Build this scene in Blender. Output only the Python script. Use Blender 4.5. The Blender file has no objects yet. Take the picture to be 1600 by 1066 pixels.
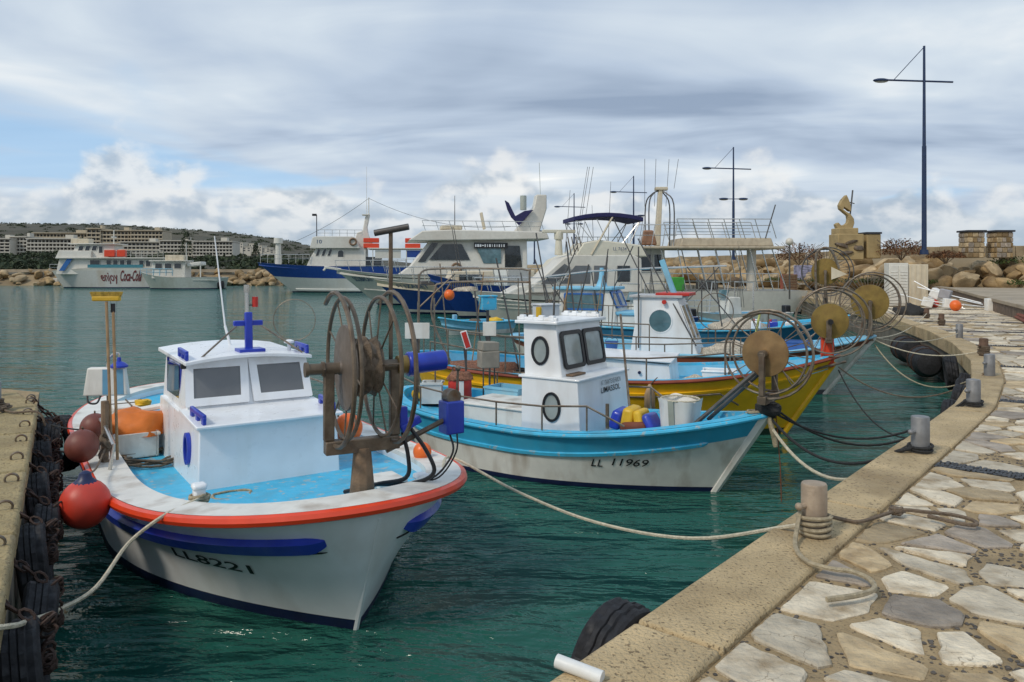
import bpy, bmesh, math, random
from math import sin, cos, pi, radians, sqrt
from mathutils import Vector, Matrix, Euler, noise as mnoise

# ------------------------------------------------------------------ camera, sky, sun, exposure
SC = bpy.context.scene
COL = SC.collection
random.seed(11)
EYE = 2.7
cam_d = bpy.data.cameras.new('camera'); cam = bpy.data.objects.new('camera', cam_d); COL.objects.link(cam)
cam.location = (0, 0, EYE); cam.rotation_euler = (radians(90), 0, 0)
cam_d.sensor_width = 36; cam_d.lens = 27.0; cam_d.shift_y = -113/1600
cam_d.clip_start = 0.05; cam_d.clip_end = 6000
SC.camera = cam
SC.view_settings.view_transform = 'Standard'; SC.view_settings.look = 'None'
SC.view_settings.exposure = 0.30; SC.view_settings.gamma = 1.0
SC.view_settings.use_curve_mapping = False

SUN_AZ, SUN_EL = radians(228), radians(46)      # direction the light comes from: behind the camera, to the left
sun_d = bpy.data.lights.new('sun', 'SUN'); sun = bpy.data.objects.new('sun', sun_d); COL.objects.link(sun)
sun_d.energy = 1.5; sun_d.angle = radians(10); sun_d.color = (1.0, 0.90, 0.76)
_dir = Vector((sin(SUN_AZ)*cos(SUN_EL), cos(SUN_AZ)*cos(SUN_EL), sin(SUN_EL)))
sun.rotation_euler = _dir.to_track_quat('Z', 'Y').to_euler(); sun.location = (-20, -20, 40)

W = bpy.data.worlds.new('World'); SC.world = W; W.use_nodes = True
def make_world():
    nt = W.node_tree; nt.nodes.clear(); N = nt.nodes.new; Lk = nt.links.new
    def math_(op, a, b=None, c=None, clamp=False):
        n = N('ShaderNodeMath'); n.operation = op; n.use_clamp = clamp
        for i, x in enumerate((a, b, c)):
            if x is None: continue
            if isinstance(x, (int, float)): n.inputs[i].default_value = x
            else: Lk(x, n.inputs[i])
        return n.outputs[0]
    def comb(x, y, z):
        n = N('ShaderNodeCombineXYZ')
        for i, v in enumerate((x, y, z)):
            if isinstance(v, (int, float)): n.inputs[i].default_value = v
            else: Lk(v, n.inputs[i])
        return n.outputs[0]
    def noise(vec, scale, detail=6, rough=.55, dist=0.):
        n = N('ShaderNodeTexNoise'); n.inputs['Scale'].default_value = scale; n.inputs['Detail'].default_value = detail
        n.inputs['Roughness'].default_value = rough; n.inputs['Distortion'].default_value = dist
        Lk(vec, n.inputs['Vector']); return n.outputs['Fac']
    def step(x, a, b):
        n = N('ShaderNodeMapRange'); n.interpolation_type = 'SMOOTHSTEP'; Lk(x, n.inputs[0])
        n.inputs[1].default_value = a; n.inputs[2].default_value = b; return n.outputs[0]
    def mix(f, a, b):
        n = N('ShaderNodeMix'); n.data_type = 'RGBA'
        if isinstance(f, (int, float)): n.inputs[0].default_value = f
        else: Lk(f, n.inputs[0])
        for i, x in ((6, a), (7, b)):
            if isinstance(x, tuple): n.inputs[i].default_value = (*x, 1)
            else: Lk(x, n.inputs[i])
        return n.outputs[2]
    sky = N('ShaderNodeTexSky'); sky.sky_type = 'NISHITA'; sky.sun_disc = False
    sky.sun_elevation = SUN_EL; sky.sun_rotation = SUN_AZ; sky.air_density = 1.0; sky.dust_density = 1.5
    tc = N('ShaderNodeTexCoord'); sep = N('ShaderNodeSeparateXYZ'); Lk(tc.outputs['Generated'], sep.inputs[0])
    x, y, z = sep.outputs
    zc = math_('MAXIMUM', z, 0.0)
    den = math_('ADD', zc, .10)
    hx, hy = math_('DIVIDE', x, den), math_('DIVIDE', y, den)
    flat = comb(hx, hy, 0.0)                                   # the cloud layer as a plane overhead
    big = noise(comb(math_('MULTIPLY', hx, .8), math_('MULTIPLY', hy, 1.0), 18.770), .55, 4, .5, .6)
    fine = noise(comb(math_('MULTIPLY', hx, .55), hy, 32.200), 1.5, 8, .5, .8)
    lay = math_('ADD', math_('MULTIPLY', big, .68), math_('MULTIPLY', fine, .32))
    # cloud tone: blue grey bellies through pale grey to white
    ramp = N('ShaderNodeValToRGB'); Lk(lay, ramp.inputs[0]); cr = ramp.color_ramp
    cr.elements[0].position = .35; cr.elements[0].color = (2.5, 3.2, 4.3, 1)
    cr.elements[1].position = .67; cr.elements[1].color = (8.8, 8.7, 8.3, 1)
    e = cr.elements.new(.455); e.color = (4.0, 4.8, 5.9, 1)
    e = cr.elements.new(.55); e.color = (5.4, 6.1, 6.8, 1)
    blue = mix(.75, sky.outputs[0], (3.2, 5.4, 8.0))
    open_ = step(noise(comb(hx, hy, 39.700), .42, 5, .5, .8), .53, .66)
    col = mix(math_('MULTIPLY', open_, .75), ramp.outputs[0], blue)
    # towering cumulus low over the horizon, laid out by azimuth and elevation
    az = math_('ARCTAN2', x, y)
    el = math_('ARCSINE', math_('MINIMUM', math_('MAXIMUM', z, -1.0), 1.0))
    cu_v = comb(math_('MULTIPLY', az, 9.0), math_('MULTIPLY', el, 13.0), 1.3)
    hgt = noise(comb(math_('MULTIPLY', az, 5.5), 0.0, 26.100), 1.0, 3, .5)
    tops = math_('ADD', math_('MULTIPLY', hgt, .34), -.05)
    puff = noise(cu_v, 1.15, 6, .5, .15)
    cu = step(math_('ADD', math_('MULTIPLY', math_('SUBTRACT', tops, el), 11.0), math_('MULTIPLY', math_('SUBTRACT', puff, .5), 2.6)), .0, .42)
    lit = noise(comb(math_('ADD', math_('MULTIPLY', az, 9.0), .10), math_('ADD', math_('MULTIPLY', el, 13.0), -.16), 1.3), 1.15, 6, .5, .15)
    relief = step(math_('ADD', math_('SUBTRACT', puff, lit), math_('MULTIPLY', el, .55)), -.04, .11)
    cucol = mix(relief, (3.4, 4.1, 4.9), (6.9, 7.0, 7.0))
    col = mix(math_('MULTIPLY', cu, .8), col, cucol)
    hazy = step(el, .10, -.02)
    col = mix(math_('MULTIPLY', hazy, .75), col, (3.7, 4.5, 5.2))
    bg = N('ShaderNodeBackground'); bg.inputs['Strength'].default_value = .1
    Lk(col, bg.inputs['Color']); out = N('ShaderNodeOutputWorld'); Lk(bg.outputs[0], out.inputs[0])
make_world()

# ------------------------------------------------------------------ materials
MATS = {}
def mat(name, col, rough=.5, metal=0., var=.12, vscale=5., bump=0., bscale=60., dirt=None, dscale=3., damt=.5, dstr=(1, 1, .25),
        speck=None, sscale=80., coat=0., alpha=1., rnd=0., crack=None):
    """procedural material: base colour + tonal noise, optional run-down dirt, specks and fine relief"""
    if name in MATS: return MATS[name]
    m = bpy.data.materials.new(name); m.use_nodes = True; nt = m.node_tree; N = nt.nodes.new; Lk = nt.links.new
    bs = nt.nodes['Principled BSDF']; bs.inputs['Roughness'].default_value = rough; bs.inputs['Metallic'].default_value = metal
    bs.inputs['Coat Weight'].default_value = coat
    tc = N('ShaderNodeTexCoord'); oi = N('ShaderNodeObjectInfo'); va = N('ShaderNodeVectorMath'); va.operation = 'MULTIPLY_ADD'
    va.inputs[1].default_value = (1, 1, 1); Lk(tc.outputs['Object'], va.inputs[0])
    if rnd:
        vm = N('ShaderNodeVectorMath'); vm.operation = 'SCALE'; vm.inputs[0].default_value = (37., 53., 71.); Lk(oi.outputs['Random'], vm.inputs['Scale']); Lk(vm.outputs[0], va.inputs[2])
    co = va.outputs[0]
    def noise(scale, detail=5, vec=None):
        n = N('ShaderNodeTexNoise'); n.inputs['Scale'].default_value = scale; n.inputs['Detail'].default_value = detail
        Lk(vec or co, n.inputs['Vector']); return n.outputs['Fac']
    def rng(s, a, b, c=0., d=1.):
        n = N('ShaderNodeMapRange'); Lk(s, n.inputs[0])
        for i, v in enumerate((a, b, c, d)): n.inputs[i+1].default_value = v
        return n.outputs[0]
    def mix(f, a, b):
        n = N('ShaderNodeMix'); n.data_type = 'RGBA'; Lk(f, n.inputs[0])
        for i, x in ((6, a), (7, b)):
            if isinstance(x, (tuple, list)): n.inputs[i].default_value = (*x[:3], 1)
            else: Lk(x, n.inputs[i])
        return n.outputs[2]
    lo = [c*(1-var) for c in col]; hi = [min(1, c*(1+var)) for c in col]
    base = mix(rng(noise(vscale), .3, .7), lo, hi)
    if dirt:
        mp = N('ShaderNodeMapping'); mp.inputs['Scale'].default_value = dstr; Lk(co, mp.inputs[0])
        f = rng(noise(dscale, 8, mp.outputs[0]), .5, .72, 0, damt); base = mix(f, base, dirt)
    if speck:
        f = rng(noise(sscale, 2), .60, .66, 0, .8); base = mix(f, base, speck)
    if crack:
        vo = N('ShaderNodeTexVoronoi'); vo.feature = 'DISTANCE_TO_EDGE'; vo.inputs['Scale'].default_value = 4.2
        nz = N('ShaderNodeTexNoise'); nz.inputs['Scale'].default_value = 7; nz.inputs['Detail'].default_value = 4; Lk(co, nz.inputs['Vector'])
        ad = N('ShaderNodeVectorMath'); ad.operation = 'MULTIPLY_ADD'; ad.inputs[1].default_value = (.22, .22, .22); Lk(nz.outputs['Color'], ad.inputs[0]); Lk(co, ad.inputs[2])
        Lk(ad.outputs[0], vo.inputs['Vector']); msk = rng(vo.outputs['Distance'], 0., .012, .75, 0.)
        mm = N('ShaderNodeMath'); mm.operation = 'MULTIPLY'; Lk(msk, mm.inputs[0]); Lk(rng(noise(2.5, 3), .48, .60), mm.inputs[1]); base = mix(mm.outputs[0], base, crack)
    if rnd:
        hs = N('ShaderNodeHueSaturation'); Lk(base, hs.inputs['Color']); Lk(rng(oi.outputs['Random'], 0, 1, 1-rnd, 1+rnd), hs.inputs['Value']); base = hs.outputs[0]
    Lk(base, bs.inputs['Base Color'])
    r = rng(noise(vscale*2.3), .3, .7, max(.02, rough*.8), min(1, rough*1.2)); Lk(r, bs.inputs['Roughness'])
    if bump:
        b = N('ShaderNodeBump'); b.inputs['Strength'].default_value = bump; b.inputs['Distance'].default_value = .02
        Lk(noise(bscale, 4), b.inputs['Height']); Lk(b.outputs[0], bs.inputs['Normal'])
    if alpha < 1: bs.inputs['Alpha'].default_value = alpha
    MATS[name] = m; return m

RUST = (.16, .075, .03)
white = mat('white_paint', (.80, .82, .83), .35, var=.04, dirt=(.42, .36, .28), dscale=2.2, damt=.35, coat=.2)
white_clean = mat('white_gelcoat', (.80, .82, .84), .32, var=.04, coat=.12, dirt=(.50, .46, .38), dscale=2.6, damt=.28, dstr=(1.6, 1.6, .22))
white_old = mat('weathered_white_paint', (.70, .69, .64), .55, var=.08, dirt=(.25, .17, .10), dscale=3.5, damt=.6, bump=.1)
white_far = mat('white_boat_paint', (.64, .62, .555), .5, var=.06, dirt=(.4, .32, .24), dscale=.5, damt=.35)
cream = mat('cream_paint', (.62, .54, .40), .5, var=.08, dirt=(.3, .22, .13), damt=.4)
tan_paint = mat('tan_paint', (.46, .39, .28), .6, var=.1, dirt=(.2, .15, .1), damt=.4)
cyan = mat('cyan_deck_paint', (.055, .45, .70), .5, var=.12, dirt=(.10, .27, .36), dscale=2.8, damt=.6, dstr=(1, 1, 1), speck=(.35, .42, .43), sscale=13)
cyan_hull = mat('turquoise_hull_paint', (.035, .33, .52), .38, var=.10, dirt=(.12, .28, .36), dscale=2.2, damt=.4, coat=.15)
ltblue = mat('pale_blue_paint', (.20, .50, .68), .5, var=.1, dirt=(.3, .4, .42), damt=.5)
royal = mat('royal_blue_paint', (.016, .042, .40), .36, var=.16, coat=.15, dirt=(.05, .09, .36), damt=.5)
blue_hull = mat('blue_hull_paint', (.012, .055, .27), .4, var=.12, dirt=(.08, .12, .2), dscale=.8, damt=.35)
navy = mat('navy_bottom_paint', (.006, .012, .055), .5, var=.2)
redo = mat('orange_red_paint', (.72, .055, .012), .38, var=.08, coat=.2)
red = mat('red_paint', (.50, .03, .02), .45, var=.12)
yellow = mat('yellow_hull_paint', (.82, .47, .012), .42, var=.10, dirt=(.40, .22, .02), dscale=1.6, damt=.45, coat=.1)
brownred = mat('red_brown_paint', (.26, .05, .02), .5, var=.2)
galv = mat('weathered_steel_tube', (.22, .185, .145), .5, metal=.6, var=.25, vscale=14, dirt=RUST, dscale=9, damt=.8, dstr=(1, 1, 1), bump=.1)
rusty = mat('rusty_brown_steel', (.165, .128, .092), .52, metal=.5, var=.3, vscale=8, dirt=(.09, .05, .03), dscale=6, damt=.7, dstr=(1, 1, 1), bump=.2)
steel = mat('stainless_tube', (.55, .54, .51), .28, metal=.9, var=.12)
dark_steel = mat('dark_steel_tube', (.11, .105, .10), .5, metal=.5, var=.25)
brass = mat('brassy_plate', (.26, .175, .045), .52, metal=.45, var=.18, vscale=9, dirt=(.17, .10, .035), dscale=5, damt=.7, dstr=(1, 1, 1), bump=.08)
greyplate = mat('grey_brown_plate', (.17, .14, .115), .55, metal=.35, var=.18, vscale=7, dirt=(.13, .09, .06), damt=.6, dstr=(1, 1, 1))
black = mat('black_plastic', (.012, .012, .014), .4)
rubber = mat('tyre_rubber', (.011, .011, .013), .75, var=.35, vscale=12, bump=.15)
wood = mat('bare_wood', (.32, .20, .10), .7, var=.25, vscale=10, bump=.15)
timber = mat('weathered_timber', (.19, .125, .075), .75, var=.3, vscale=9, bump=.3, dstr=(1, 1, .1), dirt=(.08, .05, .03))
glass = mat('dark_window_glass', (.020, .024, .028), .06, var=.3, coat=.6)
glass_grey = mat('grey_window_glass', (.125, .13, .135), .10, var=.15, vscale=2, coat=.8)
glass_pale = mat('pale_window_glass', (.30, .34, .33), .10, var=.25, vscale=3, coat=.8)
glass_teal = mat('teal_window_glass', (.10, .19, .22), .08, var=.3, vscale=3, coat=.8)
foam = mat('white_polystyrene', (.74, .73, .69), .8, var=.06, bump=.15, bscale=150, dirt=(.35, .3, .22), damt=.4)
orange = mat('orange_tarpaulin', (.66, .17, .02), .6, var=.18, bump=.25, bscale=14)
buoy_or = mat('orange_buoy_plastic', (.78, .14, .015), .4, var=.1)
buoy_red = mat('red_buoy_plastic', (.62, .045, .022), .42, var=.16, vscale=5, dirt=(.28, .06, .04), damt=.5)
buoy_mar = mat('maroon_buoy_plastic', (.165, .045, .03), .5, var=.22, vscale=6)
navy_pl = mat('navy_plastic', (.008, .015, .07), .45)
rope_t = mat('tan_rope', (.42, .35, .23), .85, var=.25, vscale=30, bump=.8, bscale=160)
rope_w = mat('pale_rope', (.62, .56, .42), .85, var=.2, vscale=30, bump=.8, bscale=160)
rope_d = mat('dark_rope', (.022, .022, .022), .8, var=.35, vscale=30, bump=.6, bscale=120)
rope_b = mat('brown_rope', (.15, .11, .075), .9, var=.3, vscale=30, bump=.6, bscale=120)
net_m = mat('brown_fishing_net', (.22, .10, .06), .95, var=.5, vscale=35, bump=.8, bscale=60)
net_w = mat('pale_fishing_net', (.48, .42, .33), .95, var=.4, vscale=35, bump=.8, bscale=60)
concrete = mat('kerb_concrete', (.46, .345, .19), .88, var=.22, vscale=2.6, bump=1.0, bscale=55, rnd=.06, speck=(.13, .09, .045), sscale=48, dirt=(.27, .19, .095), dscale=1.9, damt=.75, dstr=(1, 1, 1))
concrete_y = mat('yellow_rough_concrete', (.33, .255, .125), .9, var=.25, vscale=3, bump=.9, bscale=38, speck=(.15, .105, .045), sscale=40, dirt=(.24, .17, .08), dscale=2, damt=.6, dstr=(1, 1, 1))
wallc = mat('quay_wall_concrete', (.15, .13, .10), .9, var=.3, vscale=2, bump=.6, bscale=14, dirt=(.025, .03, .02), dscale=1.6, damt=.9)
mortar = mat('sandy_mortar', (.31, .225, .12), .95, var=.25, vscale=4, bump=.7, bscale=45, speck=(.12, .09, .05), sscale=55)
pebble = mat('dark_pebble', (.075, .062, .048), .55, var=.5, vscale=9)
cobble = mat('black_cobble', (.05, .052, .056), .5, var=.5, vscale=14)
stone_a = mat('pale_flagstone', (.58, .50, .37), .75, var=.22, vscale=7, bump=1.0, bscale=26, rnd=.22, crack=(.16, .11, .06), dirt=(.27, .19, .10), dscale=5.5, damt=.85, dstr=(1, 1, 1))
stone_b = mat('grey_flagstone', (.31, .26, .205), .75, var=.25, vscale=7, bump=1.0, bscale=26, rnd=.25, crack=(.10, .08, .06), dirt=(.19, .15, .11), dscale=5.5, damt=.85, dstr=(1, 1, 1))
stone_c = mat('sandy_flagstone', (.44, .335, .195), .78, var=.25, vscale=7, bump=1.0, bscale=26, rnd=.25, crack=(.16, .11, .06), dirt=(.25, .17, .085), dscale=5.5, damt=.85, dstr=(1, 1, 1))
rock = mat('limestone_rock', (.28, .19, .09), .9, var=.35, vscale=1.6, bump=1.0, bscale=4, rnd=.3, crack=(.06, .04, .02), dirt=(.16, .10, .05), dscale=1.1, damt=.7, dstr=(1, 1, 1))
rock_p = mat('pale_limestone_rock', (.37, .28, .165), .9, var=.3, vscale=1.6, bump=1.0, bscale=4, rnd=.3, crack=(.09, .06, .03), dirt=(.24, .16, .08), dscale=1.3, damt=.6, dstr=(1, 1, 1))
parapet_m = mat('parapet_concrete', (.27, .21, .13), .9, var=.2, vscale=1.2, bump=.3, bscale=8, dirt=(.16, .12, .07), dscale=1.5, damt=.7, dstr=(1, 1, .2))
lampblue = mat('blue_lamp_post_paint', (.012, .03, .085), .45, var=.15)
stat = mat('statue_sandstone', (.36, .265, .125), .8, var=.18, vscale=1.6, bump=.4, bscale=8)
grass_m = mat('green_weed', (.06, .085, .02), .9, var=.5, vscale=4)
shrub_m = mat('reddish_dry_shrub', (.15, .07, .03), .9, var=.5, vscale=2.5)
leaf_m = mat('dark_foliage', (.035, .05, .022), .9, var=.5, vscale=.5)
hill_m = mat('scrub_hillside', (.070, .062, .038), .95, var=.3, vscale=.01, dirt=(.032, .036, .02), dscale=.06, damt=.95, dstr=(1, 1, 1))
shore_m = mat('shore_earth', (.28, .21, .12), .95, var=.3, vscale=.1, dirt=(.08, .08, .045), dscale=.12, damt=.8, dstr=(1, 1, 1))
hotel_w = mat('white_render', (.52, .49, .42), .8, var=.06, vscale=.2)
hotel_c = mat('cream_render', (.47, .40, .29), .8, var=.08, vscale=.2)
hotel_d = mat('shaded_window_glass', (.06, .065, .07), .3, var=.4, vscale=.6)
canvas_b = mat('navy_canvas', (.02, .02, .085), .8, var=.15)
text_blk = mat('black_lettering', (.012, .012, .014), .5)
text_red = mat('dark_red_lettering', (.16, .03, .03), .6)
text_grey = mat('grey_lettering', (.10, .14, .22), .6)
grey_hull = mat('grey_green_hull_paint', (.42, .46, .42), .5, var=.08, dirt=(.25, .22, .14), dscale=.5, damt=.4)
dry_conc = mat('terrace_concrete', (.34, .28, .20), .9, var=.2, vscale=.6, bump=.3, bscale=6, dirt=(.22, .17, .11), dscale=.8, damt=.6, dstr=(1, 1, 1))

def make_water():
    m = bpy.data.materials.new('sea_water'); m.use_nodes = True; nt = m.node_tree; N = nt.nodes.new; Lk = nt.links.new
    bs = nt.nodes['Principled BSDF']; tc = N('ShaderNodeTexCoord')
    bs.inputs['IOR'].default_value = 1.33; bs.inputs['Roughness'].default_value = .05; bs.inputs['Specular IOR Level'].default_value = .5
    def noise(scale, detail, stretch, rot=0., dist=0.):
        mp = N('ShaderNodeMapping'); mp.inputs['Scale'].default_value = stretch; mp.inputs['Rotation'].default_value = (0, 0, rot)
        Lk(tc.outputs['Object'], mp.inputs[0])
        n = N('ShaderNodeTexNoise'); n.inputs['Scale'].default_value = scale; n.inputs['Detail'].default_value = detail
        n.inputs['Distortion'].default_value = dist; n.inputs['Roughness'].default_value = .55
        Lk(mp.outputs[0], n.inputs['Vector']); return n.outputs['Fac']
    def math_(op, a, b):
        n = N('ShaderNodeMath'); n.operation = op
        for i, x in enumerate((a, b)):
            if isinstance(x, (int, float)): n.inputs[i].default_value = x
            else: Lk(x, n.inputs[i])
        return n.outputs[0]
    swell = noise(.85, 4, (.55, 1.6, 1), .25, .4)
    chop = noise(3.0, 4, (.65, 1.35, 1), .2, .5)
    rip = noise(11.0, 3, (.8, 1.3, 1), -.3, .4)
    roll = noise(.20, 5, (.38, 1.7, 1), .1, .5)
    gust = N('ShaderNodeMapRange'); Lk(noise(.33, 3, (1, 1, 1), 0, .6), gust.inputs[0])
    gust.inputs[1].default_value = .35; gust.inputs[2].default_value = .65; gust.inputs[3].default_value = .12; gust.inputs[4].default_value = 1.5
    h = math_('ADD', math_('ADD', math_('MULTIPLY', roll, .9), math_('MULTIPLY', swell, .46)), math_('ADD', math_('MULTIPLY', chop, .12), math_('MULTIPLY', math_('MULTIPLY', rip, gust.outputs[0]), .030)))
    b = N('ShaderNodeBump'); b.inputs['Strength'].default_value = 1.0; b.inputs['Distance'].default_value = 1.0
    Lk(h, b.inputs['Height']); Lk(b.outputs[0], bs.inputs['Normal'])
    mx = N('ShaderNodeMix'); mx.data_type = 'RGBA'; Lk(noise(.12, 4, (1, 1, 1)), mx.inputs[0])
    mx.inputs[6].default_value = (.010, .072, .054, 1); mx.inputs[7].default_value = (.024, .122, .096, 1)
    Lk(mx.outputs[2], bs.inputs['Base Color'])
    return m
water_m = make_water()

# ------------------------------------------------------------------ mesh helpers
def V(*a): return Vector(a)
def at(px, py, z):
    """world point at height z that the photograph shows at (px, py)"""
    d = 1200*(EYE-z)/(py-420.0); return V((px-800)/1200*d, d, z)
def atd(px, py, d): return V((px-800)/1200*d, d, EYE-(py-420)/1200*d)

class MB:
    def __init__(s): s.v = []; s.f = []
    def add(s, vs, fs):
        o = len(s.v); s.v += [tuple(v) for v in vs]; s.f += [[i+o for i in f] for f in fs]; return s
    def box(s, c, size, rot=None, top=1.0):
        x, y, z = [k/2 for k in size]; c = Vector(c)
        R = Euler(rot).to_matrix() if isinstance(rot, (tuple, list)) else (rot or Matrix.Identity(3))
        vs = [c + R @ V(sx*x*(top if sz > 0 else 1), sy*y*(top if sz > 0 else 1), sz*z) for sz in (-1, 1) for sx, sy in ((-1, -1), (1, -1), (1, 1), (-1, 1))]
        return s.add(vs, [(3, 2, 1, 0), (4, 5, 6, 7), (0, 1, 5, 4), (1, 2, 6, 5), (2, 3, 7, 6), (3, 0, 4, 7)])
    def hexa(s, b, t):
        return s.add(list(b)+list(t), [(3, 2, 1, 0), (4, 5, 6, 7), (0, 1, 5, 4), (1, 2, 6, 5), (2, 3, 7, 6), (3, 0, 4, 7)])
    def cyl(s, p0, p1, r, r1=None, n=10):
        p0, p1 = Vector(p0), Vector(p1); r1 = r if r1 is None else r1
        q = (p1-p0).to_track_quat('Z', 'Y').to_matrix(); vs = []
        for p, rr in ((p0, r), (p1, r1)):
            vs += [p + q @ V(rr*cos(2*pi*i/n), rr*sin(2*pi*i/n), 0) for i in range(n)]
        fs = [(i, (i+1) % n, n+(i+1) % n, n+i) for i in range(n)] + [list(range(n))[::-1], list(range(n, 2*n))]
        return s.add(vs, fs)
    def tube(s, pts, r, n=6, closed=False):
        pts = [Vector(p) for p in pts]; k = len(pts)
        if k < 2: return s
        rs = r if isinstance(r, (list, tuple)) else [r]*k
        tang = []
        for i in range(k):
            a = pts[(i-1) % k] if (closed or i) else pts[i]; b = pts[(i+1) % k] if (closed or i < k-1) else pts[i]
            t = (b-a); tang.append(t.normalized() if t.length > 1e-9 else V(0, 0, 1))
        u = tang[0].orthogonal().normalized(); vs = []
        for i in range(k):
            t = tang[i]; u = (u - t*u.dot(t)); u = u.normalized() if u.length > 1e-6 else t.orthogonal().normalized()
            w = t.cross(u)
            vs += [pts[i] + rs[i]*(u*cos(2*pi*j/n) + w*sin(2*pi*j/n)) for j in range(n)]
        m = k if closed else k-1
        fs = [(i*n+j, i*n+(j+1) % n, ((i+1) % k)*n+(j+1) % n, ((i+1) % k)*n+j) for i in range(m) for j in range(n)]
        if not closed: fs += [list(range(n))[::-1], list(range((k-1)*n, k*n))]
        return s.add(vs, fs)
    def ell(s, c, r, nu=14, nv=8, rot=None, jit=0., seed=0):
        c = Vector(c); r = (r, r, r) if isinstance(r, (int, float)) else r
        R = Euler(rot).to_matrix() if rot else Matrix.Identity(3); rd = random.Random(seed); vs = []
        for j in range(1, nv):
            for i in range(nu):
                a, b = 2*pi*i/nu, pi*j/nv; k = 1+rd.uniform(-jit, jit)
                vs.append(c + R @ V(r[0]*k*sin(b)*cos(a), r[1]*k*sin(b)*sin(a), r[2]*k*cos(b)))
        t = len(vs); vs += [c + R @ V(0, 0, r[2]), c - R @ V(0, 0, r[2])]
        fs = [(j*nu+i, (j+1)*nu+i, (j+1)*nu+(i+1) % nu, j*nu+(i+1) % nu) for j in range(nv-2) for i in range(nu)]
        fs += [(t, i, (i+1) % nu) for i in range(nu)] + [((nv-2)*nu+(i+1) % nu, (nv-2)*nu+i, t+1) for i in range(nu)]
        return s.add(vs, fs)
    def lathe(s, prof, M=None, n=16, closed=False):
        M = M or Matrix.Identity(4); k = len(prof); vs = []
        for r, z in prof: vs += [M @ V(r*cos(2*pi*i/n), r*sin(2*pi*i/n), z) for i in range(n)]
        rows = k if closed else k-1
        fs = [(j*n+i, j*n+(i+1) % n, ((j+1) % k)*n+(i+1) % n, ((j+1) % k)*n+i) for j in range(rows) for i in range(n)]
        if not closed: fs += [list(range(n))[::-1], list(range((k-1)*n, k*n))]
        return s.add(vs, fs)
    def prism(s, poly, off):
        poly = [Vector(p) for p in poly]; off = Vector(off); n = len(poly)
        return s.add(poly+[p+off for p in poly], [list(range(n))[::-1], list(range(n, 2*n))] + [(i, (i+1) % n, n+(i+1) % n, n+i) for i in range(n)])
    def ring(s, c, axis, R, r, n=32, m=6):
        q = Vector(axis).to_track_quat('Z', 'Y').to_matrix(); c = Vector(c)
        return s.tube([c + q @ V(R*cos(2*pi*i/n), R*sin(2*pi*i/n), 0) for i in range(n)], r, m, True)
    def mesh(s, name, smooth=True, ang=38):
        me = bpy.data.meshes.new(name); me.from_pydata(s.v, [], s.f)
        bm = bmesh.new(); bm.from_mesh(me); bmesh.ops.recalc_face_normals(bm, faces=bm.faces[:]); bm.to_mesh(me); bm.free()
        if smooth:
            me.polygons.foreach_set('use_smooth', [True]*len(me.polygons)); me.set_sharp_from_angle(angle=radians(ang))
        me.update(); return me
    def build(s, name, m, parent=None, bevel=0., smooth=True, ang=38, seg=2):
        o = bpy.data.objects.new(name, s.mesh(name, smooth, ang)); COL.objects.link(o)
        o.data.materials.append(m)
        if parent: o.parent = parent
        if bevel:
            b = o.modifiers.new('bevel', 'BEVEL'); b.width = bevel; b.segments = seg; b.limit_method = 'ANGLE'; b.angle_limit = radians(35)
        return o

def tag(o, label, cat, group=None):
    o['label'] = label; o['category'] = cat
    if group: o['group'] = group
    return o
def struct(o, kind='structure'): o['kind'] = kind; return o
def thing(name, label, cat, loc=(0, 0, 0), rz=0., group=None, rot=None):
    o = bpy.data.objects.new(name, None); COL.objects.link(o); o.empty_display_size = .2
    o.location = loc; o.rotation_euler = rot or (0, 0, rz); return tag(o, label, cat, group)
def mw(o): return Matrix.Translation(o.location) @ o.rotation_euler.to_matrix().to_4x4()
def onto(o, p): return mw(o) @ Vector(p)
def shared(name, me, parent=None, loc=(0, 0, 0), rot=(0, 0, 0), sc=(1, 1, 1), m=None):
    o = bpy.data.objects.new(name, me); COL.objects.link(o); o.location = loc; o.rotation_euler = rot; o.scale = sc
    if parent: o.parent = parent
    return o
def meshof(mb, name, m, **k): me = mb.mesh(name, **k); me.materials.append(m); return me
def sag(p0, p1, s, n=14):
    p0, p1 = Vector(p0), Vector(p1)
    return [p0.lerp(p1, i/n) - V(0, 0, 4*s*(i/n)*(1-i/n)) for i in range(n+1)]
def smooth_path(pts, n=6):
    """Catmull-Rom through the points"""
    pts = [Vector(p) for p in pts]; P = [pts[0]*2-pts[1]]+pts+[pts[-1]*2-pts[-2]]; out = []
    for i in range(1, len(P)-2):
        a, b, c, d = P[i-1], P[i], P[i+1], P[i+2]
        for k in range(n):
            t = k/n; out.append(.5*((2*b)+(c-a)*t+(2*a-5*b+4*c-d)*t*t+(3*b-a-3*c+d)*t**3))
    return out+[pts[-1]]
def coil(c, r, turns, rise, n=14, wob=.15, seed=1):
    rd = random.Random(seed); out = []
    for i in range(int(turns*n)):
        k = 1+rd.uniform(-wob, wob); out.append(Vector(c)+V(r*k*cos(2*pi*i/n), r*k*sin(2*pi*i/n), rise*i/(turns*n)+rd.uniform(0, .008)))
    return smooth_path(out, 2)
def rope(name, pts, r, m, label, n=6, group=None):
    o = MB().tube(pts, r, n).build(name, m); return tag(o, label, 'rope', group)

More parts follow.
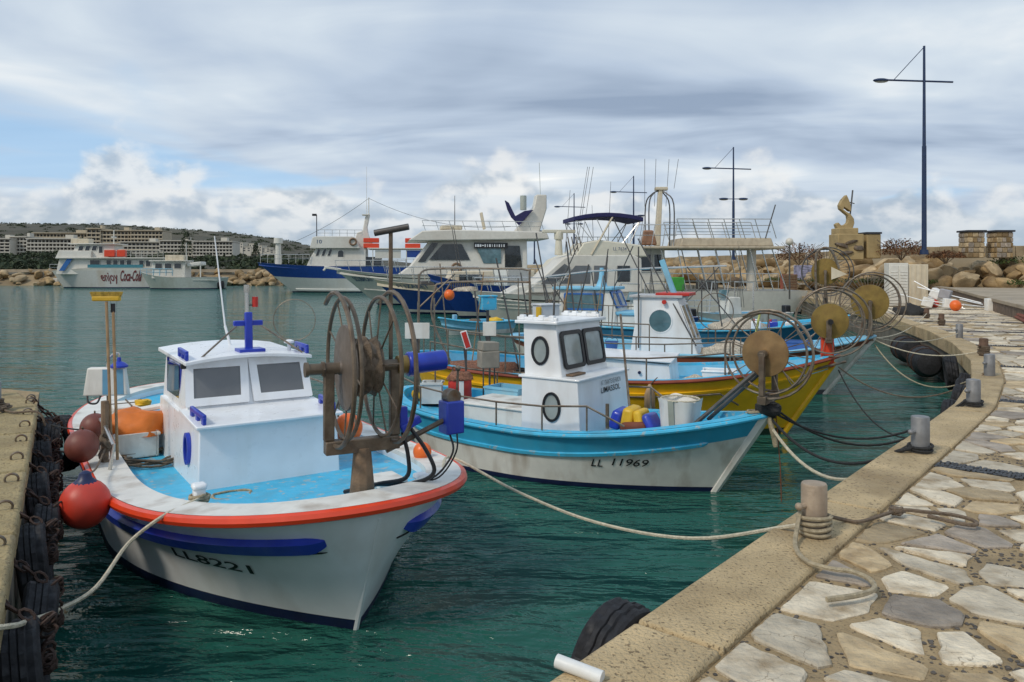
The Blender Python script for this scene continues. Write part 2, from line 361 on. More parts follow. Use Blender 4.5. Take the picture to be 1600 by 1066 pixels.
_txt = {}
def text2d(s, bold=0.):
    if (s, bold) in _txt: return _txt[(s, bold)]
    cu = bpy.data.curves.new('t', 'FONT'); cu.body = s; cu.offset = bold; cu.resolution_u = 3
    ob = bpy.data.objects.new('t', cu); COL.objects.link(ob); bpy.context.view_layer.update()
    dg = bpy.context.evaluated_depsgraph_get(); me = bpy.data.meshes.new_from_object(ob.evaluated_get(dg))
    vs = [v.co.copy() for v in me.vertices]; fs = [list(p.vertices) for p in me.polygons]
    bpy.data.objects.remove(ob); bpy.data.curves.remove(cu); bpy.data.meshes.remove(me)
    x0, x1 = min(v.x for v in vs), max(v.x for v in vs); h = max(v.y for v in vs)
    vs = [((v.x-x0)/(x1-x0), v.y/h) for v in vs]; _txt[(s, bold)] = (vs, fs); return vs, fs
def text_on(name, s, fn, m, parent, bold=0.):
    """lettering laid on a surface: fn maps (0..1 along the line, 0..1 up the letters) to a point"""
    vs, fs = text2d(s, bold); mb = MB(); mb.add([fn(u, v) for u, v in vs], fs)
    return mb.build(name, m, parent, smooth=False)
def text_plane(name, s, o, ux, uy, w, h, m, parent, bold=0.):
    o, ux, uy = Vector(o), Vector(ux).normalized(), Vector(uy).normalized()
    return text_on(name, s, lambda u, v: o+ux*(u*w)+uy*(v*h), m, parent, bold)

def outline(w, h, kind='rect', r=.06, n=5):
    if kind == 'ell': return [(w/2*cos(2*pi*i/24), h/2*sin(2*pi*i/24)) for i in range(24)]
    pts = []; r = min(r, w/2.01, h/2.01)
    for cx, cy, a0 in ((w/2-r, h/2-r, 0), (-w/2+r, h/2-r, pi/2), (-w/2+r, -h/2+r, pi), (w/2-r, -h/2+r, 1.5*pi)):
        pts += [(cx+r*cos(a0+pi/2*i/n), cy+r*sin(a0+pi/2*i/n)) for i in range(n+1)]
    return pts
def window(parent, c, ux, uy, w, h, frame_m, glass_m, kind='rect', fw=.03, depth=.02, r=.05, skew=0., name='window'):
    """a framed pane set on a wall: part 'window' (the frame) with a sub-part 'pane'"""
    c, ux, uy = Vector(c), Vector(ux).normalized(), Vector(uy).normalized(); nn = ux.cross(uy).normalized()
    f = lambda p, k: c + ux*(p[0]+skew*p[1]) + uy*p[1] + nn*k
    o1 = outline(w, h, kind, r); o2 = outline(w-2*fw, h-2*fw, kind, max(.005, r-fw*.6)); n = len(o1)
    vs = [f(p, -.004) for p in o1]+[f(p, depth) for p in o1]+[f(p, depth) for p in o2]+[f(p, .004) for p in o2]
    fs = [(k*n+i, k*n+(i+1) % n, (k+1)*n+(i+1) % n, (k+1)*n+i) for k in range(3) for i in range(n)]
    fr = MB().add(vs, fs).build(name, frame_m, parent)
    MB().prism([f(p, .006) for p in o2], nn*-.014).build('pane', glass_m, fr)
    return fr
def profile(parent, name, m, poly, y0, y1, tz=0., bevel=0., ylow=None):
    """a side outline (x, z) extruded across the boat; tz narrows it per metre of height"""
    zb = min(p[1] for p in poly); mid = (y0+y1)/2
    f = lambda x, y, z: V(x, mid+(y-mid)*max(.05, 1-tz*(z-zb)), z)
    mb = MB(); n = len(poly)
    vs = [f(x, y0, z) for x, z in poly]+[f(x, y1, z) for x, z in poly]
    mb.add(vs, [list(range(n)), list(range(n, 2*n))[::-1]]+[(i, (i+1) % n, n+(i+1) % n, n+i) for i in range(n)])
    return mb.build(name, m, parent, bevel, ang=30)
def rail(parent, path, posts, r, m, name='guard_rail', rp=None, mids=()):
    """a hand rail: one mesh of rail, uprights and mid wires"""
    mb = MB(); mb.tube(path, r, 6)
    for a, b in posts: mb.cyl(a, b, rp or r*.9, n=6)
    for p in mids: mb.tube(p, r*.7, 5)
    return mb.build(name, m, parent)

# ------------------------------------------------------------------ hulls
class Hull:
    """local frame: x forward (bow at +L/2), y to port, z up from the waterline; 'a' counts metres aft of the bow"""
    def __init__(s, L, B, z0, zb, zs=0., ls_=3.2, lb=3., pb=2.4, qb=.5, ls=2.5, ts=0., ps=2.2, qs=.55, Bw=None, lbw=3., pbw=1.9, qbw=1.,
                 rake=.47, srake=.3, fl=1.5, gx=1.2, N=40, tsw=None):
        s.__dict__.update(locals()); s.Bw = Bw or B*.9; s.tsw = ts*.85 if tsw is None else tsw
        s.A = [L*(.5-.5*cos(pi*i/N)) for i in range(N+1)]
    def sheer(s, a): return s.z0 + s.zb*max(0, 1-a/s.ls_)**2 + s.zs*max(0, 1-(s.L-a)/s.ls_)**2
    def D(s, a):
        b = max(0, 1-(1-min(a/s.lb, 1))**s.pb)**s.qb; t = s.ts+(1-s.ts)*max(0, 1-(1-min((s.L-a)/s.ls, 1))**s.ps)**s.qs
        return s.B*b*t
    def Wd(s, a):
        b = max(0, 1-(1-min(a/s.lbw, 1))**s.pbw)**s.qbw; t = s.tsw+(1-s.tsw)*max(0, 1-(1-min((s.L-a)/s.ls, 1))**s.ps)**(s.qs*1.6)
        return s.Bw*b*t
    def pt(s, a, z, side=1, off=0.):
        sh = s.sheer(a); xd = s.L/2-a; xw = s.L/2-(s.rake+a*(s.L-s.rake-s.srake)/s.L); v = z/sh
        if v >= 0: y = s.Wd(a)+(s.D(a)-s.Wd(a))*v**s.fl; x = xw+(xd-xw)*v**s.gx
        else: y = s.Wd(a)*max(0, 1-(z/.5)**2*.8); x = xw+(xd-xw)*v*.6
        p = V(x, side*y, z)
        if off:
            e = .01; a0, a1 = max(0, a-e), min(s.L, a+e)
            nn = (s.pt(a1, z, side)-s.pt(a0, z, side)).cross(s.pt(a, z+e, side)-s.pt(a, z-e, side))*side
            p = p+(nn.normalized() if nn.length > 1e-9 else V(0, side, 0))*off
        return p
    def outline(s, inset=0., dz=0., z=None):
        """deck edge from stern (starboard) round the bow to stern (port), moved inwards by inset"""
        P = [V(s.L/2-a, -s.D(a), 0) for a in s.A[::-1]]+[V(s.L/2-a, s.D(a), 0) for a in s.A[1:]]
        aa = s.A[::-1]+s.A[1:]; out = []
        for i, p in enumerate(P):
            q0, q1 = P[max(0, i-1)], P[min(len(P)-1, i+1)]; t = (q1-q0).normalized(); nn = V(-t.y, t.x, 0)
            q = p+nn*inset
            if inset: q.y = min(q.y, 0) if i < s.N else max(q.y, 0)
            out.append(V(q.x, q.y, (s.sheer(aa[i])+dz) if z is None else z))
        return out
    def build(s, parent, rows, bands):
        """rows: (k, off) -> z = k*sheer + off; bands: (first row, last row, part name, material)"""
        for r0, r1, nm, m in bands:
            mb = MB()
            for side in (1, -1):
                g = []
                for k, off in rows[r0:r1+1]: g.append([s.pt(a, k*s.sheer(a)+off, side) for a in s.A])
                vs = [p for row in g for p in row]; n = s.N+1
                mb.add(vs, [(j*n+i, j*n+i+1, (j+1)*n+i+1, (j+1)*n+i) for j in range(len(g)-1) for i in range(s.N)])
            if s.ts > 0:
                zz = [k*s.sheer(s.L)+off for k, off in rows[r0:r1+1]]
                for za, zb in zip(zz, zz[1:]): mb.add([s.pt(s.L, za, 1), s.pt(s.L, za, -1), s.pt(s.L, zb, -1), s.pt(s.L, zb, 1)], [(0, 1, 2, 3)])
            bm_weld(mb).build(nm, m, parent, ang=50)
    def deck(s, parent, cap_w, drop, cap_m, deck_m, cap_dz=.012, wall_m=None):
        o, i_ = s.outline(0, cap_dz), s.outline(cap_w, cap_dz); n = len(o)
        lo, li = s.outline(0, cap_dz-.045), s.outline(cap_w, cap_dz-.045)
        mb = MB().add(o+i_+li, [(j, j+1, n+j+1, n+j) for j in range(n-1)]+[(n+j, n+j+1, 2*n+j+1, 2*n+j) for j in range(n-1)])
        bm_weld(mb).build('gunwale', cap_m, parent, ang=50)
        d = s.outline(cap_w-.004, -drop); N = s.N
        mb = MB()
        for j in range(N): mb.add([d[j], d[j+1], d[n-2-j], d[n-1-j]], [(0, 1, 2, 3)])
        bm_weld(mb).build('deck', deck_m, parent, smooth=False)
        w = MB().add([p+V(0, 0, 0) for p in li]+d, [(j, j+1, n+j+1, n+j) for j in range(n-1)])
        bm_weld(w).build('bulwark', wall_m or deck_m, parent, ang=50)
    def rim(s, parent, r, m, name='rub_rail', dz=0., out=0., squash=1.):
        mb = MB().tube(s.outline(-out, dz), r, 8); return mb.build(name, m, parent)
    def strake(s, parent, m, k, off, a0, a1, h, t, side, name='rubbing_strake', taper=True, n=44):
        """a plank bent round the hull at height k*sheer+off between a0 and a1"""
        vs = []
        for i in range(n+1):
            a = a0+(a1-a0)*(i/n)**1.8; z = k*s.sheer(a)+off; e = min(1, min(i/3.5, (n-i)/2.5)) if taper else 1; e = max(.12, e)
            hh, tt = h*(.45+.55*e), t*e
            for dz, o in ((-hh/2, -.01), (-hh/2*.8, tt), (hh/2*.8, tt), (hh/2, -.01)): vs.append(s.pt(a, z+dz, side, o))
        fs = [(i*4+j, i*4+j+1, i*4+5+j, i*4+4+j) for i in range(n) for j in range(3)]+[(0, 1, 2, 3), (n*4+3, n*4+2, n*4+1, n*4)]
        return MB().add(vs, fs).build(name, m, parent)
    def text(s, parent, txt, a0, a1, k, off, h, side, m, bold=.01, slant=0., lift=.007):
        f = lambda u, v: s.pt(a0+(a1-a0)*u - (slant*v*(1 if a1 > a0 else -1)), k*s.sheer(a0)+off+h*v, side, lift)
        return text_on('lettering', txt, f, m, parent, bold)
def bm_weld(mb):
    """drop faces that collapsed to nothing"""
    ok = []
    for f in mb.f:
        pts = []; idx = []
        for i in f:
            p = tuple(round(c, 5) for c in mb.v[i])
            if p not in pts: pts.append(p); idx.append(i)
        if len(idx) >= 3: ok.append(idx)
    mb.f = ok
    key = {}; remap = []; nv = []
    for p in mb.v:
        q = tuple(round(c, 5) for c in p)
        if q not in key: key[q] = len(nv); nv.append(p)
        remap.append(key[q])
    mb.v = nv; mb.f = [[remap[i] for i in f] for f in mb.f]; return mb

def boat(name, label, bow, fwd, L, group=None, cat='boat', roll=0.):
    """an Empty amidships on the waterline for a boat whose stem head stands over bow"""
    f = V(fwd[0], fwd[1], 0).normalized(); c = V(bow[0], bow[1], 0)-f*L/2
    return thing(name, label, cat, c, group=group, rot=(roll, 0, math.atan2(f.y, f.x)))

def net_reel(boat_, c, R, rd, w, disc_m, rim_m=None, n=14, z_base=None, post_m=None, arcs=(-1,), axis=(0, 1, 0), disc_side=-1, stand=True, rr=.014):
    """hydraulic net hauler: part net_reel (axle and drum) > side_plate, rim, spoke, guide_arc, stand, motor"""
    rim_m = rim_m or galv; c = Vector(c); ax = Vector(axis).normalized(); q = ax.to_track_quat('Z', 'Y').to_matrix()
    up = V(0, 0, 1); fw = ax.cross(up)
    mb = MB().cyl(c-ax*(w*.5+.14), c+ax*(w*.5+.14), .045, n=12).cyl(c-ax*w*.42, c+ax*w*.42, rd*.62, n=20)
    root = mb.build('net_reel', rusty, boat_)
    sd = disc_side
    lathe_p = [(rd*(.66+.05*sin(i*2.1)), -w*.34+w*.68*i/7) for i in range(8)]; nm = MB().lathe(lathe_p, Matrix.Translation(c) @ q.to_4x4(), 22)
    nm.v = [tuple(Vector(v)+(Vector(v)-c).normalized()*.05*mnoise.noise(Vector(v)*14)) for v in nm.v]; nm.build('net_roll', rope_b, root)
    M = Matrix.Translation(c+ax*sd*w*.45) @ q.to_4x4()
    MB().lathe([(.001, sd*.05), (.05, sd*.05), (.055, sd*.035), (rd*.5, sd*.026), (rd*.985, sd*.014), (rd, 0), (rd*.985, -sd*.014), (.001, -sd*.014)], M, 40).build('side_plate', disc_m, root, ang=50)
    for k in (-1, 1):
        cc = c+ax*k*w*.5
        MB().ring(cc, ax, R, rr, 44, 7).build('rim', rim_m, root)
        for i in range(n):
            t = 2*pi*(i+.3*k)/n; e = q @ V(cos(t), sin(t), 0)
            MB().cyl(c+ax*k*w*.40+e*rd*.60, cc+e*R, rr*.45, n=5).build('spoke', rim_m, root)
    if arcs:
        for k in arcs:
            pts = []
            for i in range(19):
                t = radians(-98+i*222/18); RR = R*1.08
                pts.append(c+ax*k*(w*.5+.075)+fw*(RR*cos(t)+.05)+up*(RR*sin(t)))
            MB().tube(pts, rr*1.12, 7).build('guide_arc', rim_m, root)
    if stand:
        zb = z_base; pm = post_m or rusty; cr = .14
        by = c.z-R*1.06
        mb = MB()
        for k in (-1, 1):
            p = c+ax*k*(w*.5+.11); mb.box((p.x, p.y, (c.z+by)/2+.02), (.075, .06, c.z-by), rot=q if False else (0, 0, math.atan2(ax.y, ax.x)))
        mb.box((c.x, c.y, by-.03), (w+.28, .10, .10), rot=(0, 0, math.atan2(ax.y, ax.x)))
        mb.build('fork', pm, root, .008)
        if zb is not None: MB().cyl((c.x, c.y, zb-.02), (c.x, c.y, by-.05), .095, .065, 10).build('post', timber if post_m is None else post_m, root, .006)
    return root

# ================================================================== THE SETTING
struct(MB().add([(-1500, -40, 0), (1500, -40, 0), (1500, 3000, 0), (-1500, 3000, 0)], [(0, 1, 2, 3)]).build('water', water_m, smooth=False))

# ---- the quays: the edge of the right quay as a polyline, the left quay meets it in an inner corner near the camera
QZ = 1.05
CORNER = (-1.14, 1.42)
REDGE = [V(*p, 0) for p in (CORNER, (.26, 3.11), (1.71, 4.85), (3.84, 7.40), (5.44, 9.34), (7.0, 11.6), (8.3, 13.8), (9.85, 17.1), (11.1, 20.4), (13.3, 27.5), (15.2, 35.5),
                                 (17.2, 45), (19.2, 60), (18.4, 80), (14.5, 102), (8.5, 122), (1, 142))]
LEFT_END = (-6.4, 10.4)
edge = REDGE[:]
cum = [0.]
for a, b in zip(edge, edge[1:]): cum.append(cum[-1]+(b-a).length)
def edge_at(s):
    s = max(0, min(cum[-1]-1e-4, s))
    for i in range(len(cum)-1):
        if cum[i+1] >= s: break
    t = (edge[i+1]-edge[i]).normalized(); return edge[i]+t*(s-cum[i]), t, V(t.y, -t.x, 0)
def edge_off(s, d):
    p, t, nn = edge_at(s); return p+nn*d
outer = [tuple(p.xy) for p in edge]
land = outer+[(80, 150), (80, -20), (-40, -20), (-40, 11.3), (-7.6, 10.9), LEFT_END]
mb = MB().prism([(x, y, -1.6) for x, y in land], (0, 0, QZ-.02+1.6))
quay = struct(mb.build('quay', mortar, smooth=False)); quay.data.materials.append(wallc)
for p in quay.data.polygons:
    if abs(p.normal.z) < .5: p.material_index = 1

# kerb of long cast blocks along the right quay
KW = .37
kerb = struct(MB().prism([edge_off(.2, .05), edge_off(6, .05), edge_off(6, .2), edge_off(.2, .2)], (0, 0, .01)).build('kerb', mortar, quay))
s = .35; k = 0
kerb.location.z = QZ-.10
krd = random.Random(5)
while s < 62:
    ln = 2.35+krd.uniform(-.2, .2); n = 6; dz = krd.uniform(-.006, .006)
    i0 = [edge_off(s+.008+(ln-.016)*i/n, -.05) for i in range(n+1)]; i1 = [edge_off(s+.008+(ln-.016)*i/n, KW) for i in range(n+1)]
    poly = i0+i1[::-1]
    MB().prism([V(p.x, p.y, QZ-.30-kerb.location.z) for p in poly], (0, 0, .312+dz)).build('kerb_block', concrete, kerb, .018)
    s += ln

# flagstones: Voronoi cells with open joints, clipped at the kerb and at the cobble bands
def clip(poly, p, nn):
    out = []
    for i in range(len(poly)):
        a, b = poly[i], poly[(i+1) % len(poly)]; da, db = (a-p).dot(nn), (b-p).dot(nn)
        if da <= 0: out.append(a)
        if da*db < 0: out.append(a+(b-a)*(da/(da-db)))
    return out
BANDS = [6.95+4.0*i for i in range(8)]; BW = .21
def band_dist(s): return min((abs(s-b) for b in BANDS))
rd = random.Random(21)
seeds = []
s = 0.
while s < 36:
    step = .27 if s < 12 else .36
    wid = 2.3 if s < 12 else (3.5 if s < 18 else 7.0)
    t = KW+.12
    while t < wid+KW:
        ss, tt = s+rd.uniform(-.125, .125)*step/.27, t+rd.uniform(-.17, .17)*step/.27
        if band_dist(ss) > BW*.5+.05 and tt > KW+.04: seeds.append((edge_off(ss, tt), ss, tt))
        t += step*1.42
    s += step
cells = {}
for i, (p, _, _) in enumerate(seeds): cells.setdefault((int(p.x//1.0), int(p.y//1.0)), []).append(i)
def near(p):
    cx, cy = int(p.x//1.0), int(p.y//1.0)
    return [j for a in (-1, 0, 1) for b in (-1, 0, 1) for j in cells.get((cx+a, cy+b), ())]
stones = {}
for i, (p, ss, tt) in enumerate(seeds):
    poly = [p+V(*q, 0) for q in ((-.6, -.6), (.6, -.6), (.6, .6), (-.6, .6))]
    gap = rd.uniform(.012, .040) if ss < 12 else rd.uniform(.014, .030)
    for j in near(p):
        if j == i: continue
        q = seeds[j][0]; d = q-p
        if d.length < 1.3: poly = clip(poly, (p+q)/2-d.normalized()*gap, d.normalized())
        if len(poly) < 3: break
    if len(poly) < 3: continue
    e, t, nn = edge_at(ss)
    poly = clip(poly, e+nn*(KW+.02), -nn)
    for b in BANDS:
        if abs(ss-b) < 1.0:
            be, bt, bn = edge_at(b); sg = 1 if ss > b else -1
            poly = clip(poly, be+bt*sg*(BW/2+.01), -bt*sg)
    if len(poly) < 3: continue
    # drop short edges, then knock the corners off unevenly
    pp = []
    for a, b in zip(poly, poly[1:]+poly[:1]):
        if (b-a).length > .035: pp.append(a)
    if len(pp) < 3: continue
    out = []
    for a, b, c in zip(pp[-1:]+pp[:-1], pp, pp[1:]+pp[:1]):
        k = rd.uniform(.03, .12); out += [b.lerp(a, k), b.lerp(c, rd.uniform(.03, .12))]
        nb = int((c-b).length/.075)
        for q in range(1, nb): out.append(b.lerp(c, .12+.76*q/nb)+V(rd.uniform(-.009, .009), rd.uniform(-.009, .009), 0))
    if rd.random() < .035 and tt > .8: continue                 # bare mortar here and there
    stones[i] = out
pav = struct(MB().prism([edge_off(.3, KW+.02), edge_off(4, KW+.02), edge_off(4, 1.2), edge_off(.3, 1.2)], (0, 0, .004)).build('pavement', mortar, quay))
pav.location.z = QZ-.05
order = sorted(stones, key=lambda i: (0 if seeds[i][0].y > 2.4 and abs(seeds[i][0].x)/seeds[i][0].y < .70 else 1, seeds[i][0].length))
rest = MB()
def stone_mesh(poly, h, o):
    n = len(poly); c = sum(poly, V(0, 0, 0))/n; tx, ty = rd.uniform(-.02, .02), rd.uniform(-.02, .02)
    ins = [p.lerp(c, .05) for p in poly]
    vs = [V(p.x-o.x, p.y-o.y, -.03) for p in poly]+[V(p.x-o.x, p.y-o.y, h-.007) for p in poly]+[V(p.x-o.x, p.y-o.y, h+rd.uniform(-.002, .002)+(p.x-c.x)*tx+(p.y-c.y)*ty) for p in ins]
    fs = [(i, (i+1) % n, n+(i+1) % n, n+i) for i in range(n)]+[(n+i, n+(i+1) % n, 2*n+(i+1) % n, 2*n+i) for i in range(n)]+[list(range(2*n, 3*n))]
    return vs, fs
for k, i in enumerate(order):
    o = seeds[i][0]; h = rd.uniform(.018, .032)
    m = rd.choices((stone_a, stone_b, stone_c), (6, 2.4, 2.4))[0]
    if k < 300:
        vs, fs = stone_mesh(stones[i], h, o)
        ob = MB().add(vs, fs).build('flagstone', m, pav, ang=25); ob.location = (o.x, o.y, .02)
    else:
        vs, fs = stone_mesh(stones[i], h, V(0, 0, 0)); rest.add([(x, y, z+.02) for x, y, z in vs], fs)
if rest.v: struct(rest.build('flagstone', stone_a, pav, ang=25), 'stuff')
# pebbles pressed into the joints, black cobbles in the cross bands
def in_poly(p, poly):
    c = False
    for a, b in zip(poly, poly[1:]+poly[:1]):
        if (a.y > p.y) != (b.y > p.y) and p.x < (b.x-a.x)*(p.y-a.y)/(b.y-a.y)+a.x: c = not c
    return c
def pebble_bits(mb, p, r, rd):
    a = rd.uniform(0, pi); k = rd.uniform(.55, 1); n = 6; vs = []; q = rd.uniform(.5, .8)
    for h, rr in ((-.3, .9), (.25, .95), (.75*q, .55)):
        for i in range(n):
            t = 2*pi*i/n; x, y = r*rr*cos(t), r*rr*k*sin(t); vs.append((p.x+x*cos(a)-y*sin(a), p.y+x*sin(a)+y*cos(a), p.z+r*h))
    vs.append((p.x, p.y, p.z+r*.9*q))
    mb.add(vs, [(j*n+i, j*n+(i+1) % n, (j+1)*n+(i+1) % n, (j+1)*n+i) for j in range(2) for i in range(n)]+[(2*n+i, 2*n+(i+1) % n, 3*n) for i in range(n)])
mb = MB(); rd = random.Random(3)
for _ in range(9000):
    ss, tt = rd.uniform(1.0, 13), rd.uniform(KW+.01, 2.3); p = edge_off(ss, tt)
    if band_dist(ss) < BW/2 or any(in_poly(p, stones[j]) for j in near(p) if j in stones): continue
    if mnoise.noise(p*2.2) < -.25: continue
    pebble_bits(mb, V(p.x, p.y, QZ-.02), rd.uniform(.007, .016), rd)
struct(mb.build('pebble', pebble, pav), 'stuff').location.z = -pav.location.z
mb = MB()
for b in BANDS:
    t = KW+.03
    while t < (2.3 if b < 14 else 6.5):
        for j in range(7):
            p = edge_off(b-BW/2+BW*(j+.5)/7+rd.uniform(-.008, .008), t+rd.uniform(-.008, .008))
            pebble_bits(mb, V(p.x, p.y, QZ-.006+rd.uniform(-.004, .004)), rd.uniform(.015, .021), rd)
        t += .030 if b < 14 else .045
struct(mb.build('cobble', cobble, pav), 'stuff').location.z = -pav.location.z

# left quay: one rough cast slab, its worn edge broken by coarse blocks
ldir = (V(*LEFT_END, 0)-V(*CORNER, 0)).normalized(); lnrm = V(ldir.y, -ldir.x, 0)      # lnrm points over the water
def ledge(s, d=0., z=QZ): p = V(*CORNER, 0)+ldir*s-lnrm*d; return V(p.x, p.y, z)
LLEN = (V(*LEFT_END, 0)-V(*CORNER, 0)).length
lslab = struct(MB().prism([ledge(.9, .9, -.05), ledge(LLEN-.4, .9, -.05), ledge(LLEN-.4, 3, -.05), ledge(.9, 3, -.05)], (0, 0, .04)).build('quay_slab', concrete_y, quay))
lslab.location.z = QZ
s = .5
while s < LLEN-.2:
    ln = min(1.7, LLEN-s); 
    P = [ledge(s+.01, -.02, 0), ledge(s+ln-.01, -.02 if s+ln < LLEN-.1 else .25, 0), ledge(s+ln-.01, 3.4, 0), ledge(s+.01, 3.4, 0)]
    o = MB().prism([p+V(0, 0, -.14) for p in P], (0, 0, .15)).build('quay_block', concrete_y, lslab, .03); s += ln

# ---- raised terrace behind the right quay and its low retaining wall
TZ = 1.50
tw = [V(9.9, 10.5, 0), V(13.1, 17.4, 0), V(16.5, 24.8, 0), V(20.5, 33.5, 0), V(25.3, 43.6, 0), V(28, 51, 0)]
terr = struct(MB().prism([V(p.x, p.y, QZ-.2) for p in tw]+[V(80, 51, QZ-.2), V(80, 10.5, QZ-.2)], (0, 0, TZ-QZ+.2)).build('terrace', dry_conc, smooth=False))
lw = thing('retaining_wall', 'low concrete retaining wall with pale coping along the raised terrace', 'wall', tw[1])
mb = MB(); mc = []
for a, b in zip(tw, tw[1:]):
    t = (b-a).normalized(); nn = V(-t.y, t.x, 0); n = max(1, int((b-a).length/1.8))
    mb.prism([V(p.x, p.y, QZ-.05)-lw.location for p in (a+nn*.12, b+nn*.12, b-nn*.2, a-nn*.2)], (0, 0, TZ-QZ-.03))
    for i in range(n):
        p, q = a.lerp(b, (i+.006)/n), a.lerp(b, (i+.994)/n)
        mc.append([V(r.x, r.y, TZ-.07)-lw.location for r in (p+nn*.17, q+nn*.17, q-nn*.32, p-nn*.32)])
mb.build('wall', mat('brown_retaining_wall', (.14, .10, .07), .9, var=.3, dirt=(.05, .04, .03), damt=.8), lw)
for P in mc: MB().prism(P, (0, 0, .13)).build('coping', dry_conc, lw, .015)

# ---- breakwater: sloping core, boulders on its face, parapet on its crest
toe = [V(80, 36, 0), V(60, 41, 0), V(42, 46, 0), V(30, 49.5, 0), V(25.5, 54, 0), V(23.5, 63, 0), V(22.5, 80, 0), V(18, 104, 0), V(11.5, 126, 0), V(3, 148, 0), V(-8, 170, 0)]
tp = smooth_path(toe, 5)
def nrm(i):
    t = (tp[min(len(tp)-1, i+1)]-tp[max(0, i-1)]).normalized(); return V(t.y, -t.x, 0)    # outward, towards the open sea
mb = MB(); vs = []
PROF = ((0, -.6), (.3, 1.2), (2.6, 2.9), (3.6, 3.45), (7.5, 3.55), (10, 3.3), (16, -1))
for i, p in enumerate(tp): vs += [p+nrm(i)*d+V(0, 0, z) for d, z in PROF]
n = len(PROF)
mb.add(vs, [(i*n+j, i*n+j+1, (i+1)*n+j+1, (i+1)*n+j) for i in range(len(tp)-1) for j in range(n-1)])
bwk = mb.build('breakwater', shore_m); tag(bwk, 'rubble breakwater of tan boulders behind the harbour quay', 'breakwater')
def rock_mesh(seed):
    bm = bmesh.new(); bmesh.ops.create_icosphere(bm, subdivisions=3, radius=1); rd = random.Random(seed); off = V(rd.uniform(0, 50), rd.uniform(0, 50), rd.uniform(0, 50))
    # a few random planes cut the ball into a faceted block, then noise roughens it
    pl = [(V(rd.gauss(0, 1), rd.gauss(0, 1), rd.gauss(0, 1)).normalized(), rd.uniform(.5, .85)) for _ in range(9)]
    for v in bm.verts:
        c = v.co.copy()
        for nn, d in pl:
            e = c.dot(nn)-d
            if e > 0: c -= nn*e*.92
        v.co = c*(1+.10*mnoise.noise(c*1.6+off)+.05*mnoise.noise(c*4+off))
    me = bpy.data.meshes.new('boulder'); bm.to_mesh(me); bm.free()
    me.polygons.foreach_set('use_smooth', [True]*len(me.polygons)); me.set_sharp_from_angle(angle=radians(32)); return me
RM = [rock_mesh(i) for i in range(9)]
for k, me in enumerate(RM): me.materials.append(rock if k % 3 else rock_p)
rd = random.Random(8)
def boulder(parent, p, s):
    o = shared('boulder', rd.choice(RM), parent, p, (rd.uniform(-.5, .5), rd.uniform(-.5, .5), rd.uniform(0, 6.3)), (s*rd.uniform(.9, 1.45), s*rd.uniform(.75, 1.1), s*rd.uniform(.55, .85))); return o
cnt = 0
for i in range(len(tp)-1):
    seg = (tp[i+1]-tp[i]).length; d0 = tp[i].length
    if tp[i].x > 58: continue
    size = .8 if d0 < 75 else 1.15
    for j in range(int(seg/(size*1.05))+1):
        if d0 > 140: continue
        p = tp[i].lerp(tp[i+1], rd.random()); nn = nrm(i)
        for row, (d, z) in enumerate(((.15, 1.9), (1.2, 2.5), (2.6, 3.1))):
            if row == 2 and rd.random() < .35: continue
            boulder(bwk, p+nn*(d+rd.uniform(-.4, .4))+V(rd.uniform(-.5, .5), rd.uniform(-.5, .5), z-.15+rd.uniform(-.25, .25)), size*rd.uniform(.65, 1.3)); cnt += 1
# parapet along the crest
par = thing('parapet_wall', 'long concrete parapet wall along the crest of the breakwater', 'wall', tp[14])
for i in range(0, len(tp)-6):
    a, b = tp[i]+nrm(i)*7.0, tp[i+1]+nrm(i+1)*7.0; a = a-V(*par.location); b = b-V(*par.location)
    n = max(1, int((b-a).length/3.2)); t = (b-a).normalized(); nn = V(t.y, -t.x, 0)
    for j in range(n):
        p, q = a.lerp(b, (j+.004)/n), a.lerp(b, (j+.996)/n)
        MB().prism([V(r.x, r.y, 3.4) for r in (p-nn*.25, q-nn*.25, q+nn*.25, p+nn*.25)], (0, 0, .93+.02*((j+i) % 2))).build('wall_panel', parapet_m, par, .04)
# dry shrubs and green weed along the breakwater face
def leafy(mb, c, r, n, size, rd, flat=1.):
    for _ in range(n):
        d = V(rd.gauss(0, 1), rd.gauss(0, 1), abs(rd.gauss(0, .8))).normalized()*rd.uniform(.25, 1)**.5; p = Vector(c)+V(d.x*r[0], d.y*r[1], d.z*r[2])
        a, b = V(rd.gauss(0, 1), rd.gauss(0, 1), rd.gauss(0, 1)).normalized(), V(rd.gauss(0, 1), rd.gauss(0, 1), rd.gauss(0, 1)).normalized(); s_ = size*rd.uniform(.5, 1.3)
        mb.add([p-a*s_, p+b*s_*.45, p+a*s_, p-b*s_*.45], [(0, 1, 2, 3)])
for nm, px, py, d, r, lab in (('shrub', 1408, 393, 50, (1.6, 1.0, 1.1), 'reddish dry shrub on the breakwater crest left of the tall lamp post'),
                              ('shrub', 1248, 402, 56, (1.9, 1.1, 1.3), 'reddish dry shrub among the boulders left of the ship sculpture'),
                              ('shrub', 1478, 398, 50, (1.3, .8, .5), 'low dry shrub beside the foot of the tall lamp post')):
    p = atd(px, py, d); t = thing(nm, lab, 'shrub', (p.x, p.y, p.z-.4)); mb = MB(); leafy(mb, (0, 0, .2), r, 900, .10, rd); mb.build('foliage', shrub_m, t, smooth=False)
    mb = MB()
    for i in range(26):
        a = rd.uniform(0, 6.28); mb.tube([(0, 0, -.2), (r[0]*.5*cos(a), r[1]*.5*sin(a), r[2]*.6), (r[0]*.95*cos(a), r[1]*.95*sin(a), r[2]*rd.uniform(.7, 1.15))], .016, 4)
    mb.build('stem', rope_b, t)
mb = MB()
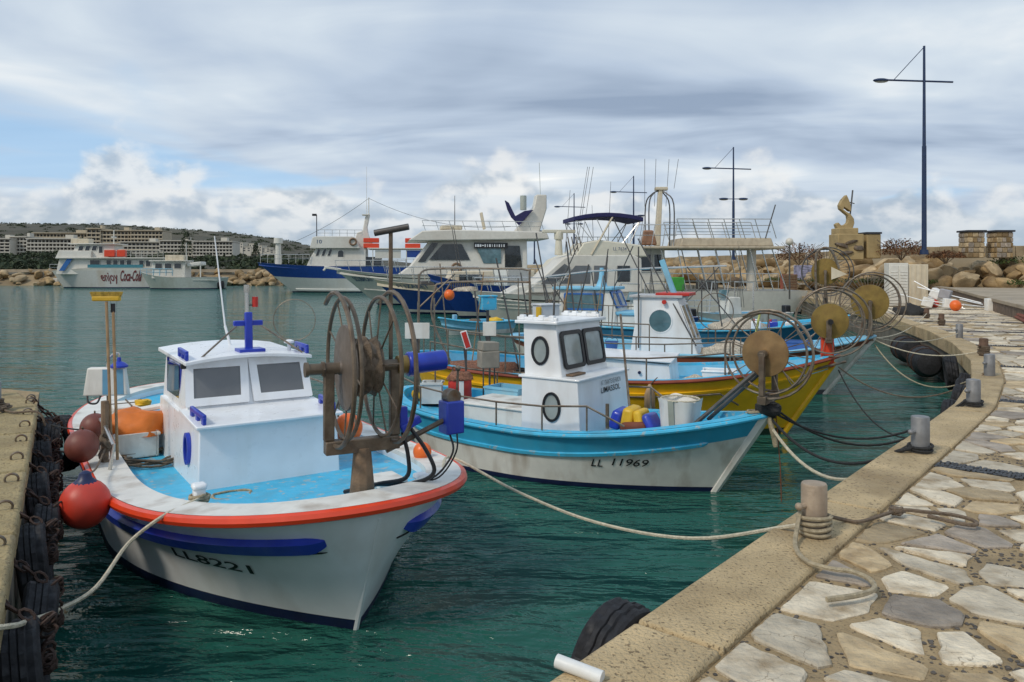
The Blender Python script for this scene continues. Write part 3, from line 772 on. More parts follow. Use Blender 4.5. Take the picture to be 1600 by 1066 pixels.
for i in range(len(tp)-1):
    if not 8 < tp[i].x < 56 or tp[i].y > 66: continue
    for j in range(8):
        p = tp[i].lerp(tp[i+1], rd.random()); k = mnoise.noise(p*.23)
        if k > -.15: leafy(mb, p-nrm(i)*rd.uniform(0, .7)+V(0, 0, 1.72), (.8, .5, .32+.2*k), 60, .09, rd)
for c, r in ((atd(1590, 412, 50), (2.4, .7, .5)),): leafy(mb, c, r, 500, .1, rd)
g = mb.build('ground_cover', grass_m, smooth=False); struct(g, 'stuff'); g['label'] = 'green weed along the foot of the boulders'

# stone pillars on the crest
for px, lab in ((1518, 'stone clad square pillar with dark cap, left of the pair'), (1562, 'stone clad square pillar with dark cap, right of the pair')):
    p = atd(px, 388, 50); t = thing('stone_pillar', lab, 'pillar', (p.x, p.y, 3.4), group='pillars on the breakwater crest')
    core = MB().box((0, 0, .83), (1.0, 1.0, 1.66)).build('shaft', mortar, t)
    for sx, sy in ((0, -1), (1, 0), (-1, 0), (0, 1)):
        for r in range(5):
            x = -.52
            while x < .48:
                w = min(rd.uniform(.22, .42), .54-x); 
                if w < .1: break
                z = .17+.33*r; cc = (x+w/2, -.52) 
                q = (cc[0], cc[1], z) if sy == -1 else ((-cc[0], .52, z) if sy == 1 else ((sx*.52, cc[0], z)))
                sz = (w*.93, .07, .30*rd.uniform(.85, 1)) if sy else (.07, w*.93, .30*rd.uniform(.85, 1))
                MB().box(q, sz).build('stone', rd.choice((rock, rock_p, stone_c, stone_b)), t, .02, seg=1); x += w
    MB().box((0, 0, 1.73), (1.26, 1.26, .12)).build('cap', mat('dark_slate_cap', (.03, .032, .04), .7), t, .02)

# lamp posts
def lamp_post(px, d, ytop, ybase, lab, arm_px, arm2=None):
    top = atd(px, ytop, d); zb = min(atd(px, ybase, d).z, 3.6); H = top.z-zb
    t = thing('street_lamp', lab, 'lamp post', (top.x, top.y, zb), group='lamp posts along the breakwater')
    MB().cyl((0, 0, 0), (0, 0, H*.52), .15, .13, 12).cyl((0, 0, H*.52), (0, 0, H), .105, .07, 10).cyl((0, 0, 0), (0, 0, .3), .26, .24, 12).build('post', lampblue, t)
    za = H-2.2; w = 2.75
    MB().cyl((-w*.86, 0, za+.05), (w*.66, 0, za-.08), .06, n=8).build('arm', lampblue, t)
    MB().cyl((-w*.70, 0, za+.05), (0, 0, H-.06), .025, n=6).build('stay', lampblue, t)
    def head(x, z, s):
        mb = MB().ell((x, 0, z), (.52, .22, .13), 14, 6); o = mb.build('lamp_head', lampblue, t)
        MB().ell((x, 0, z-.06), (.44, .18, .10), 12, 6).build('diffuser', glass_pale, o)
    head(-w*.99, za+.03, 1)
    if arm2:
        z2 = zb and (atd(px, arm2, d).z-zb); MB().cyl((-.85, 0, z2), (.85, 0, z2), .045, n=6).build('lower_arm', lampblue, t); head(-1.0, z2, 1); head(1.0, z2, 1)
lamp_post(1444, 48.5, 72, 392, 'tall blue lamp post nearest the stone pillars', 108)
lamp_post(1146, 79, 230, 405, 'blue lamp post with a second pair of lamps, above the tour boat', 68, 311)
lamp_post(990, 104, 275, 408, 'third blue lamp post, behind the open lattice mast', 40, 337)
lamp_post(897, 124, 302, 410, 'blue lamp post seen behind the navy awning', 40, 350)
lamp_post(835, 146, 320, 412, 'farthest blue lamp post, beside the white radar arch', 28, 361)

# ship sculpture on its pedestal
p = atd(1322, 404, 51); t = thing('ship_sculpture', 'abstract sandstone sail sculpture on a stepped pedestal on the breakwater', 'sculpture', (p.x, p.y, p.z-.1))
k = 51/1200
MB().box((0, 0, .85), (40*k, 1.5, 1.7)).build('pedestal', stat, t, .05)
MB().box((-.1, 0, 1.85), (30*k, 1.3, .5)).build('plinth', stat, t, .05)
MB().box((38*k, .1, .9), (22*k, 1.2, 1.6)).build('side_block', stat, t, .05)
MB().box((38*k, .1, 1.77), (24*k, 1.3, .12)).build('side_cap', mat('dark_slate_cap', (.03, .032, .04)), t)
sail = [(-4, 0), (-15, -2), (-18, 6), (-14, 9), (-9, 4), (-2, 6), (1, 9), (2, 14), (1, 20), (-4, 24), (-11, 30), (-12, 36), (-8, 44), (-1, 52), (3, 43), (6, 33), (6, 26), (3.5, 27), (0, 30), (-5, 33), (-6, 29), (-1, 25.5), (5, 22), (10, 15), (11, 8), (9, 1), (4, -3)]
MB().prism([(x*k, -.22, 2.0+y*k+.1) for x, y in sail], (0, .44, 0)).build('sail', stat, t, .03)
MB().cyl((.18, 0, 2.1), (.44, 0, 2.0+62*k), .05, n=6).build('mast', dark_steel, t)
MB().cyl((-.35, 0, 2.0+47*k), (.55, 0, 2.0+41*k), .035, n=6).build('spar', dark_steel, t)
MB().ell((-.6, -.7, .95), (.45, .22, .16), 9, 6, (0, .3, 0), .15, 3).ell((.0, -.7, 1.15), (.5, .2, .13), 9, 6, (0, -.25, 0), .15, 4).ell((.5, -.7, .75), (.4, .2, .2), 9, 6, (0, .1, 0), .15, 5).ell((-.3, -.7, .45), (.5, .2, .16), 9, 6, (0, -.1, 0), .15, 6).build('carving', rusty, t)

# ---- far shore: land rising to a scrub covered hill
def hz(x, y):
    d = y-126
    if d < 0: return -2
    b = min(d, 12)/12*1.6+max(0, d-12)*.030
    px = 800+1200*x/y
    k = 1/(1+math.exp((px-450)/50.)); far = max(0, min(1, (y-380)/330)); far = far*far*(3-2*far)
    b = min(b, 10)*(1-far)
    R_ = ((-400, 352), (0, 350), (150, 351), (250, 356), (330, 362), (400, 368), (445, 374), (500, 386), (560, 400), (700, 412), (2000, 418))
    for (q0, y0), (q1, y1) in zip(R_, R_[1:]):
        if q0 <= px <= q1: break
    ry = y0+(y1-y0)*max(0, min(1, (px-q0)/(q1-q0)))
    return b*(.35+.65*k if y > 200 else 1)+far*(420-ry)/1200*735+mnoise.noise(V(x*.02, y*.02, 0))*min(1, d/80)*1.6+far*mnoise.noise(V(x*.006, y*.006, 3))*2
xs = [-900+14*i for i in range(74)]; ys = [126, 129, 132, 136, 140, 150, 165]+[185+26*i for i in range(34)]
vs = [(x, y, hz(x, y)) for y in ys for x in xs]; n = len(xs)
struct(MB().add(vs, [(j*n+i, j*n+i+1, (j+1)*n+i+1, (j+1)*n+i) for j in range(len(ys)-1) for i in range(n-1)]).build('hillside', hill_m, ang=80))
sea_wall = MB().add([(-140, 121, -1), (-2, 121, -1), (-2, 127, 1.9), (-140, 127, 1.9), (-2, 131, 1.5), (-140, 131, 1.5)], [(0, 1, 2, 3), (3, 2, 4, 5)]).build('rock_armour', shore_m)
tag(sea_wall, 'tan rock armour along the far harbour shore', 'rocks')
for i in range(299):
    x = rd.uniform(-108, -14); r = rd.random(); boulder(sea_wall, (x, 121.5+5.5*r, .1+2.2*r), rd.uniform(.4, .95))
struct(MB().box((-71, 126.5, 2.35), (140, .5, .5)).build('shore_kerb', dry_conc))
# scrub and trees between the rocks and the hotels: too far to count, one mass
mb = MB(); rd = random.Random(77)
for i in range(420):
    y = rd.uniform(140, 330); px = rd.choice((rd.uniform(-60, 210), rd.uniform(250, 520), rd.uniform(-60, 520))); x = (px-800)/1200*y
    h = rd.uniform(.7, 2.0)*(.7+y/600); leafy(mb, (x, y, hz(x, y)+h*.2), (h*1.1, h*1.1, h), 42, .55+y*.0012, rd)
for i in range(700):
    y = rd.uniform(420, 760); px = rd.uniform(-60, 500); x = (px-800)/1200*y
    h = rd.uniform(.6, 1.5); leafy(mb, (x, y, hz(x, y)), (h*2.2, h*2.2, h), 22, .8, rd)
g = struct(mb.build('scrub', leaf_m, smooth=False), 'stuff'); g['label'] = 'dark scrub and trees below and above the hotels'
for px, d, h, lab in ((291, 330, 12, 'tall dark conifer standing between two white hotels'), (128, 300, 8, 'rounded dark tree in front of the left white hotel'), (400, 380, 9, 'dark tree beside the small white houses')):
    x = (px-800)/1200*d; t = thing('far_tree', lab, 'tree', (x, d, hz(x, d)))
    MB().cyl((0, 0, -1), (0, 0, h*.6), .35, .15, 6).build('trunk', timber, t); mb = MB()
    for j in range(7): leafy(mb, (0, 0, h*(.15+.11*j)), (h*.32*(1-.11*j), h*.32*(1-.11*j), h*.16), 60, .55, rd)
    mb.build('crown', leaf_m, t, smooth=False)

# hotels on the far shore: body, and for each floor a balcony storey with slab, recess and dividing fins
def hotel(lab, x0, x1, y0, y1, d, floors, m, fins=10, skew=.12, dep=14):
    k = d/1200; w = (x1-x0)*k; zb = EYE-(y1-420)*k; zt = EYE-(y0-420)*k; H = zt-zb; fh = H/(floors+.25)
    t = thing('hotel', lab, 'hotel', ((x0+x1)/2*k-800*k, d, zb), rz=skew)
    MB().box((0, dep/2, H/2-3), (w, dep, H+6)).build('wall', m, t)
    for f in range(floors):
        z = fh*f
        MB().box((0, -.02, z+fh*.62), (w*.96, .1, fh*.58)).build('window_band', hotel_d, t)
        mb = MB().box((0, -.75, z+.08), (w, 1.5, .24)).box((0, -1.45, z+fh*.18), (w, .12, fh*.36))
        for i in range(fins+1): mb.box((-w/2+w*i/fins, -.7, z+fh*.5), (.28, 1.4, fh))
        mb.build('balcony', m, t)
    MB().box((0, dep/2-1, H+.2), (w+.5, dep+2.2, .45)).build('roof', m, t)
    MB().box((w*.2, dep*.5, H+1.2), (w*.16, 4, 2)).build('roof_hut', m, t)
    return t
hotel('white hotel block cut by the left edge of the picture', -30, 16, 374, 400, 345, 5, hotel_w, 6)
hotel('white hotel with five balcony floors, second from the left', 18, 43, 371, 400, 352, 5, hotel_w, 5)
hotel('broad cream white hotel with rows of balconies left of the tour boats', 47, 122, 374, 404, 335, 5, hotel_w, 14)
hotel('long low hotel wing set higher up behind the broad white hotel', 56, 146, 365, 384, 420, 3, hotel_c, 18)
hotel('square stair tower of the tall cream hotel', 138, 158, 358, 384, 410, 4, hotel_c, 3)
hotel('left half of the tall cream hotel on the slope', 158, 206, 361, 392, 412, 5, hotel_c, 9)
hotel('right half of the tall cream hotel on the slope', 207, 254, 361, 392, 408, 5, hotel_c, 9)
hotel('lower cream hotel wing below the tall cream hotel', 190, 250, 379, 402, 372, 4, hotel_w, 10)
hotel('white hotel wing between the cream hotel and the long white one', 252, 300, 377, 401, 360, 4, hotel_w, 9)
hotel('long white hotel with dark window rows near the white antenna', 304, 363, 378, 400, 355, 4, hotel_w, 12)
rd = random.Random(4)
hs = [(368, 388, 12, 9), (379, 384, 10, 9), (388, 390, 14, 8), (397, 386, 10, 10), (408, 389, 12, 9), (418, 391, 14, 7), (428, 393, 12, 6)]
hl = ['leftmost of the small white houses below the hill', 'second small white house from the left below the hill', 'third small white house from the left below the hill', 'tallest small white house in the middle below the hill',
      'fifth small white house from the left below the hill', 'sixth small white house from the left below the hill', 'rightmost of the small white houses below the hill']
for (px, py, w, h), lab in zip(hs, hl):
    d = 430; k = d/1200; q = atd(px, py+h/2, d); t = thing('white_house', lab, 'house', q, rz=rd.uniform(-.3, .3), group='white houses below the hill')
    MB().box((0, 0, h*k/2-1.5), (w*k, 5, h*k+3)).build('wall', hotel_w, t); MB().box((0, 0, h*k+.1), (w*k+.4, 5.4, .25)).build('roof', hotel_w, t)
    for i in range(2):
        for j in (-1, 1): MB().box((j*w*k*.25, -2.5, h*k*(.28+.42*i)), (w*k*.22, .12, h*k*.2)).build('window', hotel_d, t)

# ================================================================== FISHING BOATS MOORED AT THE QUAY
def grab_handle(parent, p0, p1, m, h=.07, r=.016, name='grab_handle'):
    p0, p1 = Vector(p0), Vector(p1); up = V(0, 0, h); d = (p1-p0)
    mb = MB(); 
    mb.box((p0+p1)/2+up, (d.length*1.02, .035, .045), rot=d.to_track_quat('X', 'Z').to_matrix())
    for t in (.06, .5, .94): q = p0+d*t; mb.box(q+up*.5, (.07, .032, h), rot=d.to_track_quat('X', 'Z').to_matrix())
    return mb.build(name, m, parent, .008)

# ---------------------------------------------------------------- the white boat in front (number LL8221)
B1L = 8.0
b1 = boat('fishing_boat', 'white fishing boat with orange red rim and royal blue strakes, nearest in front', (-.90, 5.35), (.555, -.832), B1L)
H1 = Hull(B1L, 1.5, .80, .27, zs=.12, ls_=3.2, lb=3.0, pb=2.4, qb=.5, ls=2.6, Bw=1.36, lbw=3.3, pbw=1.9, rake=.47, srake=.35, fl=1.8, gx=1.0, N=56)
rows = [(0, -.42), (0, -.2), (0, 0), (0, .085), (.2, .06), (.4, .03), (.6, .02), (.75, 0), (.88, 0), (1, -.0)]
H1.build(b1, rows, [(0, 3, 'bottom_paint', navy), (3, 9, 'hull', white)])
H1.deck(b1, .30, .10, white_old, cyan, wall_m=white)
H1.rim(b1, .042, redo, 'rub_rail', dz=-.028, out=.012)
H1.strake(b1, royal, 1, -.27, .13, 6.2, .115, .05, -1)
H1.strake(b1, royal, 1, -.25, .09, 6.2, .115, .05, 1)
H1.strake(b1, text_blk, 1, -.355, .14, 3.6, .012, .008, -1, 'painted_line')
H1.strake(b1, text_blk, 1, -.335, .07, .5, .012, .008, 1, 'painted_line')
H1.text(b1, 'LL8221', 1.52, .72, 1, -.475, .085, -1, text_blk, .012)
P = lambda a, y, z: V(B1L/2-a, y, z)
# stem bar
mb = MB(); mb.tube([H1.pt(.0, z, 1)+V(-.018, 0, 0) for z in (-.3, 0, .2, .4, .6, .8, .95)], .022, 6); mb.build('stem', white, b1)
DZ = .70
yo = -.10                                   # the house stands a little to starboard
# fore trunk and wheelhouse
def house_quad(a, y0, y1, z): return P(a, y0, z), P(a, y1, z)
tw_, wh = .66, .61
mb = MB(); mb.hexa([P(2.25, yo-tw_, DZ-.05), P(2.25, yo+tw_, DZ-.05), P(4.3, yo+tw_, DZ-.05), P(4.3, yo-tw_, DZ-.05)],
                   [P(2.30, yo-tw_*.97, 1.27), P(2.30, yo+tw_*.97, 1.27), P(4.3, yo+tw_*.97, 1.30), P(4.3, yo-tw_*.97, 1.30)]); mb.build('trunk', white_clean, b1, .012)
mb = MB(); mb.hexa([P(2.22, yo-tw_*1.03, 1.272), P(2.22, yo+tw_*1.03, 1.272), P(3.06, yo+tw_*1.02, 1.29), P(3.06, yo-tw_*1.02, 1.29)],
                   [P(2.22, yo-tw_*1.03, 1.30), P(2.22, yo+tw_*1.03, 1.30), P(3.06, yo+tw_*1.02, 1.335), P(3.06, yo-tw_*1.02, 1.335)]); mb.build('trunk_top', white_clean, b1, .008)
zf0, zf1, af0, af1 = 1.335, 1.80, 2.98, 3.16
mb = MB(); mb.hexa([P(af0, yo-wh, zf0-.01), P(af0, yo+wh, zf0-.01), P(4.35, yo+wh, zf0-.2), P(4.35, yo-wh, zf0-.2)],
                   [P(af1, yo-wh*.93, zf1), P(af1, yo+wh*.93, zf1), P(4.35, yo+wh*.93, zf1), P(4.35, yo-wh*.93, zf1)]); mb.build('wheelhouse', white_clean, b1, .010)
# crowned roof
mb = MB(); g = []
for j in range(9):
    t = -1+j/4; y = yo+t*wh*1.03; z = zf1+.05*(1-t*t)
    g += [P(2.98, y, z-.01), P(4.5, y, z+.01), P(4.5, y, z-.03), P(2.98, y, z-.045)]
mb.add(g, [(j*4+k, j*4+(k+1) % 4, j*4+4+(k+1) % 4, j*4+4+k) for j in range(8) for k in range(4)]+[(0, 1, 2, 3), (32, 33, 34, 35)]); mb.build('roof', white_clean, b1, .006)
# windscreen: two hinged panels, each with its pane
fx = (P(af0, 0, zf0)-P(af1, 0, zf1)); up = (P(af1, 0, zf1)-P(af0, 0, zf0)).normalized(); fwdn = V(0, 1, 0).cross(up)
for s_, w in ((-1, .50), (1, .46)):
    c = P((af0+af1)/2, yo+s_*.315, (zf0+zf1)/2-.005)+V(.012, 0, .004)
    o = window(b1, c, (0, 1, 0), up, .605, .455, white_clean, glass_grey, fw=.078, depth=.018, r=.012, skew=-s_*.05, name='windscreen')
# side windows with blue frames, oval port in the trunk side
for s_ in (-1, 1):
    window(b1, P(3.78, yo+s_*wh*.972, 1.54), (1*-s_*-1, 0, 0) if s_ < 0 else (-1, 0, 0), (0, 0, 1), .72, .40, royal, glass, fw=.035, depth=.022, r=.03, name='side_window')
    window(b1, P(2.70, yo+s_*tw_*.987, 1.02), (1, 0, 0) if s_ < 0 else (-1, 0, 0), (0, 0, 1), .22, .30, royal, glass, 'ell', fw=.04, depth=.03, name='porthole')
    grab_handle(b1, P(2.27, yo+s_*.60, 1.30), P(2.72, yo+s_*.62, 1.32), royal)
    grab_handle(b1, P(3.05, yo+s_*.60, zf1+.0), P(3.42, yo+s_*.60, zf1+.01), royal)
MB().box(P(3.12, yo-.62, 1.74), (.05, .05, .05)).build('deck_light', black, b1, .006)
# cross, mast with stays, antenna, lamps on the roof
rz_ = zf1+.045
MB().box(P(3.22, yo+.05, rz_+.01), (.22, .26, .035)).build('cross_foot', royal, b1, .006)
MB().box(P(3.28, yo+.05, rz_+.20), (.055, .075, .40), rot=(0, -.06, 0)).box(P(3.30, yo+.05, rz_+.285), (.05, .30, .055)).build('cross', royal, b1, .010)
MB().cyl(P(3.52, yo+.10, rz_-.02), P(3.55, yo+.10, rz_+.60), .022, n=8).cyl(P(3.55, yo+.10, rz_+.60), P(3.55, yo+.10, rz_+.68), .03, n=8).build('mast', steel, b1)
for y in (-.45, .58): MB().cyl(P(3.52, yo+.1, rz_+.34), P(3.15, yo+y, rz_-.04), .010, n=6).build('stay', galv, b1)
MB().cyl(P(3.9, yo+.02, rz_-.02), P(3.95, yo-.03, rz_+.22), .014, n=6).cyl(P(3.95, yo-.03, rz_+.22), P(4.05, yo-.12, rz_+1.22), .010, .006, n=6).build('antenna', white, b1)
MB().cyl(P(3.55, yo+.19, rz_+.44), P(3.55, yo+.19, rz_+.55), .032, n=10).build('red_lamp', red, b1)
MB().cyl(P(3.55, yo+.1, rz_+.46), P(3.55, yo+.19, rz_+.46), .008, n=5).build('lamp_bracket', black, b1)
MB().lathe([(.02, 0), (.02, .07), (.055, .08), (.055, .10), (.02, .115)], Matrix.Translation(P(3.35, yo+.50, rz_-.03)), 12).build('roof_lamp', white_clean, b1)
# bollard posts on the foredeck
for y, a in ((-.92, 1.42), (.66, .72)):
    MB().box(P(a, y, .86), (.09, .09, .26)).box(P(a, y, .995), (.11, .11, .05)).build('mooring_post', white, b1, .02)
# net reel on its post at the stem
rc = P(.46, .04, 1.965); AX = V(.132, .991, 0)
r1 = net_reel(b1, rc, .52, .32, .28, greyplate, rusty, n=9, z_base=1.04, disc_side=-1, axis=AX, rr=.0155, arcs=(-1, 1))
MB().cyl(rc+AX*.27, rc+AX*.36, .07, n=14).build('gearbox', mat('dull_brass', (.25, .17, .05), .5, metal=.5), r1)
MB().cyl(rc+AX*.35, rc+AX*.41, .095, n=14).cyl(rc+AX*.40, rc+AX*.66+V(0, 0, .02), .078, n=18).build('motor', royal, r1, .01)
MB().cyl(rc-AX*.40, rc-AX*.22, .042, n=14).cyl(rc-AX*.425, rc-AX*.40, .055, n=14).cyl(rc-AX*.30, rc-AX*.285, .06, n=6).build('axle_end', rusty, r1)
MB().cyl(rc+V(-.06, .26, -.55), rc+V(-.06, .26, 1.03), .017, n=8).build('light_pole', rusty, r1)
MB().cyl(rc+V(-.12, .15, 1.01), rc+V(.03, .37, 1.06), .026, n=10).build('pole_roller', dark_steel, r1)
# hauling lever box, arm and hoses
bx = P(.42, .78, 1.52)
MB().box(bx, (.15, .16, .26)).build('lever_box', royal, b1, .012)
MB().cyl(bx+V(-.05, 0, .16), bx+V(.05, 0, .16), .062, n=14).cyl(bx+V(0, .05, .17), bx+V(0, .06, .36), .010, n=6).ell(bx+V(0, .06, .38), .024).build('lever', galv, b1)
MB().cyl(P(.5, .25, 1.30), bx+V(0, -.06, -.02), .022, n=8).build('lever_arm', rusty, b1)
MB().box(P(.45, .42, 1.50), (.10, .18, .06), rot=(.4, 0, 0)).box(P(.45, .36, 1.56), (.08, .07, .16)).build('valve', royal, b1, .01)
for i, (pp, r) in enumerate((([P(.45, .42, 1.48), P(.36, .52, 1.30), P(.34, .58, 1.12), P(.45, .45, 1.03), P(.62, .18, 1.02), P(.75, .08, .93)], .017),
                             ([P(.45, .36, 1.46), P(.42, .40, 1.25), P(.46, .40, 1.08), P(.58, .22, 1.03), P(.82, .04, .94)], .017),
                             ([bx+V(0, -.02, -.12), P(.36, .76, 1.25), P(.38, .62, 1.08), P(.5, .46, 1.02)], .009), ([bx+V(.02, .04, -.12), P(.38, .80, 1.24), P(.40, .66, 1.06), P(.52, .5, 1.02)], .007))):
    MB().tube(smooth_path(pp, 6), r, 6).build('hydraulic_hose', black, b1)
# stern quarter: handrail, brooms' post, net frame
MB().tube([P(3.15, -1.36, .80), P(3.05, -1.34, 1.06), P(3.55, -1.36, 1.16), P(4.1, -1.37, 1.16)], .018, 8).tube([P(4.1, -1.37, 1.16), P(4.1, -1.36, .8)], .018, 8).build('handrail', steel, b1)
MB().cyl(P(3.55, -1.36, .75), P(3.55, -1.36, 1.4), .035, n=8).build('stanchion', timber, b1)
MB().tube([P(4.4, 1.36, .8), P(4.4, 1.38, 1.18), P(5.6, 1.32, 1.2), P(6.6, 1.0, 1.2)], .014, 6).cyl(P(5.6, 1.32, 1.2), P(5.6, 1.30, .8), .012, n=6).build('handrail', galv, b1)
MB().box(P(1.05, .50, .80), (.26, .2, .15)).box(P(1.05, .50, .91), (.32, .26, .06)).box(P(1.0, .35, .74), (.1, .06, .2)).box(P(1.1, .66, .74), (.1, .06, .2)).build('hatch_stool', white_old, b1, .012)

def on1(a, y, z): return onto(b1, P(a, y, z))
RZ1 = b1.rotation_euler.z
# brooms leaning against the stanchion
for lab, dx, ytop in (('yellow bristled broom standing upright on the nearest boat', 0., 2.40), ('wooden deck brush with black ferrule beside the yellow broom', .05, 2.36)):
    q0 = on1(3.52, -1.30+dx, .72); q1 = q0+V(-.135+dx*.2, .15, 0); q1.z = ytop-.03
    t = thing('broom', lab, 'broom', q0, group='brooms on the nearest boat')
    MB().cyl((0, 0, 0), q1-q0, .014, n=8).build('handle', wood, t)
    e = q1-q0
    if dx == 0.:
        MB().box(e+V(.0, 0, .03), (.28, .05, .05)).build('head', mat('yellow_broom_plastic', (.55, .34, .02), .6), t, .012)
        mb = MB()
        for i in range(44):
            x = -.135+.27*(i % 22)/21; y = -.012+.024*(i//22); mb.cyl(e+V(x, y, .05), e+V(x*1.12, y*1.6, .098), .008, n=4)
        mb.build('bristles', mat('broom_bristles', (.42, .28, .05), .9, var=.3, vscale=40), t)
    else: MB().cyl(e-V(0, 0, .07), e+V(0, 0, .02), .022, n=8).build('ferrule', black, t)
# round buoys hung over the side
def buoy(lab, c, r, m, cap=None, group=None, hang=None, rope_m=None):
    t = thing('buoy', lab, 'buoy', c, group=group); c = V(0, 0, 0)
    MB().ell(c, (r, r, r*1.04), 22, 14).build('ball', m, t)
    if cap: MB().lathe([(r*.62, r*.80), (r*.45, r*.93), (r*.28, r*1.08), (r*.22, r*1.3), (r*.10, r*1.38)], n=16).build('cap', cap, t)
    if hang is not None: MB().tube(smooth_path([V(0, 0, r*1.2), (V(0, 0, r)+(Vector(hang)-t.location))/2+V(0, 0, -.05), Vector(hang)-t.location], 4), .009, 5).build('lanyard', rope_m or rope_b, t)
    return t
bp = atd(133, 787, 6.15); buoy('large red buoy with navy cap hanging beside the nearest boat', bp, .19, buoy_red, navy_pl, hang=on1(3.45, -1.37, .95))
buoy('maroon buoy hanging between the nearest boat and the left quay', atd(128, 697, 7.3), .15, buoy_mar, None, hang=on1(3.9, -1.38, .95))
buoy('dull maroon buoy tucked behind the other maroon buoy', atd(148, 668, 7.9), .14, buoy_mar, None, hang=on1(4.3, -1.38, .95))
buoy('orange red buoy on the foredeck behind the big net reel', on1(2.75, .84, 1.02), .15, buoy_or)
buoy('orange buoy lying inside the port rim of the nearest boat', on1(1.75, 1.20, .92), .09, buoy_or)
# gear on the after deck
def crate_mesh(w, d, h, t=.02):
    mb = MB(); mb.box((0, 0, t/2), (w, d, t))
    for sx, sy in ((1, 0), (-1, 0), (0, 1), (0, -1)):
        if sx: mb.box((sx*(w/2-t/2), 0, h/2), (t, d-2*t-.002, h))
        else: mb.box((0, sy*(d/2-t/2), h/2), (w, t, h))
    mb.box((0, d/2, h-.02), (w+.04, .03, .03)); mb.box((0, -d/2, h-.02), (w+.04, .03, .03)); return mb
def lump(name, lab, cat, c, r, m, seed=1, amp=.22, parts=None, sub=3):
    """a slumped heap: tarpaulin, net pile or bag"""
    bm = bmesh.new(); bmesh.ops.create_icosphere(bm, subdivisions=sub, radius=1)
    for v in bm.verts:
        k = 1+amp*mnoise.noise(v.co*2.1+V(seed*7, 0, 0))+amp*.5*mnoise.noise(v.co*5+V(seed*3, 0, 9))
        v.co = V(v.co.x*r[0]*k, v.co.y*r[1]*k, max(-.02, v.co.z)*r[2]*k)
    me = bpy.data.meshes.new(name); bm.to_mesh(me); bm.free(); me.materials.append(m); me.polygons.foreach_set('use_smooth', [True]*len(me.polygons))
    o = bpy.data.objects.new(name, me); COL.objects.link(o); o.location = c
    return tag(o, lab, cat)
t = thing('foam_box', 'white foam box tied with cord on the stern of the nearest boat', 'box', on1(4.9, -.98, .72), RZ1)
MB().box((0, 0, .20), (.46, .34, .34)).build('body', foam, t, .02); MB().box((0, 0, .395), (.49, .37, .06)).build('lid', foam, t, .015)
MB().tube([(0, -.19, 0), (0, -.19, .43), (0, .19, .43), (0, .19, 0)], .008, 5).tube([(-.24, 0, .2), (-.25, 0, .432), (.25, 0, .432), (.24, 0, .2)], .008, 5).build('cord', rope_b, t)
t = thing('fish_crate', 'pale plastic fish crate half under the orange tarpaulin', 'crate', on1(4.25, -1.02, .71), RZ1); crate_mesh(.62, .42, .26).build('body', white_old, t, .006)
lump('tarpaulin', 'crumpled orange tarpaulin heaped over a crate on the nearest boat', 'tarpaulin', on1(4.25, -1.02, .93), (.36, .29, .26), orange, 3, .3)
tag(MB().box((0, 0, 0), (.46, .15, .045)).build('foam_plank', foam, None, .01), 'short white foam plank lying on the orange tarpaulin', 'plank').location = on1(4.45, -.82, 1.14)
bpy.data.objects['foam_plank'].rotation_euler = (.1, -.2, RZ1+.9)
tag(MB().tube(coil((0, 0, 0), .30, 5, .06, seed=4, wob=.25), .012, 5).build('rope_coil', rope_b), 'loose brown rope coil on the cyan deck beside the tarpaulin', 'rope').location = on1(3.75, -.92, .715)
lump('net_heap', 'small green net heap behind the orange tarpaulin', 'net', on1(4.55, -.60, .72), (.2, .17, .16), mat('green_net', (.10, .24, .17), .95, var=.4, vscale=30, bump=.8), 5, .3)
tag(MB().cyl((0, 0, 0), (.22, .05, .02), .03, .015, 8).build('yellow_float', mat('yellow_plastic', (.68, .42, .02), .5)), 'small yellow float on the green net', 'float').location = on1(4.55, -.55, .86)
tag(MB().tube(coil((0, 0, 0), .07, 3, .06, seed=9), .018, 5).build('float_line', MATS['yellow_plastic']), 'yellow cord bundle on the foam box', 'cord').location = on1(4.72, -.85, 1.13)
# white slatted board with blue stripes and a blue lamp, lashed outside the stern quarter
q = atd(163, 597, 9.2); t = thing('striped_board', 'white plastic board with pale blue stripes lashed to the stern', 'board', q, .12)
vs = [(-.25, 0, -.17), (.27, 0, -.17), (.22, 0, .17), (-.20, 0, .17)]
MB().prism(vs, (0, .10, 0)).build('board', white_old, t, .02); MB().cyl((.02, .06, -.16), (.04, .06, -.68), .02, n=8).build('prop', timber, t)
for x, w in ((-.02, .07), (.13, .09)): MB().prism([(x, -.006, -.15), (x+w, -.006, -.15), (x+w*.9, -.006, .15), (x, -.006, .15)], (0, .004, 0)).build('stripe', mat('faded_blue_stripe', (.12, .30, .45), .6), t)
MB().tube(smooth_path([(-.2, .02, -.17), (-.17, -.02, -.24), (-.08, -.02, -.25), (-.05, .02, -.17)], 4), .012, 6).build('strap', black, t)
MB().tube(smooth_path([(.0, .05, .15), (.05, .05, .30), (.14, .05, .34), (.15, .05, .28)], 4), .012, 6).build('arm', steel, t)
MB().lathe([(.02, .10), (.025, .05), (.07, .03), (.10, .0), (.10, -.02)], Matrix.Translation((.15, .05, .19)), 14).build('lamp', royal, t)
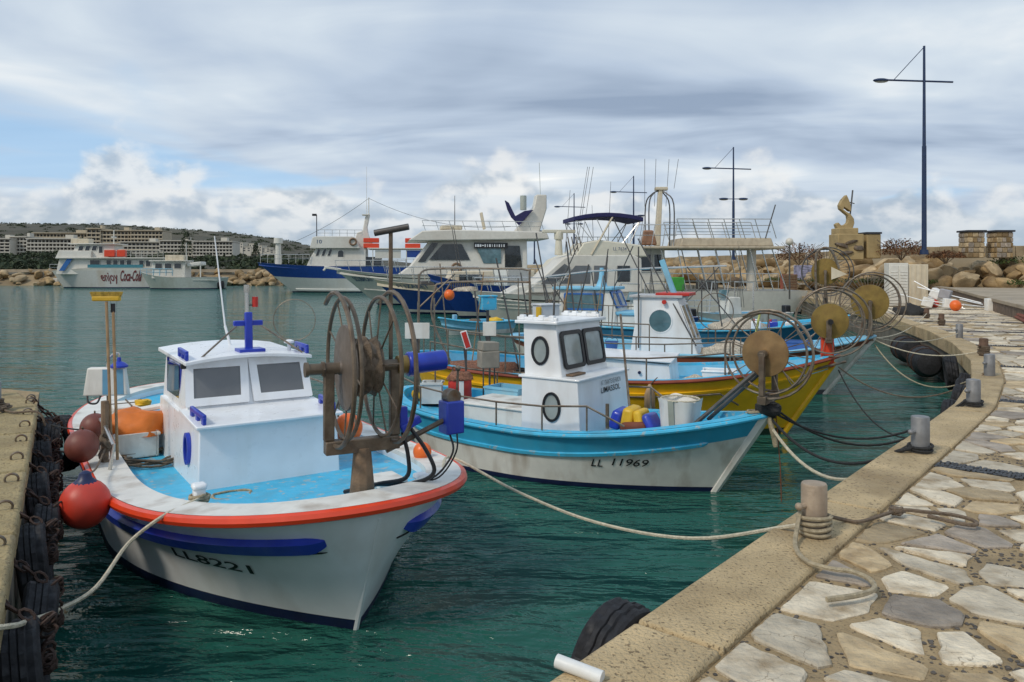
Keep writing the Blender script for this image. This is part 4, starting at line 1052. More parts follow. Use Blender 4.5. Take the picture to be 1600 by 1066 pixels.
# landing net standing on the port side
q = atd(470, 622, 8.4); top = atd(460, 500, 8.4)
t = thing('landing_net', 'round landing net on a thin pole behind the white wheelhouse', 'net', q)
e = top-q
MB().cyl((0, 0, -.6), (e.x*.3, 0, e.z-.28), .012, n=6).cyl((e.x*.3, 0, e.z-.30), (e.x*.3, 0, e.z-.24), .022, .01, 8).build('pole', steel, t)
MB().ring(e, (.1, -1, 0), .225, .0045, 32, 5).build('hoop', galv, t)
mb = MB(); c = e
for i in range(-6, 7):
    h = .235*sqrt(max(0, 1-(i/7)**2)); mb.cyl(c+V(i/7*.235, .004, -h), c+V(i/7*.235, .004, h), .0006, n=3); mb.cyl(c+V(-h, .004, i/7*.235), c+V(h, .004, i/7*.235), .0006, n=3)
mb.build('mesh', rope_t, t)
tag(MB().tube(smooth_path([on1(3.52, -1.36, z)+V(.03*sin(i*2.3), .03*cos(i*2.3), 0) for i, z in enumerate((.72, .8, .88, .95, 1.0, 1.05, 1.08, 1.1))], 4), .035, 6).build('rope_bundle', rope_b), 'knotted brown ropes lashed round the post of the nearest boat', 'rope')

# ---------------------------------------------------------------- the turquoise and white boat (number LL 11969)
B2L = 5.75
b2 = boat('fishing_boat', 'white fishing boat with turquoise topsides and white wheelhouse marked Limassol', (3.0, 8.95), (.82, -.57), B2L)
H2 = Hull(B2L, 1.08, .66, .36, zs=.16, ls_=3.0, lb=2.9, pb=2.0, qb=.78, ls=2.0, Bw=.98, lbw=3.0, pbw=1.7, rake=.62, srake=.35, fl=1.25, gx=1.0, N=44)
rows = [(0, -.42), (0, -.2), (0, 0), (0, .06), (.25, .05), (.45, .03), (1, -.27), (1, -.2), (1, -.1), (1, 0)]
H2.build(b2, rows, [(0, 3, 'bottom_paint', navy), (3, 6, 'hull', white_old), (6, 9, 'topside', cyan_hull)])
H2.deck(b2, .16, .14, cyan, cyan, wall_m=cyan)
H2.rim(b2, .030, cyan, 'rub_rail', dz=-.02, out=.01)
for s_ in (-1, 1): H2.strake(b2, cyan, 1, -.27, .45, 5.2, .05, .025, s_, 'rubbing_strake')
H2.text(b2, 'LL', 1.72, 1.57, 1, -.43, .095, -1, text_blk, .006); H2.text(b2, '11969', 1.46, 1.02, 1, -.43, .095, -1, text_blk, .006)
P2 = lambda a, y, z: V(B2L/2-a, y, z)
st = [H2.pt(0, z, 1) for z in (-.3, 0, .25, .5, .75, 1.0)]
mb = MB().tube([p+V(-.05, 0, 0) for p in st]+[st[-1]+V(.05, 0, .07)], [.05, .055, .065, .075, .085, .09, .085], 8); mb.build('stem', white_old, b2)
# lower house and wheelhouse
z0, z1, z2 = .50, 1.28, 1.98
mb = MB(); mb.hexa([P2(2.12, -.70, z0), P2(2.12, .70, z0), P2(3.02, .70, z0), P2(3.02, -.70, z0)], [P2(2.18, -.69, z1), P2(2.18, .69, z1), P2(3.02, .69, z1), P2(3.02, -.69, z1)]); mb.build('lower_house', white, b2, .012)
MB().box(P2(2.60, 0, z1+.012), (.92, 1.42, .03)).build('shelf', white, b2, .008)
mb = MB(); mb.hexa([P2(2.44, -.62, z1+.02), P2(2.44, .62, z1+.02), P2(3.02, .62, z1+.02), P2(3.02, -.62, z1+.02)], [P2(2.56, -.59, z2), P2(2.56, .59, z2), P2(3.06, .59, z2), P2(3.06, -.59, z2)]); mb.build('wheelhouse', white, b2, .012)
MB().box(P2(2.82, 0, z2+.018), (.66, 1.34, .045)).build('roof', white, b2, .012)
for y in (-.57, .57):
    for a in (2.62, 2.78, 2.94, 3.08): MB().box(P2(a, y, z2+.075), (.10, .09, .07), top=.7).build('roof_cleat', white, b2, .01)
    MB().box(P2(2.85, y, z2+.06), (.62, .06, .045)).build('roof_rail', white, b2, .01)
up2 = (P2(2.56, 0, z2)-P2(2.44, 0, z1)).normalized()
for y in (-.285, .285): window(b2, P2(2.49, y, 1.64)+V(.008, 0, 0), (0, 1, 0), up2, .54, .50, black, glass_pale, fw=.055, depth=.022, r=.07, name='windscreen')
for s_ in (-1, 1):
    ux = (1, 0, 0) if s_ < 0 else (-1, 0, 0)
    window(b2, P2(2.78, s_*.607, 1.63), ux, (0, 0, 1), .27, .38, black, glass_pale, 'ell', fw=.035, depth=.02, name='porthole')
    window(b2, P2(2.55, s_*.697, .93), ux, (0, 0, 1), .27, .38, black, glass_pale, 'ell', fw=.03, depth=.02, name='porthole')
nf = (P2(2.18, 0, z1)-P2(2.12, 0, z0)).normalized()
text_plane('lettering', 'ΑΓ. ΠΑΝΤΕΛΕΗΜΩΝ', P2(2.155, -.12, 1.165)+V(.010, 0, 0), (0, 1, 0), nf, .56, .062, text_blk, b2, .0)
text_plane('lettering', 'LIMASSOL', P2(2.163, -.10, 1.060)+V(.010, 0, 0), (0, 1, 0), nf, .55, .074, text_blk, b2, .004)
MB().box(P2(2.42, -.35, z1+.045), (.16, .34, .025)).build('driftwood', timber, b2, .006)
# guard rails along both sides, foredeck rails coming down to the deck
for s_ in (-1, 1):
    pts = [H2.pt(a, H2.sheer(a), s_, -.07)+V(0, 0, .30) for a in (5.3, 4.6, 3.9, 3.2, 2.5, 1.9)]
    pts += [H2.pt(1.45, H2.sheer(1.45), s_, -.10)+V(0, 0, .02)]
    rail(b2, pts, [(p, p-V(0, 0, .30)) for p in pts[0:6:1]], .014, galv, mids=())
MB().cyl(P2(1.75, -.70, .75), P2(1.75, -.70, 1.05), .024, n=8).build('post', rusty, b2)
# engine hatch aft of the wheelhouse
MB().box(P2(3.62, -.05, .64), (1.15, 1.0, .30)).box(P2(3.62, -.05, .805), (1.2, 1.05, .035)).build('engine_hatch', white_old, b2, .012)
r2 = net_reel(b2, P2(.02, .03, 1.72), .47, .27, .28, mat('tan_brown_plate', (.27, .17, .075), .55, metal=.4, var=.2, vscale=8, dirt=(.15, .08, .035), damt=.6, dstr=(1, 1, 1), bump=.08), galv, n=14, z_base=.98, post_m=rusty)
for y in (-.25, .3): MB().cyl(P2(.85, y, .80), P2(.12, y*.6, 1.50), .026, n=8).build('strut', dark_steel, b2)
MB().ell(P2(.02, 0, 1.06), (.16, .12, .10), 10, 6, jit=.15).tube(coil(P2(.0, 0, 1.0), .10, 4, .14, seed=2), .018, 5).build('bow_lashing', rope_d, b2)
MB().tube(coil(P2(.16, 0, .93), .10, 3, .10, seed=6), .016, 5).build('bow_rope_turns', rope_t, b2)
# stern gear: poles and light brackets
MB().cyl(P2(5.30, -.15, .8), P2(5.30, -.15, 2.62), .017, n=6).cyl(P2(5.18, -.32, .8), P2(5.18, -.30, 2.2), .014, n=6).cyl(P2(5.05, -.05, .8), P2(5.05, -.08, 2.25), .014, n=6).build('stern_poles', galv, b2)
MB().tube(smooth_path([P2(5.3, -.15, 2.40), P2(5.28, -.12, 2.64), P2(5.1, .10, 2.70), P2(4.3, .55, 2.70), P2(3.9, .75, 2.68), P2(3.86, .77, 2.5), P2(3.86, .77, 1.0)], 4), .016, 6).build('gantry', galv, b2)
MB().cyl(P2(5.3, -.15, 2.1), P2(4.95, .3, 2.62), .013, n=6).build('brace', galv, b2)
def on2(a, y, z): return onto(b2, P2(a, y, z))
RZ2 = b2.rotation_euler.z
t = thing('big_bag', 'large white woven bag standing open on the turquoise foredeck', 'bag', on2(1.05, -.12, .70), RZ2)
mb = MB(); n = 28; prof = ((0, .80), (.05, .86), (.20, .92), (.34, .98), (.40, 1.02)); vs = []
for z, k in prof:
    for i in range(n):
        x, y = outline(.46, .46, 'rect', .12, 6)[i]; w = 1+.06*mnoise.noise(V(x*6, y*6, z*5))
        vs.append((x*k*w, y*k*w, z+(.05*mnoise.noise(V(x*7, y*7, 2)) if z > .3 else 0)))
vs += [(x*.95, y*.95, z-.02) for x, y, z in vs[-n:]]; vs += [(x*.9, y*.9, .12) for x, y, z in vs[-n:]]
mb.add(vs, [(j*n+i, j*n+(i+1) % n, (j+1)*n+(i+1) % n, (j+1)*n+i) for j in range(6) for i in range(n)]+[list(range(6*n, 7*n)), list(range(n))[::-1]])
mb.build('body', foam, t); MB().box((-.02, -.228, .22), (.07, .012, .36), rot=(.12, 0, 0)).build('strap', mat('grey_green_strap', (.32, .33, .27), .8), t)
mb = MB(); mb.ring((0, 0, .40), (0, 0, 1), .235, .012, 24, 5); mb.build('hem', rope_w, t)
t = thing('bag', 'blue and yellow bag slumped on the turquoise foredeck beside the white bag', 'bag', on2(1.62, -.22, .70), RZ2)
for x, w, h, m, rr_ in ((-.20, .16, .24, royal, .25), (-.04, .17, .28, MATS['yellow_plastic'], .12), (.11, .13, .26, MATS['yellow_plastic'], -.22), (.24, .12, .23, royal, -.45)):
    MB().box((x, 0, h/2-.02), (w, .40, h), rot=(.12*rr_, rr_, .1), top=.86).build('bag_panel', m, t, .045, seg=3)
MB().box((.08, -.20, .05), (.36, .14, .11), rot=(.1, -.1, .2), top=.8).build('bag_flap', mat('brown_cloth', (.16, .05, .03), .9), t, .04, seg=3)
t = thing('oil_drum', 'red drum with white stripe and net on top, on the turquoise boat', 'drum', on2(4.65, .05, .62))
MB().lathe([(.17, 0), (.18, .01), (.175, .13), (.18, .14), (.175, .27), (.18, .28), (.175, .40), (.17, .41)], n=20).build('body', red, t)
MB().prism([(.0, -.186, .02), (.07, -.172, .02), (.07, -.172, .40), (.0, -.186, .40)], (0, -.002, 0)).build('stripe', white, t)
lump('net', '', '', (0, 0, .41), (.2, .2, .12), net_m, 2, .3); o = bpy.data.objects['net']; o.parent = t; del o['label']; del o['category']
t = thing('plastic_bin', 'clear white plastic bin between the drum and the stern rail', 'bin', on2(5.05, -.12, .64)); crate_mesh(.3, .3, .34).build('body', mat('milky_plastic', (.6, .62, .6), .4), t)
t = thing('fish_crate', 'pale turquoise fish crate behind the red drum', 'crate', on2(4.05, .48, .62), RZ2); crate_mesh(.6, .4, .3).build('body', ltblue, t)
lump('net_heap', 'yellow cord and net heap on the stern of the turquoise boat', 'net', on2(5.35, -.05, .70), (.14, .12, .16), MATS['yellow_plastic'], 3, .3)
# boards and boxes standing at the stern
def sign_board(lab, px, py, d, w, h, m, pole=None, tilt=0., stripe=None, nm='marker_board'):
    c = atd(px, py, d); base = pole if pole is not None else c.z-.6
    t = thing(nm, lab, 'board', (c.x, c.y, base)); z = c.z-base
    MB().box((0, 0, z), (w, .03, h), rot=(0, tilt, 0)).build('board', m, t, .004)
    if stripe: MB().box((0, -.018, z), (w*.72, .006, h*.88), rot=(0, tilt, 0)).build('stripe', stripe, t)
    MB().cyl((0, .03, 0), (0, .03, z), .016, n=6).cyl((-w*.3, .03, z-h*.5), (.0, .03, max(0, z-h*.5-.35)), .012, n=6).build('pole', dark_steel, t)
sign_board('blank white board on thin legs at the stern of the turquoise boat', 652, 517, 11.6, .37, .24, white_old, .55)
sign_board('blank white square board in front of the small blue dinghy', 765, 514, 12.15, .21, .22, white_old, .52)
sign_board('tilted red marker board with white border beside the grey box', 728, 531, 12.2, .105, .29, white, .52, -.30, red)
c = atd(763, 556, 11.9); t = thing('grey_box', 'weathered grey taped box on legs behind the turquoise boat', 'box', (c.x, c.y, c.z-.55), .3)
MB().box((0, 0, .50), (.30, .26, .26)).box((0, 0, .70), (.28, .24, .14), rot=(0, .05, .1)).build('body', mat('weathered_grey_card', (.26, .24, .20), .85, var=.2, dirt=(.14, .12, .1)), t, .015)
for x in (-.08, .1): MB().cyl((x, 0, -.32), (x, 0, .38), .012, n=6).build('leg', dark_steel, t)

# ---------------------------------------------------------------- the yellow boat
B3L = 7.5
b3 = boat('fishing_boat', 'yellow fishing boat with red brown rim between two white boats', (5.25, 12.35), (.95, -.31), B3L)
H3 = Hull(B3L, 1.25, .92, .40, zs=.2, ls_=3.4, lb=3.3, pb=2.0, qb=.75, ls=2.4, Bw=1.1, lbw=3.6, pbw=1.7, rake=.85, srake=.4, fl=1.2, gx=1.0, N=40)
rows = [(0, -.42), (0, -.2), (0, 0), (0, .10), (.3, .05), (.5, .03), (.72, 0), (1, -.13), (1, -.06), (1, 0)]
H3.build(b3, rows, [(0, 3, 'bottom_paint', mat('green_bottom_paint', (.02, .05, .03), .6)), (3, 9, 'hull', yellow)])
H3.deck(b3, .12, .22, cyan, cyan, wall_m=ltblue)
H3.rim(b3, .030, brownred, 'rub_rail', dz=-.02, out=.01)
for s_ in (-1, 1): H3.strake(b3, yellow, 1, -.22, .4, 7, .05, .03, s_)
P3 = lambda a, y, z: V(B3L/2-a, y, z)
mb = MB().tube([H3.pt(0, z, 1)+V(.02, 0, 0) for z in (-.3, 0, .3, .6, .9, 1.2)], .05, 8); mb.build('stem', yellow, b3)
profile(b3, 'trunk', white, [(B3L/2-2.55, .55), (B3L/2-2.62, 1.12), (B3L/2-4.2, 1.22), (B3L/2-4.2, .55)], -.62, .62, .08, .015)
MB().box(P3(3.42, 0, 1.20), (1.7, 1.3, .035), rot=(0, .035, 0)).build('trunk_top', white, b3, .01)
for y in (-.625,): MB().cyl(P3(3.1, y-.02, .98), P3(3.1, y+.05, .98), .025, n=10).build('fitting', navy, b3)
for s_ in (-1, 1):
    pts = [H3.pt(a, H3.sheer(a), s_, -.05)+V(0, 0, .34) for a in (6.8, 5.8, 4.8, 3.8, 2.9, 2.2, 1.7)]+[H3.pt(1.1, H3.sheer(1.1), s_, -.05)+V(0, 0, .03)]
    rail(b3, pts, [(p, p-V(0, 0, .34)) for p in pts[:7:2]], .014, galv)
    pts = [H3.pt(a, H3.sheer(a)-.22, s_, .10) for a in (4.6, 3.8, 3.0, 2.2, 1.7)]+[H3.pt(1.25, H3.sheer(1.25)-.5, s_, .06)]
    rail(b3, pts, [], .016, galv, 'side_tube')
r3 = net_reel(b3, P3(.14, .0, 1.86), .51, .285, .32, brass, galv, n=20, z_base=None, stand=False)
MB().box(P3(.17, 0, 1.40), (.19, .22, .56)).build('reel_pedestal', redo, b3, .015)
MB().box(P3(.16, .0, 1.56), (.10, .56, .08)).box(P3(.16, .26, 1.72), (.08, .05, .32)).box(P3(.16, -.26, 1.72), (.08, .05, .32)).build('reel_fork', rusty, b3, .01)
MB().cyl(P3(.14, -.285, 1.86), P3(.14, -.33, 1.86), .04, n=10).build('hub_cap', black, r3)
MB().tube(smooth_path([P3(1.05, -.50, .98), P3(.7, -.36, 1.02), P3(.3, -.25, 1.12), P3(-.1, -.1, 1.22)], 4), .022, 6).build('bow_roller', galv, b3)
def on3(a, y, z): return onto(b3, P3(a, y, z))
RZ3 = b3.rotation_euler.z
def fender(lab, p, r, L, m, top):
    t = thing('fender', lab, 'fender', p); MB().lathe([(.01, -L/2), (r*.6, -L/2+.03), (r, -L/2+.12), (r, L/2-.16), (r*.55, L/2-.05), (r*.3, L/2), (.01, L/2+.01)], n=16).build('body', m, t)
    MB().tube([(0, 0, L/2), Vector(top)-t.location], .008, 5).build('lanyard', rope_b, t)
fp = onto(b3, H3.pt(2.75, .68, -1, .14)); fender('worn tan fender hanging on the side of the yellow boat', fp, .085, .50, mat('worn_fender', (.42, .29, .17), .75, var=.2, dirt=(.10, .07, .05), damt=.9), onto(b3, H3.pt(2.75, 1.0, -1, 0)))
t = thing('fish_crate', 'white rope tied crate on the foredeck of the yellow boat', 'crate', on3(1.85, .05, .62), RZ3); crate_mesh(.55, .4, .38).build('body', white, t, .01)
MB().tube(smooth_path([(.1, -.22, .4), (.12, -.23, .1), (.16, -.22, .38), (.2, -.23, .1)], 4), .01, 5).build('cord', rope_b, t)
lump('net_heap', 'pale net heap beside the white crate on the yellow boat', 'net', on3(2.25, -.2, .62), (.3, .25, .30), net_w, 12, .3)
lump('net_heap', 'reddish brown net heap on the stern of the yellow boat', 'net', on3(6.1, .0, .70), (.8, .5, .34), net_m, 15, .35)
lump('net_heap', 'grey and white net heap amidships on the yellow boat', 'net', on3(5.0, -.35, .62), (.6, .35, .25), net_w, 19, .35)
t = thing('plastic_tub', 'pale tub with green band on the after deck of the yellow boat', 'tub', on3(4.6, -.25, .60)); crate_mesh(.42, .36, .42).build('body', white_old, t); MB().box((0, -.185, .21), (.12, .012, .4)).build('band', mat('green_paint', (.02, .14, .07), .5), t)

# ---------------------------------------------------------------- the white and pale blue boat with the red topped wheelhouse
B4L = 8.2
b4 = boat('fishing_boat', 'white fishing boat with pale blue deck and red topped wheelhouse behind the yellow boat', (7.65, 16.2), (.93, -.37), B4L)
H4 = Hull(B4L, 1.35, .86, .42, zs=.2, ls_=3.6, lb=3.6, pb=2.0, qb=.72, ls=2.6, Bw=1.2, lbw=3.8, pbw=1.7, rake=1.0, srake=.4, fl=1.2, gx=1.0, N=40)
H4.build(b4, [(0, -.42), (0, -.2), (0, 0), (0, .10), (.3, .05), (.6, 0), (1, -.16), (1, -.05), (1, 0)], [(0, 3, 'bottom_paint', mat('grey_bottom_paint', (.12, .12, .13), .7)), (3, 6, 'hull', white_old), (6, 8, 'topside', mat('brown_red_band', (.22, .06, .03), .5))])
H4.deck(b4, .16, .16, ltblue, ltblue); H4.rim(b4, .03, ltblue, 'rub_rail', dz=.0, out=.01)
P4 = lambda a, y, z: V(B4L/2-a, y, z)
mb = MB().tube([H4.pt(0, z, 1)+V(.02, 0, 0) for z in (-.3, 0, .3, .6, .9, 1.25)], .05, 8); mb.build('stem', white_old, b4)
H4.text(b4, '1944', 1.75, 1.25, 1, -.32, .11, -1, text_blk, .01); H4.text(b4, 'ΔΙΝΑΣ', 1.78, 1.16, 1, -.50, .10, -1, text_blk, .01)
X = B4L/2
profile(b4, 'wheelhouse', white, [(X-3.55, .70), (X-4.05, 2.05), (X-5.05, 2.05), (X-5.0, 1.45), (X-5.12, .70)], -.55, .55, .04, .015)
MB().box(P4(4.52, 0, 2.07), (1.20, 1.16, .06)).build('roof', mat('grey_roof_paint', (.45, .45, .45), .6), b4, .01)
MB().box(P4(4.15, -.05, 2.12), (.75, 1.0, .07)).build('roof_coaming', red, b4, .01)
MB().cyl(P4(4.32, -.56, 1.95), P4(4.32, -.62, 1.95), .05, n=12).build('side_lamp', red, b4)
for s_ in (-1, 1):
    ux = (1, 0, 0) if s_ < 0 else (-1, 0, 0)
    window(b4, P4(4.42, s_*.532, 1.52), ux, (0, 0, 1), .55, .55, white, glass_teal, 'ell', fw=.025, depth=.015, name='round_window')
upw = (V(-.5, 0, 1.35)).normalized()
for y in (-.26, .26): window(b4, P4(3.83, y, 1.46)+V(.012, 0, 0), (0, 1, 0), upw, .46, .92, white, glass_teal, fw=.03, depth=.014, r=.03, name='windscreen')
MB().box(P4(4.3, -.2, 2.5), (.12, .10, .85), rot=(0, -.35, 0)).build('exhaust', ltblue, b4, .01)
for pts in ([P4(4.9, -.6, .9), P4(4.9, -.6, 3.2)], [P4(3.6, -.7, 1.0), P4(5.0, -.2, 3.4)], [P4(5.9, -.3, .9), P4(5.7, -.3, 3.0)]): MB().tube(pts, .018, 6).build('pole', dark_steel, b4)
for s_ in (-1, 1):
    pts = [H4.pt(a, H4.sheer(a), s_, -.05)+V(0, 0, .34) for a in (7.4, 6, 4.8, 3.6, 2.6, 1.9)]
    rail(b4, pts, [(p, p-V(0, 0, .34)) for p in pts], .015, galv)
net_reel(b4, P4(.10, 0, 2.00), .58, .37, .34, brass, galv, n=22, z_base=1.2, post_m=rusty)
def on4(a, y, z): return onto(b4, P4(a, y, z))
lump('net_heap', 'pale net heap with floats on the foredeck before the red topped wheelhouse', 'net', on4(2.9, -.3, .74), (.7, .4, .36), net_w, 22, .35)
t = thing('hoop_net', 'large thin steel hoop net standing behind the red topped wheelhouse', 'net', atd(1118, 487, 17.5)-V(0, 0, .95)); MB().ring((0, 0, .95), (.1, -1, 0), .42, .012, 30, 5).build('hoop', galv, t); MB().cyl((0, 0, 0), (0, 0, .55), .015, n=6).build('pole', galv, t)
t = thing('orange_crate', 'orange crate on the foredeck of the white and pale blue boat', 'crate', on4(2.2, .15, .76), b4.rotation_euler.z); crate_mesh(.6, .4, .2).build('body', orange, t)
t = thing('fish_crate', 'blue fish crate on the bow of the white and pale blue boat', 'crate', on4(1.5, -.1, .86), b4.rotation_euler.z); crate_mesh(.55, .4, .28).build('body', mat('mid_blue_plastic', (.05, .13, .38), .5), t)

# ---------------------------------------------------------------- the blue boat with the glazed cyan cabin
B5L = 9.2
b5 = boat('fishing_boat', 'blue fishing boat with cyan roofed cabin behind the white wheelhouses', (9.3, 21.2), (.92, -.38), B5L)
H5 = Hull(B5L, 1.45, .98, .42, zs=.2, ls_=3.8, lb=3.8, pb=2.0, qb=.72, ls=2.6, Bw=1.3, lbw=4.0, pbw=1.7, rake=1.1, srake=.4, fl=1.2, gx=1.0, N=36)
H5.build(b5, [(0, -.42), (0, 0), (0, .1), (.4, .05), (1, -.22), (1, -.1), (1, 0)], [(0, 2, 'bottom_paint', navy), (2, 6, 'hull', mat('teal_blue_hull', (.02, .14, .26), .45, var=.15))])
H5.deck(b5, .18, .2, cyan, cyan, wall_m=cyan); H5.rim(b5, .035, cyan, 'rub_rail', out=.01)
P5 = lambda a, y, z: V(B5L/2-a, y, z); X = B5L/2
profile(b5, 'cabin', white_old, [(X-6.35, .8), (X-6.40, 1.45), (X-6.65, 2.06), (X-8.2, 2.06), (X-8.2, .8)], -.72, .72, .05, .02)
MB().box(P5(7.45, 0, 2.10), (1.9, 1.55, .09)).build('roof', ltblue, b5, .02)
MB().box(P5(5.5, 0, 1.36), (1.9, 1.4, .10)).build('trunk_top', ltblue, b5, .02); MB().box(P5(5.5, 0, 1.05), (1.75, 1.3, .56)).build('trunk', white_old, b5, .02)
for y in (-.34, .34): window(b5, P5(6.51, y, 1.76)+V(.012, 0, 0), (0, 1, 0), (-.25, 0, .61), .60, .54, mat('mid_blue_frame', (.03, .14, .42), .4), glass_pale, fw=.07, depth=.025, r=.08, name='windscreen')
for s_ in (-1, 1): window(b5, P5(7.42, s_*.695, 1.70), (1, 0, 0) if s_ < 0 else (-1, 0, 0), (0, 0, 1), 1.25, .52, MATS['mid_blue_frame'], glass_teal, fw=.05, depth=.02, r=.05, name='side_window')
MB().lathe([(.2, 0), (.10, .25), (.06, .6)], Matrix.Translation(P5(7.1, .2, 2.13)), 10).build('funnel', ltblue, b5)
net_reel(b5, P5(.6, 0, 2.62), .62, .37, .36, brass, dark_steel, n=18, z_base=1.3, post_m=rusty)
MB().prism([P5(.45, -.35, 2.75), P5(.05, -.38, 2.55), P5(.45, -.36, 2.40)], V(0, .3, 0)).build('reel_guard', cream, b5)
MB().tube(smooth_path([P5(.8, -.3, 1.3), P5(.85, -.3, 2.9), P5(.7, -.3, 3.25), P5(.45, -.3, 3.2), P5(.25, -.3, 2.7)], 4), .035, 7).build('davit', galv, b5)
for pts in ([P5(7.0, -.6, 1), P5(6.7, -.5, 3.3)], [P5(5.0, -.7, 1.2), P5(6.6, -.2, 4.2)], [P5(7.3, .5, 1), P5(6.1, .2, 3.4)], [P5(3.9, -.6, 1.2), P5(3.9, -.6, 2.4)]): MB().tube(pts, .02, 6).build('pole', dark_steel, b5)
MB().tube([P5(8.6, -.8, 2.45), P5(7.2, -.75, 2.62), P5(5.2, -.7, 2.72), P5(3.2, -.6, 2.78)], .03, 7).build('gantry_tube', steel, b5)
for a, z in ((8.5, 2.45), (6.9, 2.63), (5.1, 2.71), (3.3, 2.76)): MB().cyl(P5(a, -.75, .95), P5(a+.25, -.74, z), .018, n=6).build('gantry_leg', dark_steel, b5)
def on5(a, y, z): return onto(b5, P5(a, y, z))
lump('net_heap', 'brown and white net heap on the foredeck of the blue boat', 'net', on5(3.0, -.3, .85), (.9, .5, .42), net_w, 31, .35)
for k, (a, m, nm) in enumerate(((2.4, white, 'white'), (1.95, royal, 'dark blue'), (1.5, white_old, 'grey white'))):
    t = thing('jerrycan', nm+' jerrycan on the foredeck of the blue boat', 'jerrycan', on5(a, -.62, .85), b5.rotation_euler.z)
    MB().box((0, 0, .19), (.26, .18, .38)).build('body', m, t, .03); MB().cyl((-.06, 0, .38), (-.06, 0, .44), .03, n=8).build('cap', red, t); MB().box((.04, 0, .42), (.14, .03, .03)).build('handle', m, t)

# ---------------------------------------------------------------- small pale blue dinghy
b6L = 3.6
b6 = boat('dinghy', 'small pale blue open dinghy moored beyond the turquoise boat', (-2.95, 31.0), (-.80, -.60), b6L)
H6 = Hull(b6L, .80, .50, .22, ls_=2, lb=1.9, pb=2.1, qb=.7, ls=1.2, ts=.6, Bw=.65, lbw=2.0, pbw=1.7, rake=.4, srake=.1, fl=1.1, gx=1.0, N=28)
H6.build(b6, [(0, -.3), (0, 0), (.35, 0), (.6, 0), (1, 0)], [(0, 2, 'bottom_paint', white_old), (2, 4, 'hull', ltblue)])
H6.deck(b6, .12, .30, ltblue, ltblue); H6.rim(b6, .035, cyan, out=.01)
for x in (.5, -.6): MB().box((x, 0, .40), (.25, 1.35, .04)).build('thwart', ltblue, b6, .01)
MB().box((1.05, 0, .72), (.16, .16, .2)).build('mooring_post', ltblue, b6, .02)
lump('net_heap', 'small dark net heap in the pale blue dinghy', 'net', onto(b6, (-.1, -.2, .3)), (.3, .3, .32), rope_b, 41, .3)
t = thing('outboard_cover', 'yellow oilskin bundle in the pale blue dinghy', 'bundle', onto(b6, (-1.0, 0, .45))); lump('b', '', '', (0, 0, 0), (.3, .25, .2), MATS['yellow_plastic'], 43, .3); o = bpy.data.objects['b']; o.parent = t; o.name = 'bundle_cloth'; del o['label']; del o['category']
# boxes on posts standing beyond the turquoise boat
c = atd(762, 474, 14.9); t = thing('post_box', 'cyan box on a dark post rising beside the small dinghy', 'box', (c.x, c.y, c.z-1.36), .35)
MB().box((0, 0, 1.36), (.29, .25, .25)).box((0, 0, 1.50), (.32, .28, .03)).build('body', cyan, t, .01); MB().cyl((0, 0, 0), (0, 0, 1.24), .03, n=8).build('post', dark_steel, t)
c = atd(853, 493, 13.0); t = thing('switch_box', 'pale grey box with yellow edge on the boat behind the white wheelhouse', 'box', (c.x, c.y, c.z-.9), .5)
MB().box((0, 0, .90), (.36, .30, .34)).box((0, 0, 1.085), (.40, .34, .03)).build('body', mat('pale_grey_box', (.55, .56, .57), .5), t, .01); MB().box((-.20, -.10, .88), (.035, .12, .34)).build('edge', MATS['yellow_plastic'], t); MB().cyl((0, 0, -.32), (0, 0, .74), .03, n=8).build('post', dark_steel, t)
# poles and tubes standing among the boats
MB().cyl(P2(1.62, -.28, .6), P2(1.95, .05, 2.1), .016, n=6).build('pole', galv, b2)
MB().cyl(P2(3.35, .55, .6), P2(3.3, .6, 2.5), .016, n=6).build('pole', dark_steel, b2)
for a, y, z1, da in ((5.4, .2, 2.9, .5), (4.7, -.5, 2.6, -.4), (4.3, .4, 3.2, .3), (5.9, -.4, 2.3, .2)): MB().cyl(P3(a, y, .6), P3(a+da, y, z1), .016, n=6).build('pole', dark_steel, b3)
MB().tube(smooth_path([P3(1.3, -.45, .8), P3(1.28, -.45, 1.5), P3(1.2, -.42, 2.0)], 3), .02, 6).build('painted_pole', mat('striped_green_pole', (.35, .38, .12), .7, var=.6, vscale=14), b3)
for a, y, z1, da in ((7.2, .3, 3.6, .5), (6.6, -.5, 2.8, -.5), (7.7, 0, 2.6, .3)): MB().cyl(P4(a, y, .8), P4(a+da, y, z1), .018, n=6).build('pole', dark_steel, b4)
for a0, z0_, a1, z1 in ((8.7, 1.0, 7.6, 3.4), (8.2, 1.0, 9.0, 3.0), (4.7, 1.3, 3.4, 2.75), (2.9, 1.1, 4.3, 2.75), (7.6, 1.0, 8.6, 2.45)): MB().cyl(P5(a0, -.8, z0_), P5(a1, -.7, z1), .018, n=6).build('pole', dark_steel, b5)
